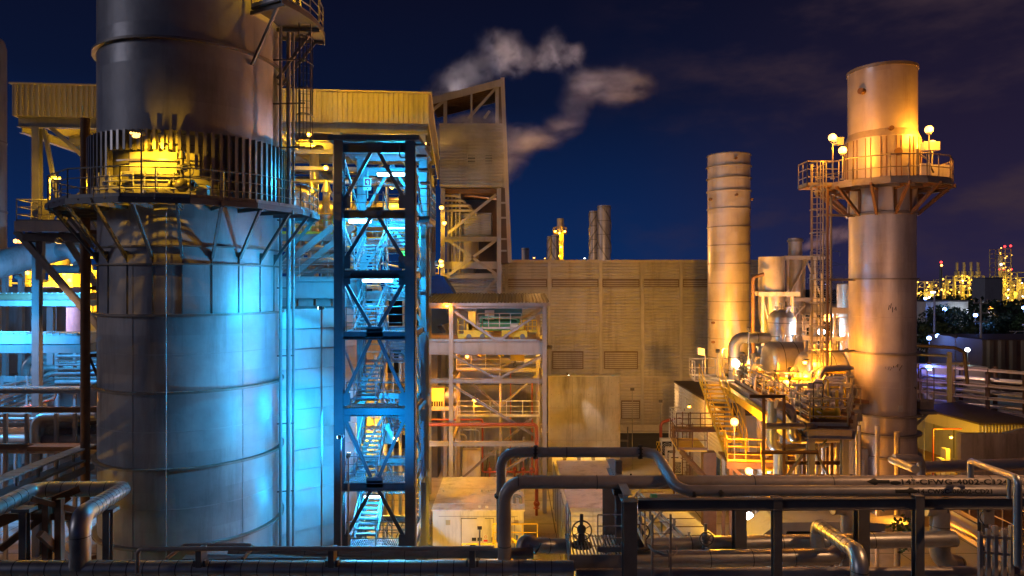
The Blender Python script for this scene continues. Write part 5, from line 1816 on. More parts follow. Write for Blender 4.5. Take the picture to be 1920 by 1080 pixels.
chimney_right()
for lab, u, v, Y, pw in (('leftmost globe lamp on the right chimney gallery, over the ladder', 1561, 258, 31.0, 700), ('lower left globe lamp on the right chimney gallery', 1580, 282, 31.2, 480),
                         ('highest right globe lamp on the right chimney gallery', 1742, 243, 31.2, 720), ('lower right globe lamp on the right chimney gallery', 1748, 270, 32.4, 600)):
    globe_lamp(lab, W(u, v, Y), 18.95, pw, (1, .34, .02), E_SOD, 'lamps on the chimney gallery', .18)

# ================================================================ middle chimney
def chimney_mid():
    c = W(1366.5, 540, 50)
    t = thing('plain_chimney', 'plain ringed steel chimney without gallery between the hall and the vessels', 'chimney', (c.x, 50, 0))
    c = V((c.x, 50, 0))
    zt = W(0, 286, 48.5).z
    MB().lathe([(1.5, 4), (1.5, zt), (1.42, zt), (1.42, zt - 2)], c, 80).build('shell', M['stack2'], t)
    for v in (285, 307, 330, 354, 388, 423, 458, 493, 530, 565, 600, 635, 671, 705):
        z = W(0, v, 48.6).z
        MB().ring(c, 1.48, 1.56 if v not in (307, 330, 354) else 1.6, z - .06, z, 64).build('stiffener_ring', M['ring'], t)
    for th, z in ((-90, zt - .4), (-88, zt - 3.0), (-160, zt - 3.2), (-20, zt - 3.2), (-150, 11.5), (-150, 10.1)):
        MB().tube(pol(c, 1.45, th, z), pol(c, 1.7, th, z), .09, 10).build('nozzle', M['rust'], t)
    return t


chimney_mid()

# ================================================================ process deck
DF = frame(11.9, 28.2, -5.5)
DZ = 8.5


def process_deck():
    t = thing('process_platform', 'raised steel process platform with railing and a yellow stair', 'platform', (DF @ V((2.5, 7, 0))))
    T = DF
    d = MB(T).prism([(.1, -.9, DZ - .1), (1.6, -.9, DZ - .1), (4.5, 6, DZ - .1), (4.5, 14.9, DZ - .1), (.1, 14.9, DZ - .1)], (0, 0, .1))
    d.build('deck_plate', M['rust'], t)
    d = MB(T)
    d.ibeam((0, -1, DZ - .3), (0, 15, DZ - .3), .25, .4).ibeam((1.65, -1, DZ - .3), (4.6, 6, DZ - .3), .25, .4).ibeam((4.6, 6, DZ - .3), (4.6, 15, DZ - .3), .25, .4)
    for y in (-1, 3, 7, 11, 15):
        d.ibeam((0, y, DZ - .3), (1.65 if y < 0 else 3.3 if y < 4 else 4.6, y, DZ - .3), .22, .38)
    d.build('deck_beam', M['mauve'], t)
    for x in (.2, 4.5):
        for y in (-.7, 3, 7, 11, 14.7):
            x = x if x < 1 or y > 6 else (1.5 if y < 0 else 3.1)
            MB(T).ibeam((x, y, 0), (x, y, DZ - .5), .26, .26, .04, up=(0, 1, 0)).build('column', M['steel'], t)
    for y0, y1 in ((3, 7), (7, 11), (11, 14.7)):
        MB(T).bar((.2, y0, 1), (.2, y1, DZ - .8), .14, .14).build('brace', M['pale'], t)
    MB(T).rail([(4.4, 5.8, DZ), (1.55, -.9, DZ), (.1, -.9, DZ), (.1, 12.2, DZ)], 1.1, 1.2, .03, (.38, .75)).build('railing', M['steel'], t)
    MB(T).rail([(.1, 14.4, DZ), (.1, 14.9, DZ), (4.6, 14.9, DZ)], 1.1, 1.2, .03, (.38, .75)).build('railing', M['steel'], t)
    # second, lower beam line parallel to the edge (cable trunking)
    MB(T).bx(-.55, -.2, -.8, 12, DZ - .75, DZ - .35).build('cable_tray', M['yellow'], t)
    # stair in two flights with landings
    sx = -1.35
    MB(T).bx(-2.2, .1, 12.3, 14.3, DZ - .08, DZ).build('stair_head', M['pale'], t)
    MB(T).rail([(-.6, 14.3, DZ), (-2.2, 14.3, DZ), (-2.2, 12.3, DZ)], 1.1, .9, .03, (.55,)).build('railing', M['white'], t)
    p0, p1 = V((sx + .25, 6.7, 5.6)), V((sx, 12.3, DZ))
    MB(T).flight(p0, p1, 1.15, 14, (1, 0, 0)).build('stair_flight', M['yellow'], t)
    MB(T).flight_rail(p0, p1, 1.15, (1, 0, 0), 1.0).build('handrail', M['yellow'], t)
    d = MB(T).bx(sx - .6, 1.6, 4.6, 6.75, 5.5, 5.6)
    d.bx(sx - .65, 1.6, 4.5, 4.6, 5.3, 5.62)
    d.build('landing', M['rust'], t)
    MB(T).rail([(sx - .3, 6.7, 5.6), (sx - .6, 4.6, 5.6), (1.5, 4.6, 5.6)], 1.1, .9, .03, (.38, .75)).build('railing', M['yellow'], t)
    d = MB(T)
    for x in (sx - .4, 1.3):
        for y in (4.8, 6.5):
            d.bx(x - .08, x + .08, y - .08, y + .08, 0, 5.5)
    d.bar((sx - .4, 4.7, 5.4), (sx + 1.4, 4.7, 3.6), .14, .14)
    d.build('landing_leg', M['rust'], t)
    p0, p1 = V((sx + 1.3, 1.2, 2.6)), V((sx + 1.5, 4.6, 5.55))
    MB(T).flight(p0, p1, 1.0, 14, (1, 0, 0)).build('stair_flight', M['yellow'], t)
    MB(T).flight_rail(p0, p1, 1.0, (1, 0, 0), 1.0).build('handrail', M['yellow'], t)
    # left-hand side landing with railing
    d = MB(T).bx(-3.6, -2.0, 9.5, 12.5, 4.9, 5.0)
    d.build('side_landing', M['yellow'], t)
    MB(T).rail([(-2.0, 9.5, 5), (-3.6, 9.5, 5), (-3.6, 12.5, 5)], 1.1, .8, .028, (.55,)).build('railing', M['rust'], t)
    MB(T).bar((-3.4, 9.6, 4.9), (-1.8, 5.6, 3.4), .2, .24).bar((-1.9, 9.6, 0), (-1.9, 9.6, 4.9), .7, .7).build('side_landing_leg', M['rust'], t)
    return t


process_deck()
rr = random.Random(21)
# big lagged drum
def drum(label, x0, x1, Y, z, r, m='alu', yaw=0, cat='drum'):
    t = thing('lagged_drum', label, cat, ((x0 + x1) / 2, Y, z - r), 'lagged horizontal drums')
    d = MB().tube((x0, Y, z), (x1, Y, z), r, 40, None, False)
    for x in (x0, x1):
        d.sphere((x, Y, z), r, 32, 14, (.42, 1, 1))
    d.build('shell', M[m], t)
    b = MB()
    k = x0 + .35
    while k < x1:
        b.lathe([(r + .005, -.02), (r + .012, -.02), (r + .012, .02), (r + .005, .02)], (0, 0, 0), 36)
        n = 36 * 2 * 3
        for i in range(len(b.v) - n, len(b.v)):
            p = b.v[i]
            b.v[i] = V((k + p.z, Y + p.x, z + p.y))
        k += .75
    b.build('strap', M['strap'], t)
    s = MB()
    for x in (x0 + (x1 - x0) * .2, x0 + (x1 - x0) * .8):
        s.bx(x - .12, x + .12, Y - r * .75, Y + r * .75, DZ, z - r * .6)
    s.build('saddle', M['rust'], t)
    n = MB()
    for f in (.25, .55, .8):
        x = x0 + (x1 - x0) * f
        n.tube((x, Y, z + r * .9), (x, Y, z + r + .35), .12, 12).tube((x, Y, z + r + .3), (x, Y, z + r + .38), .2, 12)
    n.build('nozzle', M['galv'], t)
    return t


drum('largest lagged drum glowing orange in the middle of the process platform', 14.3, 16.6, 37.6, 9.9, 1.15)
drum('lagged drum with hoop straps just left of the right chimney', 14.9, 16.5, 34.6, 9.75, 1.05)
drum('smaller lagged drum behind the globe lamp left of the largest drum', 14.2, 15.4, 40.0, 9.4, .8)

# domed vessel
t = thing('domed_vessel', 'grey domed pressure vessel fed by the large bent pipe', 'vessel', (16.2, 41, DZ))
r = .80
MB().lathe([(r, 9.9), (r, 12.0), (r * .96, 12.25), (r * .8, 12.5), (r * .5, 12.66), (.02, 12.72)], (16.2, 41, 0), 48).build('shell', M['alu'], t)
MB().lathe([(r * .9, DZ), (r * .9, 9.9), (r, 9.9)], (16.2, 41, 0), 40).build('skirt', M['stack2'], t)
b = MB()
for z in (10.4, 11.1, 11.9):
    b.ring((16.2, 41, 0), r, r + .012, z, z + .04, 40)
b.build('strap', M['strap'], t)
b = MB()
for dx, dy, h in ((0, 0, .5), (.35, -.3, .35), (-.35, -.2, .3), (.1, -.5, .28)):
    b.tube((16.2 + dx, 41 + dy, 12.3), (16.2 + dx, 41 + dy, 12.6 + h), .07, 10).tube((16.2 + dx, 41 + dy, 12.5 + h), (16.2 + dx, 41 + dy, 12.6 + h), .15, 12)
b.build('nozzle', M['galv'], t)
t = thing('bent_pipe', 'fat orange-lit pipe bending from the platform across to the domed vessel', 'pipe', (13.15, 41.5, DZ))
MB().pipe([(13.4, 41.2, DZ), (13.4, 41.2, 11.0), (15.5, 41, 11.0)], .33, .6, 24, True, 10).build('pipe', M['alu'], t)
b = MB()
for z in (9.0, 9.8):
    b.ring((13.4, 41.2, 0), .33, .345, z, z + .05, 24)
for x in (14.1, 14.7, 15.2):
    b.tube((x, 41.06, 11.0), (x + .05, 41.06, 11.0), .345, 24)
b.build('strap', M['strap'], t)

# tall cylinder tank with conical body and ring platform
def cone_tank():
    c = W(1447, 540, 46)
    t = thing('surge_tank', 'streaked steel tank narrowing below a ring beam beside the small flue', 'tank', (c.x, 46, DZ))
    zt = W(0, 481, 45.2).z
    z1 = W(0, 550, 45.2).z
    r = .86
    MB().lathe([(r, z1), (r, zt), (r * .93, zt), (r * .93, zt - .6)], (c.x, 46, 0), 48).build('drum', mat('stained_tank', (.36, .32, .27), .5, .35, .2, .7, (.05, .04, .03), .8, 1), t)
    MB().lathe([(r * .45, 9.6), (r * .62, 10.4), (r, 12.2), (r, z1)], (c.x, 46, 0), 48).lathe([(r * .45, DZ), (r * .45, 9.6)], (c.x, 46, 0), 32).build('cone', M['alu'], t)
    MB().ring((c.x, 46, 0), r, r + .25, z1 - .15, z1 + .1, 48).bx(c.x - 1.2, c.x + 1.5, 45.0, 45.2, z1 - .2, z1 + .1).build('ring_beam', M['pale'], t)
    b = MB()
    for x in (-.95, 1.0):
        b.bar((c.x + x, 45.1, DZ), (c.x + x, 45.1, z1), .16, .16)
    b.bar((c.x - 1, 45.1, z1 - .2), (c.x - .2, 45.1, 10.5), .1, .1)
    b.build('support_leg', M['pale'], t)


cone_tank()
# small flue with white frame
def small_flue():
    c = W(1491, 540, 48)
    t = thing('small_flue', 'small round flue in a pale braced frame behind the domed vessel', 'flue', (c.x, 48, 0))
    zt = W(0, 447, 48).z
    MB().lathe([(.46, 4), (.46, zt), (.42, zt), (.42, zt - .5)], (c.x, 48, 0), 36).build('shell', M['stack2'], t)
    MB().ring((c.x, 48, 0), .46, .54, zt - .25, zt - .1, 36).build('rim', M['ring'], t)
    x0, x1, y0, y1 = c.x - .85, c.x + 1.5, 47.2, 48.9
    for x in (x0, x1 - .5, x1):
        for y in (y0, y1):
            MB().bar((x, y, 4), (x, y, 16.2 if x < x1 else 15), .16, .16, up=(0, 1, 0)).build('column', M['pale'], t)
    for z in (11.4, 13.2, 16.1):
        b = MB()
        for y in (y0, y1):
            b.bar((x0 - .2, y, z), (x1 + .2, y, z), .18, .26)
        for x in (x0, x1):
            b.bar((x, y0, z), (x, y1, z), .18, .26)
        b.build('beam', M['pale'], t)
    for z0, z1 in ((13.3, 16), (11.5, 13.1)):
        MB().bar((x0, y0, z0), (c.x + .6, y0, z1), .1, .1).build('brace', M['pale'], t)
        MB().bar((x1, y0, z0), (c.x + .4, y0, z1), .1, .1).build('brace', M['pale'], t)
    MB().rail([(x0, y0, 11.6), (x1, y0, 11.6)], 1.1, .7, .03, (.55,)).build('railing', M['pale'], t)
    MB().pipe([(c.x + .3, 47.4, 12.6), (c.x + 1.2, 47.4, 12.6), (c.x + 3.5, 47.4, 12.4), (c.x + 3.5, 47.4, 8)], .42, .9, 20).build('duct', M['alu'], t)


small_flue()
# vessel right of it, behind the right chimney
t = thing('knockout_drum', 'pale upright drum with cross-braced white frame against the right chimney', 'vessel', (19.3, 40, DZ))
MB().lathe([(.62, 8), (.62, 14.2), (.6, 14.25), (.02, 14.3)], (19.7, 40, 0), 36).build('shell', M['alu'], t)
b = MB()
for x in (18.5, 20.3):
    b.bar((x, 39.2, 7), (x, 39.2, 12.6), .14, .14, up=(0, 1, 0))
b.bar((18.3, 39.2, 12.7), (20.5, 39.2, 12.7), .3, .35).bar((18.5, 39.1, 8.4), (20.3, 39.1, 11.4), .1, .1).bar((20.3, 39.1, 8.4), (18.5, 39.1, 11.4), .1, .1).bar((18.3, 39.1, 10), (20.5, 39.1, 10), .1, .12)
b.build('frame', M['white'], t)

# pumps, valves and small-bore pipework on the platform
def skid(label, ox, oy, nx, seed, size=1.0, zb=DZ, mats=('alu', 'galv', 'pale', 'yellow'), cat='pump skid'):
    rr = random.Random(seed)
    t = thing('pump_skid', label, cat, tuple(DF @ V((ox + nx * .5, oy, zb))), 'pump and pipe skids on the platform')
    T = DF
    b = MB(T).bx(ox - .1, ox + nx + .1, oy - .6, oy + .6, zb + .02, zb + .16)
    b.build('base_frame', M['rust'], t)
    for k in range(max(2, int(nx / .55))):
        x = ox + .25 + k * .55
        y = oy + rr.uniform(-.35, .35)
        kind = rr.choice('pvepv')
        h = rr.uniform(.5, 1.5) * size
        mm = M[rr.choice(mats)]
        if kind == 'p':
            d = MB(T).tube((x - .22, y, zb + .4), (x + .22, y, zb + .4), .17, 14).tube((x + .22, y, zb + .4), (x + .34, y, zb + .4), .24, 14)
            d.tube((x + .28, y, zb + .5), (x + .28, y, zb + .3 + h), .07, 10).bx(x - .2, x + .3, y - .1, y + .1, zb + .16, zb + .3)
            d.build('pump', mm, t)
        elif kind == 'v':
            d = MB(T).tube((x, y, zb + .16), (x, y, zb + .16 + h), .07, 10)
            z = zb + .16 + h * .6
            d.tube((x, y, z - .14), (x, y, z - .1), .16, 12).tube((x, y, z + .1), (x, y, z + .14), .16, 12).sphere((x, y, z), .14, 10, 6)
            d.tube((x, y - .1, z), (x, y - .4, z), .03, 8).torus((x, y - .4, z), .16, .02, (0, 1, 0), 16, 6)
            d.build('valve', mm, t)
        else:
            d = MB(T).tube((x, y, zb + .16), (x, y, zb + .3 + h * .7), .2, 16).sphere((x, y, zb + .3 + h * .7), .2, 14, 8)
            d.build('filter_pot', mm, t)
        x2 = x + rr.uniform(-1.2, 1.2)
        top = zb + h + rr.uniform(.1, .9)
        pts = [(x, y + .2, zb + .2), (x, y + .2, top), (x2, y + .25, top + .02), (x2, y + .3, zb + .3)]
        MB(T).pipe(pts, rr.choice((.035, .05, .075)), .14, 8).build('pipe', M[rr.choice(mats)], t)
    for k in range(3):
        z = zb + .5 + .5 * k * size
        MB(T).pipe([(ox - .1, oy - .3 + .2 * k, z), (ox + nx * .6, oy - .3 + .2 * k, z), (ox + nx * .6, oy + .3, z + .3), (ox + nx, oy + .3, z + .3)], .05 + .015 * k, .15, 10).build('pipe', M[rr.choice(mats)], t)
    return t


for lab, ox, oy, nx, sd in (('pump skid at the near corner of the process platform', .35, .2, 1.5, 1), ('second pump skid from the near end of the process platform', .4, 2.0, 2.2, 2),
                            ('valve-crowded skid below the bright globe lamp', .4, 4.0, 3.0, 3), ('skid of filter pots before the largest drum', .4, 6.4, 2.6, 4),
                            ('pipe skid at the platform rail beside the white lamp', .3, 9.6, 1.4, 5), ('skid under the fat bent pipe', 1.0, 12.0, 3.0, 6)):
    skid(lab, ox, oy, nx, sd, .72)
t = thing('upper_walkway', 'small upper walkway with thin railing above the lagged drums', 'walkway', tuple(DF @ V((2.6, 6, DZ))))
MB(DF).bx(2.6, 4.4, 6.8, 7.9, 11.3, 11.4).build('walkway_deck', M['pale'], t)
MB(DF).rail([(2.6, 7.9, 11.4), (2.6, 6.8, 11.4), (4.4, 6.8, 11.4)], 1.1, .6, .025, (.38, .75)).build('railing', M['pale'], t)
b = MB(DF)
for x in (2.7, 4.3):
    for y in (6.9, 7.8):
        b.bar((x, y, DZ), (x, y, 11.3), .1, .1, up=(0, 1, 0))
b.build('support_leg', M['pale'], t)
b = MB(DF)
for k in range(12):
    x = 2.7 + k * .14
    b.tube((x, 7.2 + .3 * (k % 2), 9.5), (x, 7.2 + .3 * (k % 2), 11.3 + .6 * ((k * 7) % 3)), .04 + .02 * (k % 3), 8)
b.build('pipe', M['alu'], t)
# grey downcomers at the near end of the platform
for lab, pts, r, m in (('grey pipe dropping at the near corner of the platform with a bend at its foot', [W(1447, 752, 28), W(1447, 838, 28), W(1475, 842, 28.5), W(1475, 842, 28.5) + V((2.2, 1.2, 0))], .19, 'galv'),
                       ('grey pipe zigzagging down to the right chimney foot', [W(1455, 757, 27.5), W(1484, 765, 27.5), W(1485, 824, 27.5), W(1590, 820, 29.5)], .19, 'alu'),
                       ('thick grey riser standing under the platform edge', [W(1463, 990, 29), W(1463, 845, 29)], .28, 'galv'),
                       ('second thin grey riser under the platform', [W(1497, 1000, 29), W(1497, 850, 29)], .12, 'galv'),
                       ('third grey riser under the platform near the chimney', [W(1519, 1000, 29), W(1519, 845, 29)], .16, 'alu'),
                       ('dark horizontal header crossing before the platform end', [W(1436, 799, 27), W(1480, 799, 27), W(1530, 799, 27.4)], .13, 'pipedk')):
    t = thing('process_pipe', lab, 'pipe', (pts[0].x, pts[0].y, min(p.z for p in pts)), 'grey process pipes')
    MB().pipe(pts, r, r * 2, 16).build('pipe', M[m], t)
    b = MB()
    for a, c in zip(pts[:-1], pts[1:]):
        if (c - a).length > 1.2:
            d = (c - a).normalized()
            q = a + (c - a) * .5
            b.tube(q, q + d * .05, r * 1.35, 16)
    if b.v:
        b.build('flange', M['strap'], t)
# columns and conduits below the platform
t = thing('conduit_bank', 'bank of thin upright conduits under the process platform', 'pipework', tuple(DF @ V((2, 1, 0))))
for k in range(16):
    x = .3 + k * .27
    y = 1.2 + 1.3 * ((k * 5) % 3)
    MB(DF).tube((x, y, 0), (x, y, DZ - .6), (.03, .05, .09, .12)[k % 4], 10).build('pipe', M[('alu', 'galv', 'pale')[k % 3]], t)
t = thing('duct_housing', 'grey box duct with a pale blue panel at the foot of the right chimney', 'duct', (15.9, 33, 0))
MB().bx(15.3, 16.8, 32.2, 34.5, 2.0, 6.4).build('casing', M['clad_grey'], t)
MB().bx(15.55, 16.6, 32.12, 32.2, 2.5, 5.9).build('panel', M['panel'], t)
MB().bx(15.3, 16.8, 32.0, 32.2, 4.3, 4.4).build('ledge', M['clad_grey'], t)

LG = 'globe lamps around the process platform'
for lab, u, v, Y, bz, pw, c, g, r in (('white-hot lamp at the far left rail of the process platform', 1380, 682, 40.5, DZ, 800, (1, .50, .12), E_WHT, .22), ('globe lamp left of the largest drum', 1422, 690, 39.5, DZ, 900, C_SOD, E_SOD, .2),
                                      ('brightest globe lamp, above the valves of the process platform', 1475, 712, 34.5, DZ, 1500, C_SOD, E_SOD, .24), ('globe lamp on the stair landing post', 1377, 791, 33.0, 5.6, 900, C_SOD, E_SOD, .19),
                                      ('round orange lamp just above the front pipes below the landing', 1404, 883, 31.5, 0, 700, C_SOD, E_SOD, .16), ('white lamp beside the orange one below the landing', 1410, 868, 33.5, 0, 500, C_WHT, E_WHT, .16),
                                      ('orange-red lamp high beside the caged ladder', 1552, 596, 42, DZ, 700, C_SOD, E_SOD, .24), ('white lamp beside the caged ladder mast', 1540, 622, 40, DZ, 800, C_WHT, E_WHT, .2),
                                      ('small lamp in front of the cross-braced white frame', 1577, 681, 37.5, DZ, 500, C_SOD, E_SOD, .16), ('white lamp seen under the front pipe beam', 1405, 968, 29.5, 0, 600, C_WHT, E_WHT, .17)):
    globe_lamp(lab, W(u, v, Y), bz, pw, c, g, LG, r)
for k, (x, y, z, pw) in enumerate(((1.2, 3.2, 10.6, 700), (2.8, 5.2, 11, 900), (2.2, 1.2, 4.5, 500), (2.2, 8, 4.5, 600))):
    p = DF @ V((x, y, z))
    bulkhead_lamp(('small lamp among the near pump skids', 'small lamp above the valve-crowded skid', 'dim lamp under the near end of the platform', 'dim lamp under the middle of the platform')[k], p, pw, C_SOD, E_SOD, 'bulkhead lamps on the platform', .09, (.3, .2, 0))

flood_lamp('added orange floodlight on the platform rail aimed up at the plain chimney', (12.6, 41.8, 10.2), (16.0, 50, 15.5), 8500, (1, .40, .03), E_SOD, LG, 130, DZ, .25)  # invented source for the gold on the plain chimney
flood_lamp('added orange floodlight by the platform corner aimed at the surge tank', (14.1, 40.6, 11.6), (17.5, 47, 14.0), 800, (1, .42, .04), E_SOD, LG, 130, DZ, .22)  # added as well, to brighten tank and flue

# dark steel standing before the platform end
t = thing('support_frame', 'dark steel frame with thin posts standing before the platform end', 'steel frame', W(1490, 900, 27.2))
for u, vt, Yq in ((1432, 742, 27.0), (1470, 745, 27.0), (1508, 790, 29), (1560, 790, 29)):
    p = W(u, vt, Yq)
    MB().ibeam((p.x, Yq, 0), (p.x, Yq, p.z), .09, .09, .012, up=(0, 1, 0)).build('post', M['rust'], t)
for u0, u1, v, Yq in ((1405, 1473, 743, 26.9), (1428, 1535, 848, 26.9), (1470, 1590, 868, 27.6), (1432, 1600, 893, 28)):
    MB().ibeam(W(u0, v, Yq), W(u1, v, Yq), .1, .13, .012).build('beam', M['rust'], t)
for (ua, va), (ub, vb) in (((1470, 770), (1531, 845)), ((1531, 850), (1560, 905)), ((1470, 900), (1508, 850))):
    MB().bar(W(ua, va, 27.3), W(ub, vb, 27.6), .07, .09).build('brace', M['dark'], t)
t = thing('side_walkway', 'short plated walkway with railing between the platform and the right chimney', 'walkway', W(1565, 775, 31))
a, b = W(1508, 775, 30.5), W(1592, 775, 31.6)
MB().bx(a.x, b.x, 30.5, 32.0, a.z - .12, a.z).build('walkway_deck', M['rust'], t)
MB().bx(a.x, b.x, 30.4, 30.5, a.z - .35, a.z + .02).build('edge_beam', M['dark'], t)
MB().rail([(a.x, 30.55, a.z), (b.x, 30.55, a.z)], 1.1, .75, .024, (.38, .75)).build('railing', M['steel'], t)
MB().pipe([V((a.x + .3, 31.2, a.z + .3)), V((a.x + 1.0, 31.2, a.z + .3)), V((a.x + 1.0, 31.2, a.z + 1.9)), V((b.x, 31.6, a.z + 1.9))], .15, .3, 14).build('pipe', M['alu'], t)
MB().tube((b.x - .75, 31.4, a.z), (b.x - .75, 31.4, a.z + .9), .28, 16).sphere((b.x - .75, 31.4, a.z + .9), .28, 14, 8).build('filter_pot', M['pale'], t)
rr = random.Random(55)
t = thing('instrument_rack', 'thicket of thin tubes, gauges and boxes along the platform rail', 'instrument rack', tuple(DF @ V((.6, 6, DZ))))
for k in range(22):
    y = -.4 + k * .55
    x = .35 + rr.uniform(0, .5)
    h = rr.uniform(.6, 1.7)
    d = MB(DF).tube((x, y, DZ), (x, y, DZ + h), rr.choice((.025, .04, .06)), 8)
    q = rr.random()
    if q < .35:
        d.tube((x - .05, y, DZ + h), (x + .05, y, DZ + h), .12, 14)
    elif q < .7:
        d.bx(x - .12, x + .12, y - .08, y + .08, DZ + h - .3, DZ + h)
    else:
        d.pipe([(x, y, DZ + h), (x + .4, y, DZ + h), (x + .4, y + .3, DZ + .2)], .03, .1, 8)
    d.build('instrument', M[rr.choice(('steel', 'galv', 'dark', 'pale'))], t)
for k in range(5):
    MB(DF).tube((.5 + .12 * k, -.6, DZ + .25 + .2 * k), (.5 + .12 * k, 11.5, DZ + .25 + .2 * k), .03 + .012 * (k % 3), 8).build('pipe', M['galv'], t)

flood_lamp('added orange floodlight at the near platform rail aimed at the right chimney shaft', (12.9, 31.5, 10.3), (17.2, 33.2, 13.5), 620, (1, .36, .03), E_SOD, LG, 130, DZ, .2)  # added to warm the left side of the shaft
for lab, ox, oy, nx, sd, zz in (('skid of small vessels between the largest drum and the domed vessel', 2.2, 8.6, 2.2, 12, DZ), ('cramped pipe skid by the caged ladder', 2.9, 5.2, 1.6, 13, DZ),                                 ('skid behind the fat bent pipe at the far platform end', .4, 13.8, 3.6, 15, DZ)):
    skid(lab, ox, oy, nx, sd, .8, zz, ('alu', 'galv', 'pale'))
t = thing('bent_riser', 'thin orange-lit riser with a crooked top beside the plain chimney', 'pipe', (17.1, 46.5, DZ))
x = W(1412, 0, 45).x
MB().pipe([(x, 45, DZ), (x, 45, W(0, 520, 45).z), (x + .7, 45, W(0, 514, 45).z)], .12, .3, 12).build('pipe', M['rust'], t)
# ================================================================ right background
def warehouse():
    t = thing('warehouse', 'low yellow-lit warehouse with a wide dark roof behind the right chimney', 'warehouse', (40, 60, 0))
    H = 3.5
    A, B, C_, D = V((35.5, 59.8, 0)), V((36.15, 52.7, 0)), V((40.9, 52.7, 0)), V((41.0, 62.5, 0))
    E = None
    MB().prism([A, B, C_, D], (0, 0, H)).build('wall', M['clad'], t)
    o = V((0, 0, H + .0))
    r = MB().prism([p + o for p in (A + V((-.25, 0, 0)), B + V((-.3, -.3, 0)), C_ + V((0, -.3, 0)), D)], (0, 0, .12))
    r.build('roof', M['roofdk'], t)
    d = (C_ - B)
    L_ = d.length
    MB().corr(B + V((0, -.06, H - 1.0)), d, (0, 0, 1), L_, 1.0, .25, .05).build('fascia', M['ylw_clad'], t)
    d = (B - A)
    L_ = d.length
    MB().prism([A + V((-.08, 0, H - 1.0)), B + V((-.08, 0, H - 1.0)), B + V((-.08, 0, H)), A + V((-.08, 0, H))], (.05, 0, 0)).build('fascia', M['ylw_clad'], t)
    s = MB()
    for f in (.3, .62):
        p = A + d * f
        s.bx(p.x - .08, p.x - .02, p.y - .03, p.y + .03, .2, H - 1)
    s.build('panel_joint', M['dark'], t)
    return t


warehouse()
t = thing('blast_wall', 'rust-streaked concrete wall in front of the warehouse at the right edge', 'concrete wall', (35, 45.5, 0))
MB().bx(29.6, 44, 45, 45.4, 0, 4.4).build('wall', M['conc'], t)
MB().prism([(32.5, 45.0, 4.4), (44, 45.0, 4.4), (44, 45.0, 5.0), (35, 45.0, 4.95)], (0, .4, 0)).build('coping', M['conc'], t)
t = thing('red_pipework', 'thin red pipe frame round a lit opening beside the streaked wall', 'pipe frame', (30.2, 48, 0))
MB().pipe([(29.6, 48, .4), (29.6, 48, 4.1), (31.6, 48, 4.1)], .05, .1, 8).pipe([(29.6, 48, 1.6), (31.6, 48, 1.7)], .04, .1, 8).build('pipe', M['red'], t)
for k in range(4):
    solo(MB().bx(30.0 + k * .35, 30.3 + k * .35, 48.3, 48.9, 0, 1.2 + .7 * (k % 3)), 'stored_crate', M['white' if k % 2 else 'cabin'], 'pale crate ' + ('nearest the red frame', 'second from the red frame, taller', 'third from the red frame, tallest', 'last from the red frame, by the wall')[k], 'crate', 'crates in the lit opening')
bulkhead_lamp('yellow lamp in the opening beside the streaked wall', (30.6, 47.6, 3.6), 900, C_YEL, E_YEL, 'lamps by the warehouse', .1, (0, .3, 0))
flood_lamp('yellow floodlight on a post lighting the warehouse wall', (30.5, 50.5, 5.2), (36, 57, 1.5), 2200, C_YEL, E_YEL, 'lamps by the warehouse', 140, 0)

# long pipe rack
def pipe_rack_right():
    t = thing('pipe_rack', 'long dark multi-level pipe rack stretching behind the warehouse', 'pipe rack', (50, 68, 0))
    A, B = V((43, 82, 0)), V((58, 66, 0))
    d = B - A
    n = V((d.y, -d.x, 0)).normalized()
    N_ = 7
    for k in range(N_ + 1):
        p = A + d * (k / N_)
        for q in (0, 3.2):
            MB().ibeam(p + n * q, p + n * q + V((0, 0, 5.6)), .3, .3).build('post', M['brown'], t)
        for z in (1.2, 2.6, 3.9, 5.3):
            MB().ibeam(p + V((0, 0, z)), p + n * 3.2 + V((0, 0, z)), .22, .3).build('cross_beam', M['brown'], t)
    for z in (1.2, 2.6, 3.9, 5.5):
        MB().ibeam(A + n * 3.3 + V((0, 0, z)), B + n * 3.3 + V((0, 0, z)), .2, .30).build('beam', M['mauve'], t)
    rr = random.Random(8)
    for z in (1.5, 2.9, 4.2):
        for q in (.4, .95, 1.5, 2.1, 2.7):
            r = rr.choice((.08, .12, .16))
            MB().tube(A + n * q + V((0, 0, z + r)), B + n * q + V((0, 0, z + r)), r, 10).build('pipe', M[rr.choice(('alu', 'steel', 'pale', 'galv'))], t)
    # far crossover with a tall end frame
    P = W(1779, 755, 66)
    return t


pipe_rack_right()
flood_lamp('added sodium floodlight on a post over the long pipe rack', (45.5, 70, 9), (52, 75, 3), 1700, (1, .55, .38), E_SOD, 'lamps by the warehouse', 140, 0)  # added to bring the unlit rack out of the dark
x = W(1780, 0, 64).x
t = thing('rack_goalpost', 'tall lit steel post with two cross pipes left of the long pipe rack', 'post', (x, 64, 0))
MB().ibeam((x, 64, 0), (x, 64, 8.0), .3, .3, .03, up=(0, 1, 0)).build('post', M['pale'], t)
b = MB().pipe([(x - 4.5, 66, 8.6), (x + .5, 64, 8.4), (x + 1.4, 64, 8.0), (x + 1.7, 64, 5)], .16, .5, 10)
b.build('pipe', M['brown'], t)
b = MB().pipe([(x - 4.5, 66, 7.7), (x + .2, 64, 7.6)], .14, None, 10)
b.build('pipe', M['alu'], t)
b = MB().bar((x - .1, 64.2, 6.9), (x + 2, 64.2, 6.9), .2, .2)
b.build('cross_beam', M['pale'], t)
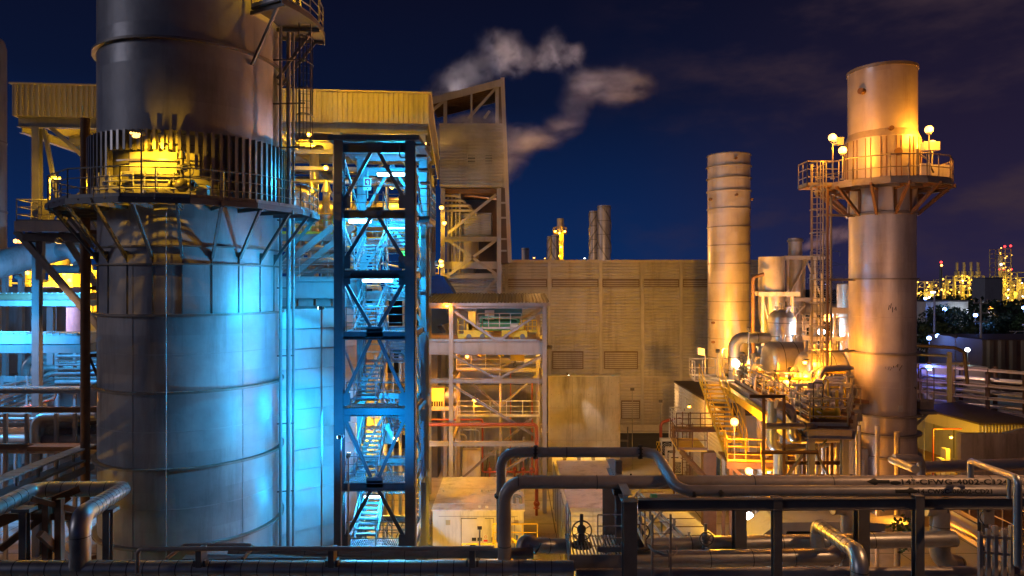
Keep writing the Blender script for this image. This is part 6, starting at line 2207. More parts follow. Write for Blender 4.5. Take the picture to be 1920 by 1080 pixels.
solo(MB().bx(W(1842, 0, 92).x, 80, 92, 104, 0, W(0, 637, 92).z).corr((W(1842, 0, 92).x, 91.98, .2), (1, 0, 0), (0, 0, 1), 20, W(0, 637, 92).z - .3, 1.5, .3), 'storage_shed', M['brown'], 'dark brown ribbed shed at the right edge below the hill', 'shed')
x = W(1893, 0, 120).x
t = thing('lattice_gantry', 'small white lattice frame above the brown shed at the right edge', 'lattice frame', (x + 3, 120, 0))
b = MB()
for k in range(6):
    b.bar((x + k * 1.3, 120, 5.2), (x + (k + 1) * 1.3, 120, 6.4 if k % 2 == 0 else 5.2), .09, .09).bar((x + k * 1.3, 120, 6.4), (x + (k + 1) * 1.3, 120, 6.4), .1, .1).bar((x + k * 1.3, 120, 5.0), (x + (k + 1) * 1.3, 120, 5.0), .1, .1)
b.build('truss', M['white'], t)
MB().bar((x + 1.3, 120, 0), (x + 1.3, 120, 5), .16, .16).bar((x + 6.5, 120, 0), (x + 6.5, 120, 5), .16, .16).build('leg', M['white'], t)
# white low office and water tanks lit cyan
xa, xb = W(1735, 0, 150).x, W(1815, 0, 150).x
t = thing('site_office', 'low pale flat-roofed office among the far trees', 'building', ((xa + xb) / 2, 152, 0))
MB().bx(xa, xb, 150, 162, 0, 11.0).build('wall', M['white'], t)
MB().bx(xa - .2, xb + .2, 149.8, 162.2, 11, 11.3).build('roof', M['roofdk'], t)
w_ = MB()
for k in range(3):
    w_.bx(xb - 2.2 + k * .7, xb - 1.8 + k * .7, 149.94, 150, 8, 9)
w_.build('window', M['black'], t)
x = W(1790, 0, 78).x
solo(MB().bx(x - 6, x + 2.4, 76, 80, 0, 5.2), 'pump_shelter', M['panel'], 'pale low shelter lit cyan behind the pipe rack', 'shelter')

# trees in the middle distance
def tree(label, x, y, h, r, seed, m):
    rr = random.Random(seed)
    t = thing('leafy_tree', label, 'tree', (x, y, 0), 'trees beyond the pipe rack')
    k = MB().tube((x, y, -.3), (x, y, h * .55), h * .028, 8, h * .015)
    tips = []
    for i in range(7):
        a = rr.uniform(0, 2 * math.pi)
        e = V((x + math.cos(a) * r * rr.uniform(.4, .8), y + math.sin(a) * r * rr.uniform(.4, .8), h * rr.uniform(.55, .9)))
        k.tube((x, y, h * rr.uniform(.3, .5)), e, h * .012, 6, h * .004)
        tips.append(e)
    k.build('trunk', M['bark'], t)
    c = MB()
    vs, fs = [], []
    cl = [(V((x, y, h * .7)), r * .7)] + [(p, r * rr.uniform(.3, .5)) for p in tips]
    for p, q in cl:
        for i in range(150):
            d = V((rr.gauss(0, 1), rr.gauss(0, 1), rr.gauss(0, 1))).normalized() * (q * rr.uniform(.35, 1) ** .6)
            s = rr.uniform(.16, .36)
            a = V((rr.gauss(0, 1), rr.gauss(0, 1), rr.gauss(0, 1))).normalized() * s
            b = a.cross(d).normalized() * s * .7
            o = p + V((d.x, d.y, d.z * .8))
            n = len(vs)
            vs += [o - a, o + b, o + a, o - b]
            fs.append((n, n + 1, n + 2, n + 3))
    c.add(vs, fs)
    c.build('crown', m, t)


spots = [(1737, 130, 9.5, 3.6), (1752, 118, 8, 3.2), (1768, 140, 10.5, 4), (1795, 145, 11.5, 4), (1782, 110, 7, 3.0), (1808, 125, 8, 3.4), (1828, 135, 8, 3.2), (1722, 112, 7.5, 3), (1850, 128, 7.2, 3.3), (1872, 140, 9, 3.6), (1900, 150, 9.5, 4), (1812, 165, 12.5, 4.6), (1842, 175, 11.5, 4.4)]
names = ['broad tree left of the first pole', 'low tree beneath the paired blue lamps', 'tall tree before the pale office', 'tallest tree at the right end of the pale office', 'small near tree between the poles', 'round tree left of the second pole', 'tree just right of the second pole', 'tree half hidden by the right chimney', 'small tree above the brown shed', 'bushy tree under the hill road', 'large tree at the right picture edge', 'far tree behind the second pole', 'far tree below the hill road lamps']
for k, ((u, Y, h, r), nm) in enumerate(zip(spots, names)):
    tree('dark leafy ' + nm, W(u, 0, Y).x, Y, h, r, 40 + k, M['leaf' if k % 3 else 'leaf2'])
# far wood as one mass
rr = random.Random(77)
wd = MB()
vs, fs = [], []
for i in range(5200):
    x = rr.uniform(140, 420)
    y = rr.uniform(235, 420)
    zt = 4 + 3.5 * math.sin(x * .05) * math.sin(x * .013 + 1) + 2 * math.sin(x * .21)
    z = rr.uniform(0, max(2, zt)) + (9 if y < 330 and x > 240 else 4) * .3
    s = rr.uniform(.7, 1.6)
    a = V((rr.gauss(0, 1), rr.gauss(0, 1), rr.gauss(0, 1))).normalized() * s
    b = a.cross(V((rr.gauss(0, 1), 1, .2))).normalized() * s
    o = V((x, y, z))
    n = len(vs)
    vs += [o - a, o + b, o + a, o - b]
    fs.append((n, n + 1, n + 2, n + 3))
wd.add(vs, fs)
tag(wd.build('far_wood', M['leaf2']), kind='stuff')
# poles and lamps
for lab, u, v0, Y in (('thin grey utility pole left of the second one, behind the pipe rack', 1752, 548, 105), ('taller utility pole with cross arms before the hill', 1839, 560, 95)):
    x = W(u, 0, Y).x
    z = W(0, v0, Y).z
    t = thing('utility_pole', lab, 'utility pole', (x, Y, 0), 'utility poles')
    MB().tube((x, Y, 0), (x, Y, z), .2, 10, .13).build('pole', M['steel'], t)
    if u > 1800:
        b = MB()
        for dz in (.6, 2.0, 3.2):
            b.bx(x - 1.0, x + 1.0, Y - .06, Y + .06, z - dz - .08, z - dz + .08)
        for dz in (.5, 1.9):
            for q in (-.9, 0, .9):
                b.tube((x + q, Y, z - dz), (x + q, Y, z - dz + .35), .06, 8)
        b.build('cross_arm', M['steel'], t)
    else:
        MB().bx(x - .5, x + .1, Y - .1, Y + .1, z - .1, z + .1).build('lamp_head', E_WHT, t)
for lab, u, v, Y, pw, c, g, r in (('left of the close pair of blue street lamps', 1742, 634, 100, 2500, C_BLU, E_BLU, .3), ('right of the close pair of blue street lamps', 1758, 630, 102, 2500, C_BLU, E_BLU, .3),
                                  ('single blue street lamp near the brown shed', 1825, 638, 98, 2500, C_BLU, E_BLU, .3), ('white starry street lamp above the pipe rack', 1814, 656, 88, 2600, (.6, .95, .9), E_WHT, .28),
                                  ('bright blue lamp low beside the tall post, nearest of the blue ones', 1742, 690, 74, 3200, (.05, .12, 1), E_BLU, .3), ('blue lamp in front of the pale office', 1771, 580, 145, 5200, C_BLU, E_BLU, .4),
                                  ('pale lamp at the right of the pale office', 1814, 583, 147, 2600, C_WHT, E_WHT, .36), ('blue lamp between the office and the second pole', 1829, 591, 130, 2600, C_BLU, E_BLU, .36),
                                  ('orange street lamp at the start of the hill road', 1857, 578, 180, 3600, C_SOD, E_SOD, .45), ('white street lamp just below the orange one on the hill road', 1856, 586, 178, 4600, C_WHT, E_WHT, .4),
                                  ('street lamp on the hill road at the right edge', 1919, 577, 183, 4600, C_BLU, E_BLU, .42), ('small teal lamp on the low roof left of the first pole', 1735, 560, 150, 900, C_BLU, E_BLU, .28)):
    globe_lamp(lab, W(u, v, Y), 0, pw * (.06 if Y == 88 else .15 if Y == 74 else .14 if Y > 140 and u < 1820 else .4), c, g, 'street lamps in the distance', r, 'street lamp')
# transmission pylon
def pylon():
    Y = 230
    c = W(1547, 0, Y)
    t = thing('transmission_tower', 'faint blue lattice transmission tower between the ladder and the right chimney', 'pylon', (c.x, Y, 0))
    b = MB()
    zt = W(0, 462, Y).z

    def hw(z):
        return 4.2 * (1 - z / zt) ** 1.1 + .5

    zs = [0]
    while zs[-1] < zt - 1:
        zs.append(min(zt, zs[-1] + 1.2 + 2.2 * (1 - zs[-1] / zt)))
    for z0, z1 in zip(zs[:-1], zs[1:]):
        a, d = hw(z0), hw(z1)
        cs0 = [(c.x - a, Y - a), (c.x + a, Y - a), (c.x + a, Y + a), (c.x - a, Y + a)]
        cs1 = [(c.x - d, Y - d), (c.x + d, Y - d), (c.x + d, Y + d), (c.x - d, Y + d)]
        for i in range(4):
            j = (i + 1) % 4
            b.bar((*cs0[i], z0), (*cs1[i], z1), .16, .16).bar((*cs0[i], z0), (*cs1[j], z1), .09, .09).bar((*cs0[j], z0), (*cs1[i], z1), .09, .09).bar((*cs1[i], z1), (*cs1[j], z1), .09, .09)
    b.build('lattice', M['galv'], t)
    b = MB()
    for z, w_ in ((zt - 2, 5), (zt - 6.5, 7), (zt - 11, 6)):
        for s in (-1, 1):
            b.bar((c.x, Y, z), (c.x + s * w_, Y, z + .3), .14, .14).bar((c.x, Y, z + 1.6), (c.x + s * w_, Y, z + .3), .1, .1)
            b.tube((c.x + s * w_, Y, z + .2), (c.x + s * w_, Y, z - 1.4), .1, 6)
    b.build('cross_arm', M['galv'], t)


pylon()
for lab, u, v in (('blue lamp far behind the caged ladder, at the pylon', 1551, 533), ('second blue lamp far behind the caged ladder, below the first', 1549, 581)):
    globe_lamp(lab, W(u, v, 190), 0, 1800, (.15, .4, 1), E_BLU, 'street lamps in the distance', .4, 'street lamp')

# ---------------------------------------------------------------- far refinery with its lights
bulb = {}


def small_bulb(parent, p, r, m, key):
    """tiny lamp sharing one mesh per kind"""
    if key not in bulb:
        o = MB().sphere(p, r, 6, 4).build('lamp', m, parent)
        bulb[key] = (o, r)
        return
    src, r0 = bulb[key]
    o = src.copy()
    COL.objects.link(o)
    o.parent = parent
    o.location = V(p) - V((0, 0, r)) - parent.location
    o.scale = (r / r0,) * 3


def refinery(label, u0, u1, v_top, Y, seed, n, kind):
    rr = random.Random(seed)
    x0, x1 = W(u0, 0, Y).x, W(u1, 0, Y).x
    zt = W(0, v_top, Y).z
    t = thing('refinery_unit', label, 'refinery unit', ((x0 + x1) / 2, Y, 0), 'lamp-lit refinery units on the horizon')
    f = MB()
    wd = x1 - x0
    nz = max(3, int(zt / 4))
    nx = max(2, int(wd / 6))
    for i in range(nx + 1):
        x = x0 + wd * i / nx
        for y in (Y, Y + 12):
            f.bx(x - .3, x + .3, y, y + .6, 0, zt)
    for k in range(1, nz + 1):
        z = zt * k / nz
        for y in (Y, Y + 12):
            f.bx(x0, x1, y, y + .5, z - .4, z)
        for i in range(nx):
            if rr.random() < .5:
                xa, xb = x0 + wd * i / nx, x0 + wd * (i + 1) / nx
                f.bar((xa, Y + .2, z - zt / nz), (xb, Y + .2, z), .3, .3)
    f.build('steelwork', M['ylw_clad'], t)
    v = MB()
    for k in range(int(wd / 5) + 1):
        x = x0 + rr.uniform(0, wd)
        r = rr.uniform(.8, 2)
        h = zt * rr.uniform(.3, .95)
        v.tube((x, Y + 5, 0), (x, Y + 5, h), r, 10)
    v.build('column_vessel', M['ylw_clad'], t)
    if kind == 'heater':
        s = MB()
        for k in range(4):
            x = x0 + wd * (.22 + .24 * k)
            s.tube((x, Y + 6, zt * .8), (x, Y + 6, zt + 12), 1.1, 12).tube((x, Y + 6, zt + .5), (x, Y + 6, zt + 4), 2.0, 12)
        s.build('heater_stack', M['stack2'], t)
    for k in range(n):
        z = zt * rr.uniform(.05, 1.02)
        p = V((x0 + wd * rr.uniform(0, 1), Y - .8, z))
        q = rr.random()
        small_bulb(t, p, rr.choice((.42, .55, .75)) * Y / 620, E_SML if q < .8 else (E_SOD if q < .95 else E_WHT), 'y' if q < .8 else ('s' if q < .95 else 'w'))
    for k in range(max(2, n // 9)):
        lamp_light((x0 + wd * rr.uniform(0, 1), Y - 6, zt * rr.uniform(.2, .9)), 4200, (1, .6, .03), t, .5)
    return t


refinery('low lamp-dotted refinery unit nearest the right chimney', 1720, 1762, 528, 620, 1, 26, 'low')
refinery('long refinery unit with a row of four thin heater stacks', 1790, 1846, 517, 600, 2, 44, 'heater')
refinery('low refinery unit between the masts, with whitish lamps', 1766, 1792, 524, 640, 6, 16, 'low')
refinery('tall lamp-studded refinery tower near the right edge', 1874, 1896, 466, 610, 3, 26, 'tower')
refinery('broad refinery unit at the foot of the tall lit tower', 1880, 1908, 517, 590, 4, 18, 'low')
refinery('refinery unit cut off by the right picture edge', 1908, 1945, 510, 580, 5, 22, 'low')
for lab, u, v, Y in (('slim mast with a red beacon left of the heater stacks', 1764, 493, 560),):
    x = W(u, 0, Y).x
    z = W(0, v, Y).z
    t = thing('beacon_mast', lab, 'mast', (x, Y, 0))
    MB().tube((x, Y, 0), (x, Y, z), 1.3, 12, .9).build('shaft', M['steel'], t)
    MB().sphere((x, Y - .5, z + .6), .9, 10, 6).build('beacon', E_RED, t)
    MB().sphere((x, Y - 1, z - 2), .9, 10, 6).build('lamp', E_SOD, t)
    MB().sphere((x, Y - 1.2, z - 22), .8, 10, 6).build('beacon', E_YEL, t)
rt = bpy.data.objects['refinery_unit.003']
for k, (u, v) in enumerate(((1884, 462), (1895, 461), (1874, 505), (1882, 505), (1897, 505))):
    p = W(u, v, 606)
    MB().sphere(p, .9 if k < 2 else .6, 10, 6).build('beacon', E_RED, rt)
xa, xb = W(1847, 0, 420).x, W(1880, 0, 420).x
solo(MB().bx(xa, xb, 420, 432, 0, W(0, 522, 420).z).bx(xa - .5, xb + .5, 419.5, 432.5, W(0, 522, 420).z, W(0, 520, 420).z), 'grey_warehouse', M['clad_grey'], 'plain grey box building in front of the tall lit refinery tower', 'building')

# ================================================================ left background
c = W(0, 0, 58)
t = thing('storage_silo', 'tall pale cylinder cut off by the left picture edge', 'silo', (-45.2, 58, 0))
MB().lathe([(1.7, 0), (1.7, 34.5), (1.5, 35.2), (.02, 35.6)], (-45.0, 58, 0), 48).build('shell', M['white'], t)
MB().ring((-45.0, 58, 0), 1.7, 1.76, 20.4, 20.6, 48).ring((-45.0, 58, 0), 1.7, 1.74, 26.4, 26.5, 48).build('stiffener_ring', M['pale'], t)
Y = 95
xa, xb = W(-30, 0, Y).x, W(70, 0, Y).x
t = thing('office_block', 'beige panel office block with small cyan windows behind the pipe bridges', 'building', ((xa + xb) / 2, Y + 5, 0))
MB().bx(xa, xb, Y, Y + 12, 0, W(0, 538, Y).z).build('wall', M['clad'], t)
j = MB()
for u in (14, 42):
    x = W(u, 0, Y).x
    j.bx(x - .06, x + .06, Y - .06, Y, 0, W(0, 542, Y).z)
j.build('panel_joint', M['brown'], t)
for u, v, w_, h_ in ((19, 580, .35, .8), (27, 580, .35, .8), (37, 579, .35, .8), (56, 578, .8, .6), (36, 623, .5, .4), (49, 622, .5, .5), (60, 622, .5, .6)):
    p = W(u, v, Y)
    f = MB().bx(p.x - w_ / 2 - .08, p.x + w_ / 2 + .08, Y - .08, Y - .02, p.z - h_ / 2 - .08, p.z + h_ / 2 + .08).build('window', M['pale'], t)
    MB().bx(p.x - w_ / 2, p.x + w_ / 2, Y - .1, Y - .084, p.z - h_ / 2, p.z + h_ / 2).build('pane', E_WIN, f)
Y = 110
xa = W(72, 0, Y).x
xb = W(210, 0, Y).x
t = thing('violet_shed', 'violet-lit rounded shed behind the blue post', 'shed', ((xa + xb) / 2, Y, 0))
MB().bx(xa, xb, Y, Y + 10, 0, 9.5).build('wall', M['white'], t)
MB().tube((W(128, 0, 100).x, 100, 0), (W(128, 0, 100).x, 100, 11.2), 2.2, 32).build('tank', M['white'], t)
lamp_light((W(110, 0, 96).x, 92, 12), 5200, (.42, .42, 1), t, .4)
globe_lamp('starry orange lamp on a post between the office block and the blue post', W(76, 604, 90), 0, 2600, C_SOD, E_SOD, 'street lamps in the distance', .32, 'street lamp')
# glowing plant far behind the left walkway
def far_plant():
    Y = 120
    t = thing('far_process_unit', 'orange-lit process unit glimpsed under the left walkway', 'process unit', (W(90, 0, Y).x, Y, 0))
    rr = random.Random(31)
    f = MB()
    x0, x1 = W(-20, 0, Y).x, W(190, 0, Y).x
    for z in (12.5, 15, 17, 19.5):
        f.bx(x0, x1, Y, Y + .4, z - .3, z)
    for k in range(12):
        x = x0 + (x1 - x0) * k / 11
        f.bx(x - .2, x + .2, Y - .1, Y + .3, 0, 19.5 - (k % 3) * 1.5 + .02)
    f.build('steelwork', M['ylw_clad'], t)
    for k in range(14):
        x = rr.uniform(x0, x1)
        MB().tube((x, Y + 3, 0), (x, Y + 3, rr.uniform(12, 20)), rr.uniform(.5, 1.5), 16).build('vessel', M['ylw_clad'], t)
    MB().bx(x0, x1, Y + 7, Y + 9, 0, 15.5).build('wall', M['ylw_clad'], t)
    r = MB().prism([(W(70, 0, Y).x, Y - 2, 13.6), (W(150, 0, Y).x, Y - 2, 17), (W(150, 0, Y).x, Y - 2, 13.6)], (0, 4, 0))
    r.build('roof', M['white'], t)
    for u, v in ((29, 452), (38, 452), (69, 452), (95, 451), (52, 512), (101, 513), (135, 485), (135, 499), (120, 513), (130, 526), (124, 546), (149, 549), (110, 590)):
        p = W(u, v, Y - 2.5)
        small_bulb(t, p, .36, E_SOD, 's')
    for u, v in ((30, 500), (75, 470), (110, 520), (140, 500), (140, 545), (112, 590)):
        lamp_light(W(u, v, Y - 5), 5200, C_YEL, t, .4)


far_plant()
# big diagonal duct
t = thing('flue_duct', 'large dull lagged duct slanting up under the left walkway', 'duct', (W(60, 0, 50).x, 50, 10))
P = [W(-60, 512, 46), W(118, 463, 52), W(128, 500, 52.5), W(200, 506, 53)]
MB().pipe(P[:2] + [W(150, 452, 54)], .95, 1.2, 28).build('duct', M['stack'], t)
MB().pipe([W(112, 470, 51), W(138, 470, 50.2), W(150, 490, 50.2)], .55, .8, 20).build('elbow', M['stack'], t)
MB().pipe([W(80, 490, 51), W(84, 505, 51), W(160, 505, 51)], .32, .6, 16).build('branch', M['dark'], t)
b = MB()
for u in (10, 40, 70):
    p = W(u, 500, 49)
    b.bar((p.x, 49, 0), (p.x, 49, p.z), .3, .3, up=(0, 1, 0))
b.build('support_leg', M['steel'], t)
t = thing('low_parapet_block', 'pale flat block with railing below the slanting duct', 'building', (W(30, 0, 62).x, 62, 0))
MB().bx(W(-40, 0, 62).x, W(70, 0, 62).x, 62, 66, 0, W(0, 540, 62).z).build('wall', M['clad'], t)
MB().rail([(W(-40, 0, 62).x, 62, W(0, 540, 62).z), (W(70, 0, 62).x, 62, W(0, 540, 62).z)], 1.6, 1.3, .05, (.8,)).build('railing', M['steel'], t)


def bridge(label, Y, v0, v1, m_top, u0=-80, u1=157, lip=True, dep=1.4):
    a, b = W(u0, v1, Y), W(u1, v0, Y)
    t = thing('pipe_bridge', label, 'pipe bridge', ((a.x + b.x) / 2, Y, a.z), 'horizontal bridges left of the stack')
    MB().bx(a.x, b.x, Y, Y + dep, a.z, a.z + (b.z - a.z) * .45).build('girder', M['steel'], t)
    MB().bx(a.x, b.x, Y - .12, Y + dep + .1, a.z + (b.z - a.z) * .47, b.z - .1).build('trough', M[m_top], t)
    MB().bx(a.x, b.x, Y - .2, Y + dep + .2, b.z - .1, b.z).build('cover_plate', M[m_top], t)
    r = MB()
    x = a.x
    while x < b.x:
        r.bx(x, x + .06, Y - .24, Y - .2, b.z - .06, b.z + .03)
        x += .35
    r.build('bolt_strip', M['galv'], t)
    return t


bridge('brown-topped bridge girder high on the left', 42, 549, 574, 'rust')
bridge('bright blue-lit bridge trough left of the stack', 37, 625, 662, 'panel')
bridge('thin grey bridge beam crossing the blue-lit pipes', 34, 727, 738, 'steel', dep=.4)
x = W(97, 0, 46).x
t = thing('rack_post', 'broad bright blue-lit steel post behind the left bridges', 'post', (x, 46, 0))
MB().ibeam((x, 46, 0), (x, 46, W(0, 576, 46).z), .42, .42, .05, up=(0, 1, 0)).build('shaft', M['panel'], t)
MB().ibeam((x - .9, 46, 0), (x - .9, 46, W(0, 690, 46).z), .3, .3, .04, up=(0, 1, 0)).build('side_post', M['panel'], t)
# cyan-lit lagged pipes that turn down
for k, (u, v, Y, r) in enumerate(((50, 673, 47, .34), (64, 683, 46.2, .28), (72, 692, 45.4, .24), (84, 702, 44.6, .18), (88, 668, 47.6, .22))):
    a = W(u, v, Y)
    lab = ('largest and leftmost', 'second largest', 'third', 'smallest front', 'rearmost')[k] + ' of the cyan-lit lagged bends left of the stack'
    t = thing('lagged_pipe', lab, 'pipe', (a.x, Y, 0), 'cyan-lit lagged pipes')
    MB().pipe([(a.x, Y, 2), a, (a.x + 9, Y + 2.0, a.z + .25)], r, r * 2.2, 18).build('jacket', M['alu'], t)
    b = MB()
    for q in (.8, 1.6):
        b.tube((a.x, Y, a.z - q), (a.x, Y, a.z - q - .05), r * 1.04, 18)
    b.build('strap', M['galv'], t)
t = thing('tube_rack', 'rack of level cyan-lit tubes between the blue post and the stack', 'pipe rack', (W(130, 0, 44).x, 44, 0))
for k, (v, r) in enumerate(((668, .1), (676, .07), (684, .1), (692, .07), (700, .12), (709, .16), (717, .16), (722, .1))):
    p = W(105, v, 44 + .2 * (k % 3))
    q = W(190, v - 1, 44 + .2 * (k % 3))
    MB().tube(p, q, r, 12).build('tube', M['alu' if k % 2 else 'galv'], t)
for u in (107, 140):
    x = W(u, 0, 44.8).x
    MB().bx(x - .08, x + .08, 44.75, 44.9, 0, W(0, 662, 44.8).z).build('post', M['panel'], t)
t = thing('sloping_pipe_run', 'fan of pale blue-lit pipes sloping up toward the post at far left', 'pipework', (W(30, 0, 41).x, 41, 0))
for k in range(6):
    MB().pipe([W(-60, 738 + k * 12, 36 + .3 * k), W(55, 712 + k * 9, 43), W(75, 709 + k * 9, 43.2), W(110, 700 + k * 9, 45.6)], .08 + .035 * (k % 3), .4, 12).build('pipe', M['alu'], t)
for u in (4, 28, 50):
    p = W(u, 705, 42.5)
    MB().bar((p.x, 42.5, 0), p, .1, .1, up=(0, 1, 0)).build('post', M['panel'], t)
MB().bx(W(-40, 0, 45).x, W(60, 0, 45).x, 45, 45.4, W(0, 716, 45).z, W(0, 706, 45).z).build('beam', M['panel'], t)
t = thing('red_pipe', 'coral red pipe kinked across the blue-lit pipework at left', 'pipe', (W(70, 0, 40).x, 40, 5))
MB().pipe([W(30, 768, 39), W(100, 748, 40.6), W(104, 740, 40.7), W(104, 725, 40.8)], .085, .2, 12).build('pipe', M['red'], t)
solo(MB().bx(W(-40, 0, 60).x, W(180, 0, 60).x, 60, 60.5, 0, W(0, 700, 60).z), 'boundary_wall', M['panel'], 'dark teal wall behind the cyan-lit bends at left', 'wall')
# parked truck cab
x = W(22, 685, 72).x
t = thing('parked_truck', 'white truck cab lit cyan beyond the left pipework', 'truck', (x, 72, 0))
z0 = W(0, 702, 72).z
MB().bx(x - 1.2, x + 1.2, 72, 75, 0, .9).build('chassis', M['dark'], t)
MB().prism([(x - 1.2, 72, .9), (x + 1.2, 72, .9), (x + 1.2, 72.3, 5.4), (x - 1.2, 72.3, 5.4)], (0, 2.3, 0)).build('cab', M['white'], t)
MB().bx(x - 1.05, x + 1.05, 71.98, 72.3, 3.3, 4.5).build('windscreen', M['black'], t)
w_ = MB()
for s in (-1, 1):
    w_.tube((x + s * .85, 72.4, .5), (x + s * 1.2, 72.4, .5), .5, 16)
w_.build('wheel', M['black'], t)
solo(MB().torus((W(66, 0, 66).x, 66, W(0, 690, 66).z), 1.15, .2, (0, 1, 0), 28, 8).tube((W(66, 0, 66).x, 66.1, W(0, 690, 66).z), (W(66, 0, 66).x, 66.5, W(0, 690, 66).z), 1.0, 20), 'cable_reel', M['rust'], 'round rusty reel beyond the left pipework', 'reel')

# lower pipe racks
t = thing('low_pipe_rack', 'dark brown low pipe rack with lagged loops left of the stack', 'pipe rack', (W(80, 0, 33).x, 33, 0))
for v, Y, r in ((776, 36, .18), (786, 35.5, .12), (800, 35, .22), (812, 34.4, .3), (826, 33.6, .3), (842, 33, .22)):
    MB().tube(W(-90, v, Y), W(190, v, Y), r, 16).build('pipe', M['pipe'], t)
for k, u in enumerate((66, 76, 83, 90)):
    Y = 33.2 + k * .35
    r = .22 - .03 * k
    a = W(u, 834, Y)
    b_ = W(u, 782 + 6 * k, Y)
    MB().pipe([a, b_, (b_.x + 3.0, Y, b_.z + .1)], r, r * 2.4, 16).build('lagged_loop', M['alu'], t)
for u in (10, 50, 105, 140):
    x = W(u, 0, 32.8).x
    MB().bx(x - .07, x + .07, 32.75, 32.9, 0, W(0, 775, 32.8).z).build('post', M['pipe'], t)
for v in (768, 837):
    a = W(-90, v, 32.6)
    MB().ibeam(a, W(190, v, 32.6), .2, .26).build('beam', M['rust'], t)
MB().bx(W(50, 0, 31.5).x, W(155, 0, 31.5).x, 31.5, 32.3, W(0, 846, 31.5).z, W(0, 838, 31.5).z).build('shelf', M['rust'], t)
for k in range(5):
    MB().bar(W(105 + k * 12, 784 + (k % 2) * 14, 34), W(150 + k * 6, 784 + (k % 2) * 14, 34), .2, .12).build('shelf', M['pale'], t)
t = thing('cable_tray', 'dark covered cable tray rising diagonally to the left column', 'cable tray', (W(80, 0, 27).x, 27, 5))
A, B = W(-40, 915, 22.5), W(165, 836, 31)
d = (B - A)
MB().bar(A, B, .5, .08, up=(0, 0, 1)).build('cover', M['steel'], t)
MB().bar(A + V((0, 0, -.5)), B + V((0, 0, -.5)), .6, .1, up=(0, 0, 1)).bar(A + V((.25, 0, -.9)), B + V((.25, 0, -.9)), .1, .3, up=(0, 0, 1)).build('tray', M['dark'], t)
for k in range(14):
    p = A + d * (k / 13)
    MB().bar(p + V((-.3, -.05, .03)), p + V((.3, -.05, .03)), .5, .05, up=(0, 0, 1)).build('cover_plate', M['galv'], t)
for k in range(5):
    p = A + d * (.1 + k / 5.5)
    MB().bar(p + V((0, 0, -1.4)), p + V((0, 0, 0)), .08, .08, up=(0, 1, 0)).build('hanger', M['dark'], t)
t = thing('lower_truss', 'dark slanting truss members above the yellow-lit grating at bottom left', 'truss', (W(80, 0, 21).x, 21, 0))
for (ua, va), (ub, vb), w_ in (((-20, 990), (150, 915), .22), ((0, 1030), (130, 930), .2), ((75, 1000), (130, 1050), .2), ((60, 935), (155, 960), .16), ((0, 968), (155, 968), .2)):
    MB().bar(W(ua, va, 21.5), W(ub, vb, 22.5), w_, w_).build('member', M['rust'], t)
for u in (88, 112):
    a = W(u, 935, 22)
    MB().bar((a.x, 22, 0), a, .2, .2, up=(0, 1, 0)).build('post', M['rust'], t)
t = thing('lit_grating', 'yellow-lit grating floor deep below the pipes at bottom left', 'grating', (-16, 26, 1.5))
MB().grating(-24, -11, 23, 27.5, 3.0, .22, .06).build('floor', M['yellow'], t)
MB().rail([(-22, 23.2, 3.0), (-12, 23.2, 3.0)], 1.1, .8, .03, (.38, .75)).build('railing', M['yellow'], t)
bulkhead_lamp('assumed yellow lamp below the pipe loop at bottom left', (-23.4, 26.3, 4.2), 300, C_YEL, E_YEL, 'lamps left of the stack', .1, (0, .3, 0))  # assumed lamp, set out of view to light the grating yellow
bulkhead_lamp('added hidden orange lamp behind the low pipe rack at left', (W(60, 0, 38).x, 38.6, 7.2), 500, C_SOD, E_SOD, 'lamps left of the stack', .1, (0, .3, 0))  # added out of sight to light the low rack
# cyan floods added to light the left pipework, one beyond the picture edge
flood_lamp('added cyan-white floodlight above the blue-lit bridge trough', (W(20, 0, 38).x, 38.6, 14.6), (W(85, 0, 44).x, 45, 8), 8500, (.04, .42, 1), E_CYN, 'lamps left of the stack', 150, None, .3)
flood_lamp('added cyan-white floodlight high left of the bridges, out of view', (-29, 33.5, 12.4), (-24, 40, 9.2), 4200, (.04, .42, 1), E_CYN, 'lamps left of the stack', 150, 0, .3)
# ================================================================ foreground pipes
FG = 'pipes in front of the plant'


def straps(pts, r, gap, b, w_=.025):
    for a, c in zip(pts[:-1], pts[1:]):
        a, c = V(a), V(c)
        L_ = (c - a).length
        d = (c - a).normalized()
        n = int((L_ - r * 4) / gap)
        for k in range(n + 1):
            p = a + d * (r * 2 + k * gap)
            b.tube(p, p + d * w_, r + .007, 20)


def fpipe(label, pts, r, m='pipe', bend=None, gap=.75, seg=28, sup=None, steps=10, sm='strap'):
    pts = [V(p) for p in pts]
    t = thing('foreground_pipe', label, 'pipe', tuple(pts[0]), FG)
    mb = MB().pipe(pts, r, bend or r * 2.4, seg, True, steps)
    n0 = len(mb.f)
    if gap:
        straps(pts, r, gap, mb)
    o = mb.build('jacket', M[m], t)
    o.data.materials.append(M[sm])
    for p in o.data.polygons[n0:]:
        p.material_index = 1
    return t


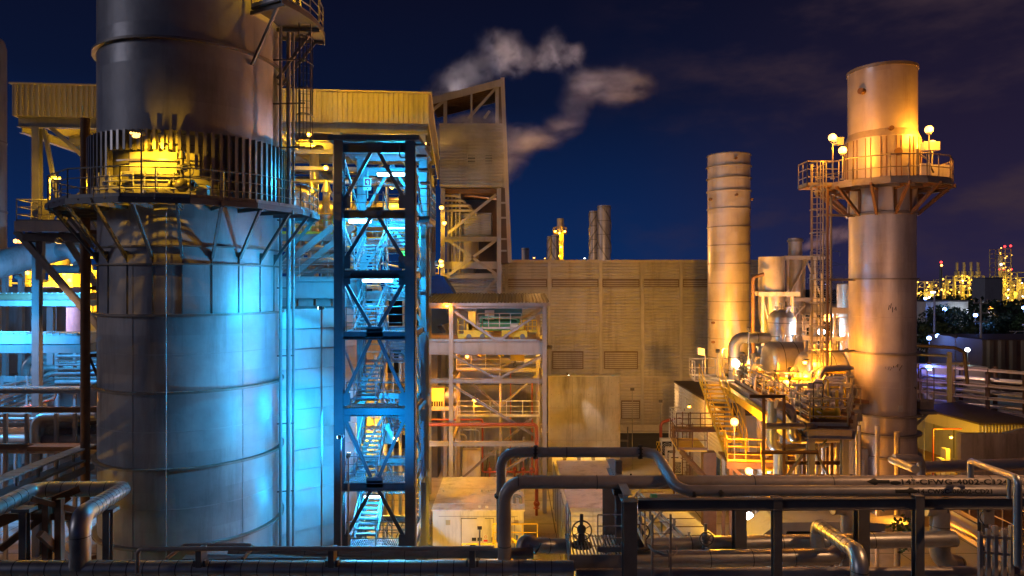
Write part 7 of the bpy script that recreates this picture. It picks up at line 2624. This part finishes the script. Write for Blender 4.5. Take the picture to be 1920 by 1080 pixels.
# loop at bottom left
Lp = [W(-70, 985, 18.5), W(62, 918, 22.5), W(232, 916, 22.8), W(150, 968, 17.7), W(150, 1064, 17.7)]
t = fpipe('fat lagged pipe loop with a vertical drop at the bottom left', Lp, .25, 'alu', .42, .45)
for u, v, Y, lab in ((46, 958, 19.5, 'left'), (202, 958, 19.9, 'right')):
    p = W(u, v, Y)
    q = thing('pipe_support', lab + ' short dark post with saddle under the fat pipe loop', 'pipe support', (p.x, Y, 5.0), 'posts under the pipe loop')
    MB().ibeam((p.x, Y, 5.5), (p.x, Y, p.z), .2, .2, .02, up=(0, 1, 0)).build('post', M['dark'], q)
    MB().bx(p.x - .26, p.x + .26, Y - .18, Y + .18, p.z, p.z + .1).bx(p.x - .32, p.x - .2, Y - .06, Y + .06, p.z + .02, p.z + .08).build('saddle', M['dark'], q)
fpipe('second lagged pipe low behind the loop at bottom left', [W(-60, 948, 23.5), W(90, 948, 23.5), W(125, 952, 23.5), W(140, 985, 23.6)], .2, 'alu', .4, .6)
# bottom header across the left half
Z0 = W(0, 1066, 17.7).z
a, b = W(-60, 0, 17.7).x, W(1075, 0, 17.7).x
fpipe('long lagged header along the bottom edge of the left half', [(a, 17.7, Z0), (b, 17.7, Z0)], .205, 'alu', None, .42)
fpipe('flatter dark pipe just behind the bottom header', [(W(430, 0, 18.6).x, 18.6, Z0 + .05), (W(1000, 0, 18.6).x, 18.6, Z0 + .05)], .14, 'pipedk', None, .9)
ZT = W(0, 1029, 17.2).z
fpipe('thin blue-tinged pipe bent down at its left end above the bottom header', [(W(258, 0, 17.2).x, 17.2, Z0 + .1), (W(258, 0, 17.2).x, 17.2, ZT), (W(926, 0, 17.2).x, 17.2, ZT + .01)], .055, 'pipe', .14, 0, 14)
fpipe('short thin pipe bridge behind the thin blue-tinged pipe', [W(312, 1048, 17.9), W(345, 1022, 18.4), W(478, 1022, 18.4), W(455, 1048, 17.9)], .05, 'pipe', .12, 0, 12)
for u in (380, 625, 886):
    p = W(u, 1045, 17.5)
    q = thing('pipe_clamp', ('left', 'middle', 'right')[(380, 625, 886).index(u)] + ' clamp foot between the thin pipe and the bottom header', 'clamp', (p.x, 17.5, Z0 + .2), 'clamp feet on the bottom header')
    MB().bx(p.x - .07, p.x + .07, 17.25, 17.6, Z0 + .2, ZT - .05).build('foot', M['dark'], q)
    MB().bx(p.x - .16, p.x - .1, 17.3, 17.5, Z0 + .2, Z0 + .36).bx(p.x + .1, p.x + .16, 17.3, 17.5, Z0 + .2, Z0 + .36).build('bolt', M['dark'], q)
solo(MB().bar(W(345, 1046, 18.0), W(980, 1040, 19.2), .3, .06, up=(0, 0, 1)), 'cover_strip', M['steel'], 'flat grey strip lying behind the thin pipe at the bottom', 'cover strip')
# big bends in the centre: pipe A goes behind, pipe B in front
YB = 18.3
zB = W(0, 904, YB).z
xB = W(946, 0, YB).x
B_pts = [(xB, YB, Z0), (xB, YB, zB), (W(1975, 0, YB).x, YB, zB)]
tB = fpipe('front long pipe with black stencilled line number running to the right edge', B_pts, .178, 'pipe', .52, 2.1, 32)
YA = 19.6
zA = W(0, 848, YA).z
xA = W(940, 0, YA).x
A1 = W(1228, 848, 19.2)
zA2 = W(0, 927, 17.1).z
A_pts = [(xA, YA, Z0), (xA, YA, zA), (A1.x, 19.2, A1.z), (W(1272, 0, 17.4).x, 17.4, zA2), (W(1975, 0, 17.4).x, 17.4, zA2)]
tA = fpipe('higher long pipe that dips in an S bend over the front one', A_pts, .142, 'pipedk', .42, 0, 28)
for p, d in ((V((xA + .95, YA - .08, zA + .02)), V((1, -.08, 0))), (V((W(1198, 0, 19.24).x, 19.25, A1.z)), V((1, -.08, 0))), (V((xA, YA, 8.0)), V((0, 0, 1))), (W(1296, 927, 17.42), V((1, -.03, 0))), (W(1346, 927, 17.4), V((1, -.03, 0)))):
    d.normalize()
    fb = MB().tube(p, p + d * .07, .2, 20)
    a_, b_ = MB.axes(d)
    for k in range(10):
        q = p + (a_ * math.cos(.628 * k) + b_ * math.sin(.628 * k)) * .175
        fb.tube(q - d * .03, q + d * .10, .014, 6)
    fb.build('flange', M['black'], tA)
fb = MB().tube(W(1062, 848, 19.42) - V((.02, 0, 0)), W(1062, 848, 19.42) + V((.02, 0, 0)), .15, 20)
fb.build('weld_band', M['strap'], tA)
# stencilled line numbers wrapped on the pipes
def stencil(text, xc, Y, zc, r, h, parent, arrow, width, up=.06):
    cu = bpy.data.curves.new('lettering', 'FONT')
    cu.body = text
    cu.size = h * 1.38
    cu.offset = .006
    cu.space_character = 1.08
    o = bpy.data.objects.new('lettering', cu)
    COL.objects.link(o)
    bpy.context.view_layer.update()
    dg = bpy.context.evaluated_depsgraph_get()
    me = bpy.data.meshes.new_from_object(o.evaluated_get(dg))
    bpy.data.objects.remove(o)
    bm = bmesh.new()
    bm.from_mesh(me)
    ys = [v.co.y for v in bm.verts]
    for k in range(1, 7):
        bmesh.ops.bisect_plane(bm, geom=bm.verts[:] + bm.edges[:] + bm.faces[:], plane_co=(0, min(ys) + (max(ys) - min(ys)) * k / 7, 0), plane_no=(0, 1, 0))
    bm.to_mesh(me)
    bm.free()
    xs = [v.co.x for v in me.vertices]
    sc = width / (max(xs) - min(xs))
    mb = MB()
    vs = []
    for v in me.vertices:
        a = (v.co.y - h * .5 + up) / r
        vs.append((xc + (v.co.x - min(xs)) * sc, Y - (r + .004) * math.cos(a), zc + (r + .004) * math.sin(a)))
    mb.add(vs, [tuple(p.vertices) for p in me.polygons])
    bpy.data.meshes.remove(me)
    mb.build('lettering', M['ink'], parent)
    ax, dirn = arrow
    m = MB()
    L_ = .62
    pts = [(0, -.5), (.5, -.5), (.5, -1), (1, 0), (.5, 1), (.5, .5), (0, .5)]
    m2 = []
    for q in range(9):
        s = q / 8
        if s < .62:
            hh = .045
        else:
            hh = .10 * (1 - s) / .38
        x = ax + dirn * (s - .5) * L_
        m2.append((x, hh))
    for (x0, h0), (x1, h1) in zip(m2[:-1], m2[1:]):
        row = []
        for x, hh in ((x0, h0), (x1, h1)):
            for k in range(5):
                a = (hh * (k / 2 - 1) + up) / r
                row.append((x, Y - (r + .004) * math.cos(a), zc + (r + .004) * math.sin(a)))
        m.add(row, [(k, k + 1, 6 + k, 5 + k) for k in range(4)])
    m.build('flow_arrow', M['ink'], parent)


xt = W(1684, 0, YB).x
stencil('14"-CFWG-4002-C124-M', xt, YB, zB, .178, .13, tB, (W(1640, 0, YB).x, -1), W(1905, 0, YB).x - xt)
m = MB()
for k in range(8):
    pass
row = []
xo = W(1672, 0, YB).x
for i in range(16):
    t_ = 2 * math.pi * i / 16
    a = (.05 * math.sin(t_) + .03) / .178
    row.append((xo + .15 * math.cos(t_), YB - .183 * math.cos(a), zB + .183 * math.sin(a)))
MB().add(row, [tuple(range(16))]).build('paint_patch', M['ink'], tB)
xt = W(1722, 0, 17.25).x
stencil('14-CWSC-06002-CD21', xt, 17.4, zA2, .142, .10, tA, (W(1702, 0, 17.25).x, 1), W(1861, 0, 17.25).x - xt, .03)

# steel bents that carry these pipes
def bent(label, u, Y, vt, vb=1150, w_=.3, back=None):
    p = W(u, vt, Y)
    t = thing('rack_column', label, 'column', (p.x, Y, 0), 'pipe rack columns in the foreground')
    MB().ibeam((p.x, Y, 0), (p.x, Y, p.z), w_, w_, .03, up=(0, 1, 0)).build('shaft', M['dark'], t)
    MB().bx(p.x - w_ * .55, p.x + w_ * .55, Y - w_ * .55, Y + w_ * .55, p.z, p.z + .03).build('cap_plate', M['dark'], t)
    return t


bent('leftmost dark front column, thicker, holding the beam end', 1180, 17.0, 939, w_=.33)
bent('second dark front column under the two long pipes', 1456, 17.0, 934, w_=.21)
bent('third dark front column, under the stencilled numbers', 1721, 16.9, 930, w_=.21)
bent('olive back column left of the S bend', 1143, 20.5, 900, w_=.38)
bent('back column behind the second front column', 1386, 20.5, 935, w_=.34)
bent('back column between the second and third front columns', 1615, 20.5, 935, w_=.34)
bent('pale back column under the right end of the pipes', 1843, 20.5, 935, w_=.2)
bent('slim upright at the S bend, carrying the higher pipe', 1160, 19.0, 866, w_=.16)
zb = W(0, 946, 17.0).z
xl = W(1196, 0, 17.0).x
t = thing('rack_beam', 'long dark beam under the two long pipes', 'beam', (xl, 17, zb))
MB().ibeam((xl, 17.0, zb), (W(1975, 0, 17).x, 16.9, zb + .08), .18, .28, .02).build('beam', M['dark'], t)
c = W(1115, 905, 20.4)
t = thing('cross_beam', 'short beam running back from the leftmost front column', 'beam', (c.x, 18.5, c.z))
MB().ibeam((W(1143, 0, 20.5).x, 20.4, zb + .15), (W(1180, 0, 17).x, 17.2, zb + .03), .22, .3, .02).build('beam', M['steel'], t)
t = thing('pipe_shoe', 'black shoe under the front long pipe at its left support', 'pipe shoe', W(1160, 918, 18.2))
MB().bx(W(1150, 0, 18.2).x, W(1171, 0, 18.2).x, 18.1, 18.4, zB - .3, zB - .165).build('shoe', M['black'], t)
t = fpipe('dark green-capped stub pipe behind the S bend', [W(1222, 935, 19.4), W(1300, 934, 19.4)], .12, 'pipedk', None, 0)
MB().tube(W(1220, 935, 19.4), W(1231, 935, 19.4), .135, 20).build('end_cap', M['green'], t)
# further long pipes behind on the right
fpipe('dull pipe at the right edge behind the stencilled pipe', [W(1725, 876, 24), W(1990, 868, 24)], .2, 'pipe', None, 0)
fpipe('stub pipe jutting toward the viewer in front of the chimney foot', [W(1672, 862, 22.3), W(1716, 880, 20.0)], .12, 'alu', None, 0)
fpipe('hooked pipe behind the jutting stub at the chimney foot', [W(1676, 858, 22.8), W(1723, 860, 22.8), W(1727, 868, 22.8), W(1727, 905, 22.8)], .13, 'pipe', .2, 0)
# handrail bracket frame at the right edge
t = thing('pipe_handrail', 'pale bent pipe frame standing in front of the pipes at the right edge', 'pipe frame', W(1905, 1060, 14.5))
MB().pipe([W(1820, 895, 17.2), W(1820, 865, 17.2), W(1908, 897, 13.6), W(1908, 1060, 13.6)], .075, .1, 14).build('frame', M['alu'], t)
MB().tube(W(1892, 893, 14.1), W(1892, 935, 14.1), .04, 10).build('brace', M['alu'], t)
# low horizontal pipes at the lower right
for lab, pts, r, m, g in (('upper of the two long brown pipes low on the right', [W(1180, 1024, 21), W(1350, 1020, 21), W(1790, 1010, 21)], .24, 'alu', 1.4), ('lower of the two long brown pipes low on the right', [W(1140, 1050, 19.5), W(1560, 1044, 19.5), W(1590, 1020, 21)], .24, 'alu', 1.2),
                          ('dark pipe along the bottom edge at right', [W(1080, 1076, 18), W(1990, 1070, 18)], .13, 'pipe', 0), ('bottommost pipe peeking in along the right bottom edge', [W(1080, 1094, 18.3), W(1990, 1090, 18.3)], .13, 'pipe', 0),
                          ('lagged pipe bent over and dropping before the third column', [W(1533, 1025, 20.5), W(1533, 984, 20.5), W(1612, 1038, 16.2), W(1612, 1110, 16.2)], .2, 'alu', .5),
                          ('thick dark bend dropping below the beam between the columns', [W(1560, 950, 22), W(1592, 950, 22), W(1592, 1040, 22)], .25, 'pipe', 0), ('thick lagged bend dropping right of the third column', [W(1732, 950, 21.5), W(1762, 950, 21.5), W(1762, 1050, 21.5), W(1800, 1060, 21.5)], .29, 'alu', .8),
                          ('short foil-wrapped bend beside the upright pipes in the centre', [W(972, 1066, 18.6), W(984, 1012, 18.9), W(1002, 1022, 18.9), W(1062, 1024, 19.2)], .2, 'alu', .5)):
    fpipe(lab, pts, r, m, r * 2.1, g)
fpipe('slim duct pipe running away at the far lower right', [W(1770, 975, 24), W(1830, 1005, 21), W(1920, 1060, 17.5)], .14, 'pipe', None, 0)
# covered tray and walkway seen between the columns
t = thing('cable_walkway', 'ochre-lit covered cable walkway slanting away under the long pipes', 'cable walkway', W(1310, 990, 24))
A, B = W(1222, 925, 29), W(1355, 1045, 20.5)
MB().bar(A, B, 1.0, .08, up=(0, 0, 1)).build('cover', M['clad'], t)
d = B - A
for k in range(9):
    p = A + d * (k / 8)
    MB().bar(p + V((-.5, 0, .05)), p + V((.5, 0, .05)), .05, .02, up=(0, 0, 1)).build('joint_strip', M['rust'], t)
n = V((d.y, -d.x, 0)).normalized()
if n.x > 0:
    n = -n
for k in range(3):
    MB().bar(A + n * (.6 + k * .28) + V((0, 0, -.1 - k * .25)), B + n * (.6 + k * .28) + V((0, 0, -.1 - k * .25)), .05, .13, up=(0, 0, 1)).build('ladder_tray', M['galv'], t)
for k in range(6):
    p = A + d * (k / 5)
    MB().bar(p + n * .45 + V((0, 0, .2)), p + n * 1.3 + V((0, 0, -.8)), .07, .07).build('tray_arm', M['galv'], t)
    MB().bar(p + n * .5 + V((0, 0, -2)), p + n * .5 + V((0, 0, .3)), .08, .08, up=(0, 1, 0)).build('hanger', M['galv'], t)
t = thing('box_duct', 'angular ochre box duct with sloping end behind the second front column', 'duct', W(1520, 990, 25))
zt, zz = W(0, 978, 25).z, W(0, 1012, 25).z
MB().prism([W(1405, 1022, 25), W(1460, 980, 25), W(1660, 978, 25), W(1660, 996, 25), W(1475, 996, 25), W(1468, 1022, 25)], (0, 1.6, 0)).build('casing', M['clad'], t)
MB().prism([W(1478, 998, 25.1), W(1655, 998, 25.1), W(1655, 1018, 25.1), W(1478, 1018, 25.1)], (0, 1, 0)).build('opening', M['black'], t)
solo(MB().prism([W(1632, 980, 24.5), W(1695, 972, 25.5), W(1705, 980, 25.5), W(1700, 985, 24.5)], (0, .6, -.05)), 'tarpaulin', M['clad'], 'ochre sheet lying under the chimney foot between the columns', 'sheet')
t = thing('desk_slab', 'pale lit slab table under the white lamp between the columns', 'slab', W(1405, 1003, 27))
MB().prism([W(1385, 1000, 27.5), W(1395, 993, 28.5), W(1425, 993, 28.5), W(1432, 1000, 27.5)], (0, 0, .1)).build('top', M['white'], t)
MB().bx(W(1388, 0, 27.7).x, W(1390, 0, 27.7).x, 27.6, 27.7, 0, W(0, 1001, 27.6).z).bx(W(1426, 0, 27.7).x, W(1428, 0, 27.7).x, 27.6, 27.7, 0, W(0, 1001, 27.6).z).build('leg', M['white'], t)
# valve wheels
def hand_valve(label, u, v, Y, R0, m='dark'):
    p = W(u, v, Y)
    t = thing('hand_valve', label, 'valve', (p.x, Y, p.z - .4), 'hand-wheel valves')
    w_ = MB().torus(p, R0, .022, (0, 1, 0), 32, 8)
    for k in range(6):
        a = R(30 + 60 * k)
        w_.bar(p, p + V((R0 * math.cos(a), 0, R0 * math.sin(a))), .02, .02)
    w_.tube(p + V((0, -.03, 0)), p + V((0, .03, 0)), .05, 10)
    b = MB().tube(p + V((0, .1, -.42)), p + V((0, .1, -.05)), .12, 14, .08).sphere(p + V((0, .1, 0)), .13, 12, 8).tube(p + V((0, .1, .05)), p + V((0, .1, .42)), .05, 10).tube(p, p + V((0, .1, 0)), .03, 8)
    b.tube(p + V((0, .1, -.47)), p + V((0, .1, -.42)), .3, 16)
    bo = b.build('body', M[m], t)
    w_.build('hand_wheel', M[m], bo)


bulkhead_lamp('added hidden amber lamp under the long pipes over the ochre cable walkway', W(1335, 906, 26), 420, C_YEL, E_YEL, 'lamps around the yard', .1, (0, .3, 0))  # tucked behind the front pipe, added to fill the ground with amber
bulkhead_lamp('amber lamp behind the third front column near the ground', W(1690, 950, 25), 260, C_SOD, E_SOD, 'lamps around the yard', .1, (0, .3, 0))
hand_valve('large hand-wheel valve before the ribbed plant room', 1091, 995, 19.0, .27)
hand_valve('half-hidden hand-wheel valve right of the leftmost front column', 1202, 998, 19.5, .24)
hand_valve('small hand-wheel valve on the ochre cable walkway', 1325, 1010, 20.5, .2)
# dark grating walkway at the bottom centre
zg = W(0, 1030, 18.5).z
t = thing('walkway', 'dark grating walkway with thin railing behind the leftmost front column', 'walkway', W(1120, 1032, 18.5))
x0, x1 = W(1068, 0, 18.5).x, W(1168, 0, 18.5).x
MB().grating(x0, x1 + .2, 18.1, 19.6, zg, .09, .05, 'y').build('grating', M['pipedk'], t)
MB().bx(x0 - .04, x1 + .2, 18.05, 18.1, zg - .4, zg + .02).bx(x0 - .05, x0, 18.1, 19.6, zg - .25, zg + .02).build('edge_channel', M['pipedk'], t)
MB().rail([(W(1120, 0, 18.4).x, 18.3, zg), (x1, 18.3, zg)], 1.0, .7, .018, (.38, .7)).build('railing', M['pipedk'], t)
MB().rail([(x0, 18.2, zg), (x0, 19.5, zg)], 1.0, .7, .018, (.5,)).build('railing', M['pipedk'], t)
xl = W(1250, 0, 17.2).x
t = thing('hoop_ladder', 'small dark hooped ladder rising beside the front beam', 'ladder', (xl, 17.6, 6))
MB().cage_ladder(xl, 17.8, 5.2, 8.1, (.05, -1), 7.3).build('ladder', M['pipe'], t)
MB().rail([(xl - .35, 18.2, 7.1), (xl - .35, 19.4, 7.1)], 1.1, .6, .02, (.38, .75)).build('railing', M['pipe'], t)
# stair rail and instruments at the bottom right
t = thing('catwalk_rail', 'dim catwalk with railing descending at the lower right', 'catwalk', W(1850, 990, 22))
A, B = W(1765, 955, 27), W(1935, 1050, 19)
MB().bar(A + V((0, 0, -.2)), B + V((0, 0, -.2)), .8, .3, up=(0, 0, 1)).build('walkway_deck', M['pipe'], t)
MB().rail([A + V((.4, 0, 0)), B + V((.4, 0, 0))], 1.1, 1.1, .025, (.55,)).build('railing', M['pipe'], t)
t = thing('gauge_stand', 'dark instrument stand with round gauge at the lower right', 'instrument stand', W(1845, 1060, 17))
p = W(1850, 955, 17.5)
MB().bx(p.x - .13, p.x + .13, 17.4, 17.6, p.z - .35, p.z + .1).sphere((p.x, 17.5, p.z + .12), .16, 12, 8).build('gauge_head', M['pipedk'], t)
b = MB()
for u in (1838, 1852, 1866, 1882, 1896):
    q = W(u, 985 + (u % 3) * 6, 17.5)
    b.bar((q.x, 17.5, 4.5), q, .09, .09, up=(0, 1, 0))
b.bar(W(1835, 1005, 17.5), W(1900, 1010, 17.5), .05, .06).bar(W(1835, 1035, 17.5), W(1900, 1040, 17.5), .05, .06)
b.build('post', M['pipe'], t)
MB().pipe([W(1846, 955, 17.4), W(1834, 968, 17.3), W(1846, 985, 17.4)], .014, .15, 6).build('cable', M['black'], t)
# foliage clump by the sheet
rr = random.Random(9)
c = MB()
vs, fs = [], []
p0 = W(1692, 1000, 23)
for i in range(160):
    o = p0 + V((rr.gauss(0, .16), rr.gauss(0, .2), rr.gauss(0, .25)))
    a = V((rr.gauss(0, 1), rr.gauss(0, 1), rr.gauss(0, 1))).normalized() * .09
    b = a.cross(V((rr.gauss(0, 1), 1, 0))).normalized() * .05
    n = len(vs)
    vs += [o - a, o + b, o + a, o - b]
    fs.append((n, n + 1, n + 2, n + 3))
c.add(vs, fs)
solo(c, 'small_shrub', M['leaf'], 'small weedy shrub beside the chimney foot', 'shrub')

# ================================================================ steam
def steam(label_name, blobs, lo, hi, density, seed, nscale, aniso=.2, stretch=(1, 1, 1)):
    """steam cloud: soft puffs broken up by turbulence inside one box"""
    lo, hi = V(lo), V(hi)
    c = (lo + hi) / 2
    mb = MB().bx(lo.x, hi.x, lo.y, hi.y, lo.z, hi.z)
    m = bpy.data.materials.new('steam')
    m.use_nodes = True
    nt = m.node_tree
    N, L = nt.nodes, nt.links
    N.remove(N['Principled BSDF'])
    vol = N.new('ShaderNodeVolumePrincipled')
    vol.inputs['Color'].default_value = (.92, .90, .92, 1)
    vol.inputs['Anisotropy'].default_value = aniso
    L.new(vol.outputs[0], N['Material Output'].inputs['Volume'])
    g = N.new('ShaderNodeNewGeometry')
    n1 = N.new('ShaderNodeTexNoise')
    n1.inputs['Scale'].default_value = nscale * .8
    n1.inputs['Detail'].default_value = 6
    L.new(g.outputs['Position'], n1.inputs['Vector'])
    wp = N.new('ShaderNodeVectorMath'); wp.operation = 'MULTIPLY_ADD'
    wp.inputs[1].default_value = (1.9, 1.9, 1.9)
    off = N.new('ShaderNodeVectorMath'); off.operation = 'SUBTRACT'
    off.inputs[1].default_value = (.5, .5, .5)
    L.new(n1.outputs['Color'], off.inputs[0])
    L.new(off.outputs[0], wp.inputs[0])
    L.new(g.outputs['Position'], wp.inputs[2])
    last = None
    for (p, rad, wgt) in blobs:
        s = N.new('ShaderNodeVectorMath'); s.operation = 'SUBTRACT'; s.inputs[1].default_value = p
        L.new(wp.outputs[0], s.inputs[0])
        q = N.new('ShaderNodeVectorMath'); q.operation = 'DIVIDE'; q.inputs[1].default_value = rad
        L.new(s.outputs[0], q.inputs[0])
        ln = N.new('ShaderNodeVectorMath'); ln.operation = 'LENGTH'
        L.new(q.outputs[0], ln.inputs[0])
        r = N.new('ShaderNodeMapRange'); r.interpolation_type = 'SMOOTHSTEP'
        r.inputs['From Min'].default_value = 1; r.inputs['From Max'].default_value = .1
        r.inputs['To Min'].default_value = 0; r.inputs['To Max'].default_value = wgt
        L.new(ln.outputs['Value'], r.inputs['Value'])
        if last is None:
            last = r.outputs[0]
        else:
            a = N.new('ShaderNodeMath'); a.operation = 'ADD'
            L.new(last, a.inputs[0]); L.new(r.outputs[0], a.inputs[1])
            last = a.outputs[0]
    n2 = N.new('ShaderNodeTexNoise')
    n2.inputs['Scale'].default_value = nscale
    n2.inputs['Detail'].default_value = 5
    n2.inputs['Roughness'].default_value = .6
    mp = N.new('ShaderNodeMapping'); mp.inputs['Scale'].default_value = stretch
    L.new(wp.outputs[0], mp.inputs['Vector'])
    L.new(mp.outputs[0], n2.inputs['Vector'])
    e = N.new('ShaderNodeMapRange')
    e.inputs['From Min'].default_value = .34; e.inputs['From Max'].default_value = .74
    L.new(n2.outputs['Fac'], e.inputs['Value'])
    mu = N.new('ShaderNodeMath'); mu.operation = 'MULTIPLY'
    L.new(last, mu.inputs[0]); L.new(e.outputs[0], mu.inputs[1])
    md = N.new('ShaderNodeMath'); md.operation = 'MULTIPLY'; md.inputs[1].default_value = density
    L.new(mu.outputs[0], md.inputs[0])
    L.new(md.outputs[0], vol.inputs['Density'])
    return tag(mb.build(label_name, m), kind='stuff')


Y = 63.5
bl = []
for u, v, ru, rv, w_ in ((822, 180, 24, 16, 1), (848, 158, 28, 22, 1), (876, 140, 30, 22, 1), (905, 126, 30, 24, .9), (938, 92, 30, 28, 1), (962, 108, 24, 28, .6), (1000, 110, 26, 14, .28), (1046, 106, 34, 20, .55), (1038, 82, 18, 22, .3), (1078, 104, 16, 18, .4)):
    p = W(u, v, Y)
    bl.append((tuple(p), (ru * Y / F * 1.8, 2.1, rv * Y / F * 1.6), w_))
lo, hi = W(790, 205, Y), W(1110, 45, Y)
steam('steam_plume', bl, (lo.x, Y - 2.2, 30.9), (hi.x, Y + 1.2, hi.z), .62, 1, .95)
Y = 57.5
bl = []
for u, v, ru, rv, w_ in ((832, 258, 30, 24, 1.6), (862, 244, 36, 26, 2), (900, 240, 34, 32, 1.9), (905, 280, 30, 30, .6), (915, 325, 34, 26, .7), (975, 265, 40, 26, .8), (955, 300, 26, 32, .4), (1010, 262, 34, 20, .6), (1055, 238, 28, 20, .45), (1078, 196, 22, 34, .22), (1108, 150, 40, 26, .4), (1150, 162, 62, 34, .9), (1185, 160, 34, 26, .6)):
    p = W(u, v, Y)
    bl.append((tuple(p), (ru * Y / F * 1.75, 1.9, rv * Y / F * 1.35), w_))
lo, hi = W(795, 365, Y), W(1235, 95, Y)
steam('steam_trail', bl, (lo.x, Y - 1.8, lo.z), (hi.x, Y + 1.8, hi.z), .5, 2, .7, .2, (.4, 1, 1.6))
p0, p1 = W(1520, 480, 120), W(1600, 400, 120)
bl = []
for u, v, ru, rv, w_ in ((1540, 455, 24, 16, .8), (1565, 442, 30, 18, .9), (1595, 436, 30, 20, .7), (1515, 462, 18, 10, .5)):
    p = W(u, v, 120)
    bl.append((tuple(p), (ru * 120 / F * 1.2, 3, rv * 120 / F * 1.2), w_))
lo, hi = W(1485, 490, 120), W(1640, 400, 120)
steam('distant_steam', bl, (lo.x, 116, lo.z), (hi.x, 124, hi.z), .35, 3, .3)
# floodlights added to light the steam
flood_lamp('added pinkish floodlight on the turbine hall roof beside the conveyor house', (3.4, 70.5, 17.05), W(880, 130, 63.5), 15000, (1, .82, .84), E_SOD, 'added roof and steam floodlights', 75, 16.7, .2)
flood_lamp('added white floodlight on the turbine hall roof', (7.5, 70.5, 17.05), W(1030, 100, 63.5), 12000, (.75, .72, 1), E_WHT, 'added roof and steam floodlights', 70, 16.7, .2)
flood_lamp('added orange floodlight on the front of the turbine hall roof', (2.2, 68.2, 17.0), W(1060, 210, 57.5), 12000, (1, .45, .12), E_SOD, 'added roof and steam floodlights', 130, 16.7, .2)
flood_lamp('added orange floodlight behind the hall pointing at the distant steam', (58, 112, 9), W(1560, 440, 120), 22000, (1, .5, .35), E_SOD, 'added roof and steam floodlights', 90, 0, .4)

flood_lamp('added yellow floodlight on the boiler house roof corner beneath the steam', (-6.7, 56.8, 25.6), (0, 57.9, 27.2), 170, (1, .52, .10), E_YEL, 'added roof and steam floodlights', 100, 22.9, .25)  # added at a grazing angle so the steam outshines the wall
flood_lamp('added floodlight on the hall roof aimed at the spiral-straked stacks', (9, 84, 17.3), (14.5, 110, 21), 9000, (1, .55, .25), E_SOD, 'added roof and steam floodlights', 60, 16.7, .4)  # added to brighten the far stacks
flood_lamp('added warm floodlight on a mast beyond the right picture edge, over the long pipes', (15.5, 13.5, 17.5), (9, 18, 8.0), 2600, (1, .52, .24), E_SOD, 'added yard floodlights', 64, 0, .3)  # unseen lamp and mast, added for warm tops on the pipes
flood_lamp('second added floodlight on the mast beyond the right picture edge, aimed at the right chimney', (16.5, 13.0, 16.5), (18, 33, 12.5), 2200, (1, .52, .34), E_SOD, 'added yard floodlights', 50, 0, .3)  # unseen as well, added as front fill for the chimney
flood_lamp('small added pinkish floodlight on the sloping conveyor roof under the steam', (-5.2, 61.2, 31.6), (-4.2, 63.6, 34.0), 420, (1, .82, .84), E_SOD, 'added roof and steam floodlights', 120, 31.1, .2)  # added at the plume's foot to light its left part
# yard floodlights added to light the fronts of hall and walls
for lab, p, q, pw, c, an in (('tall added sodium yard floodlight beside the concrete fire wall', (9.3, 52.8, 6.2), (11.0, 67, 7.5), 430, (1, .66, .44), 150),
                             ('added sodium yard floodlight by the road', (12.5, 57.5, 4.5), (13, 67, 6), 520, (1, .5, .16), 140),
                             ('added yard floodlight on the gantry column aimed at the fire wall', (2.4, 43.2, 10.2), (6, 52, 3.5), 2000, (1, .50, .02), 120)):
    flood_lamp(lab, p, q, pw, c, E_SOD, 'added yard floodlights', an, 0 if 'gantry' not in lab else None, .3)
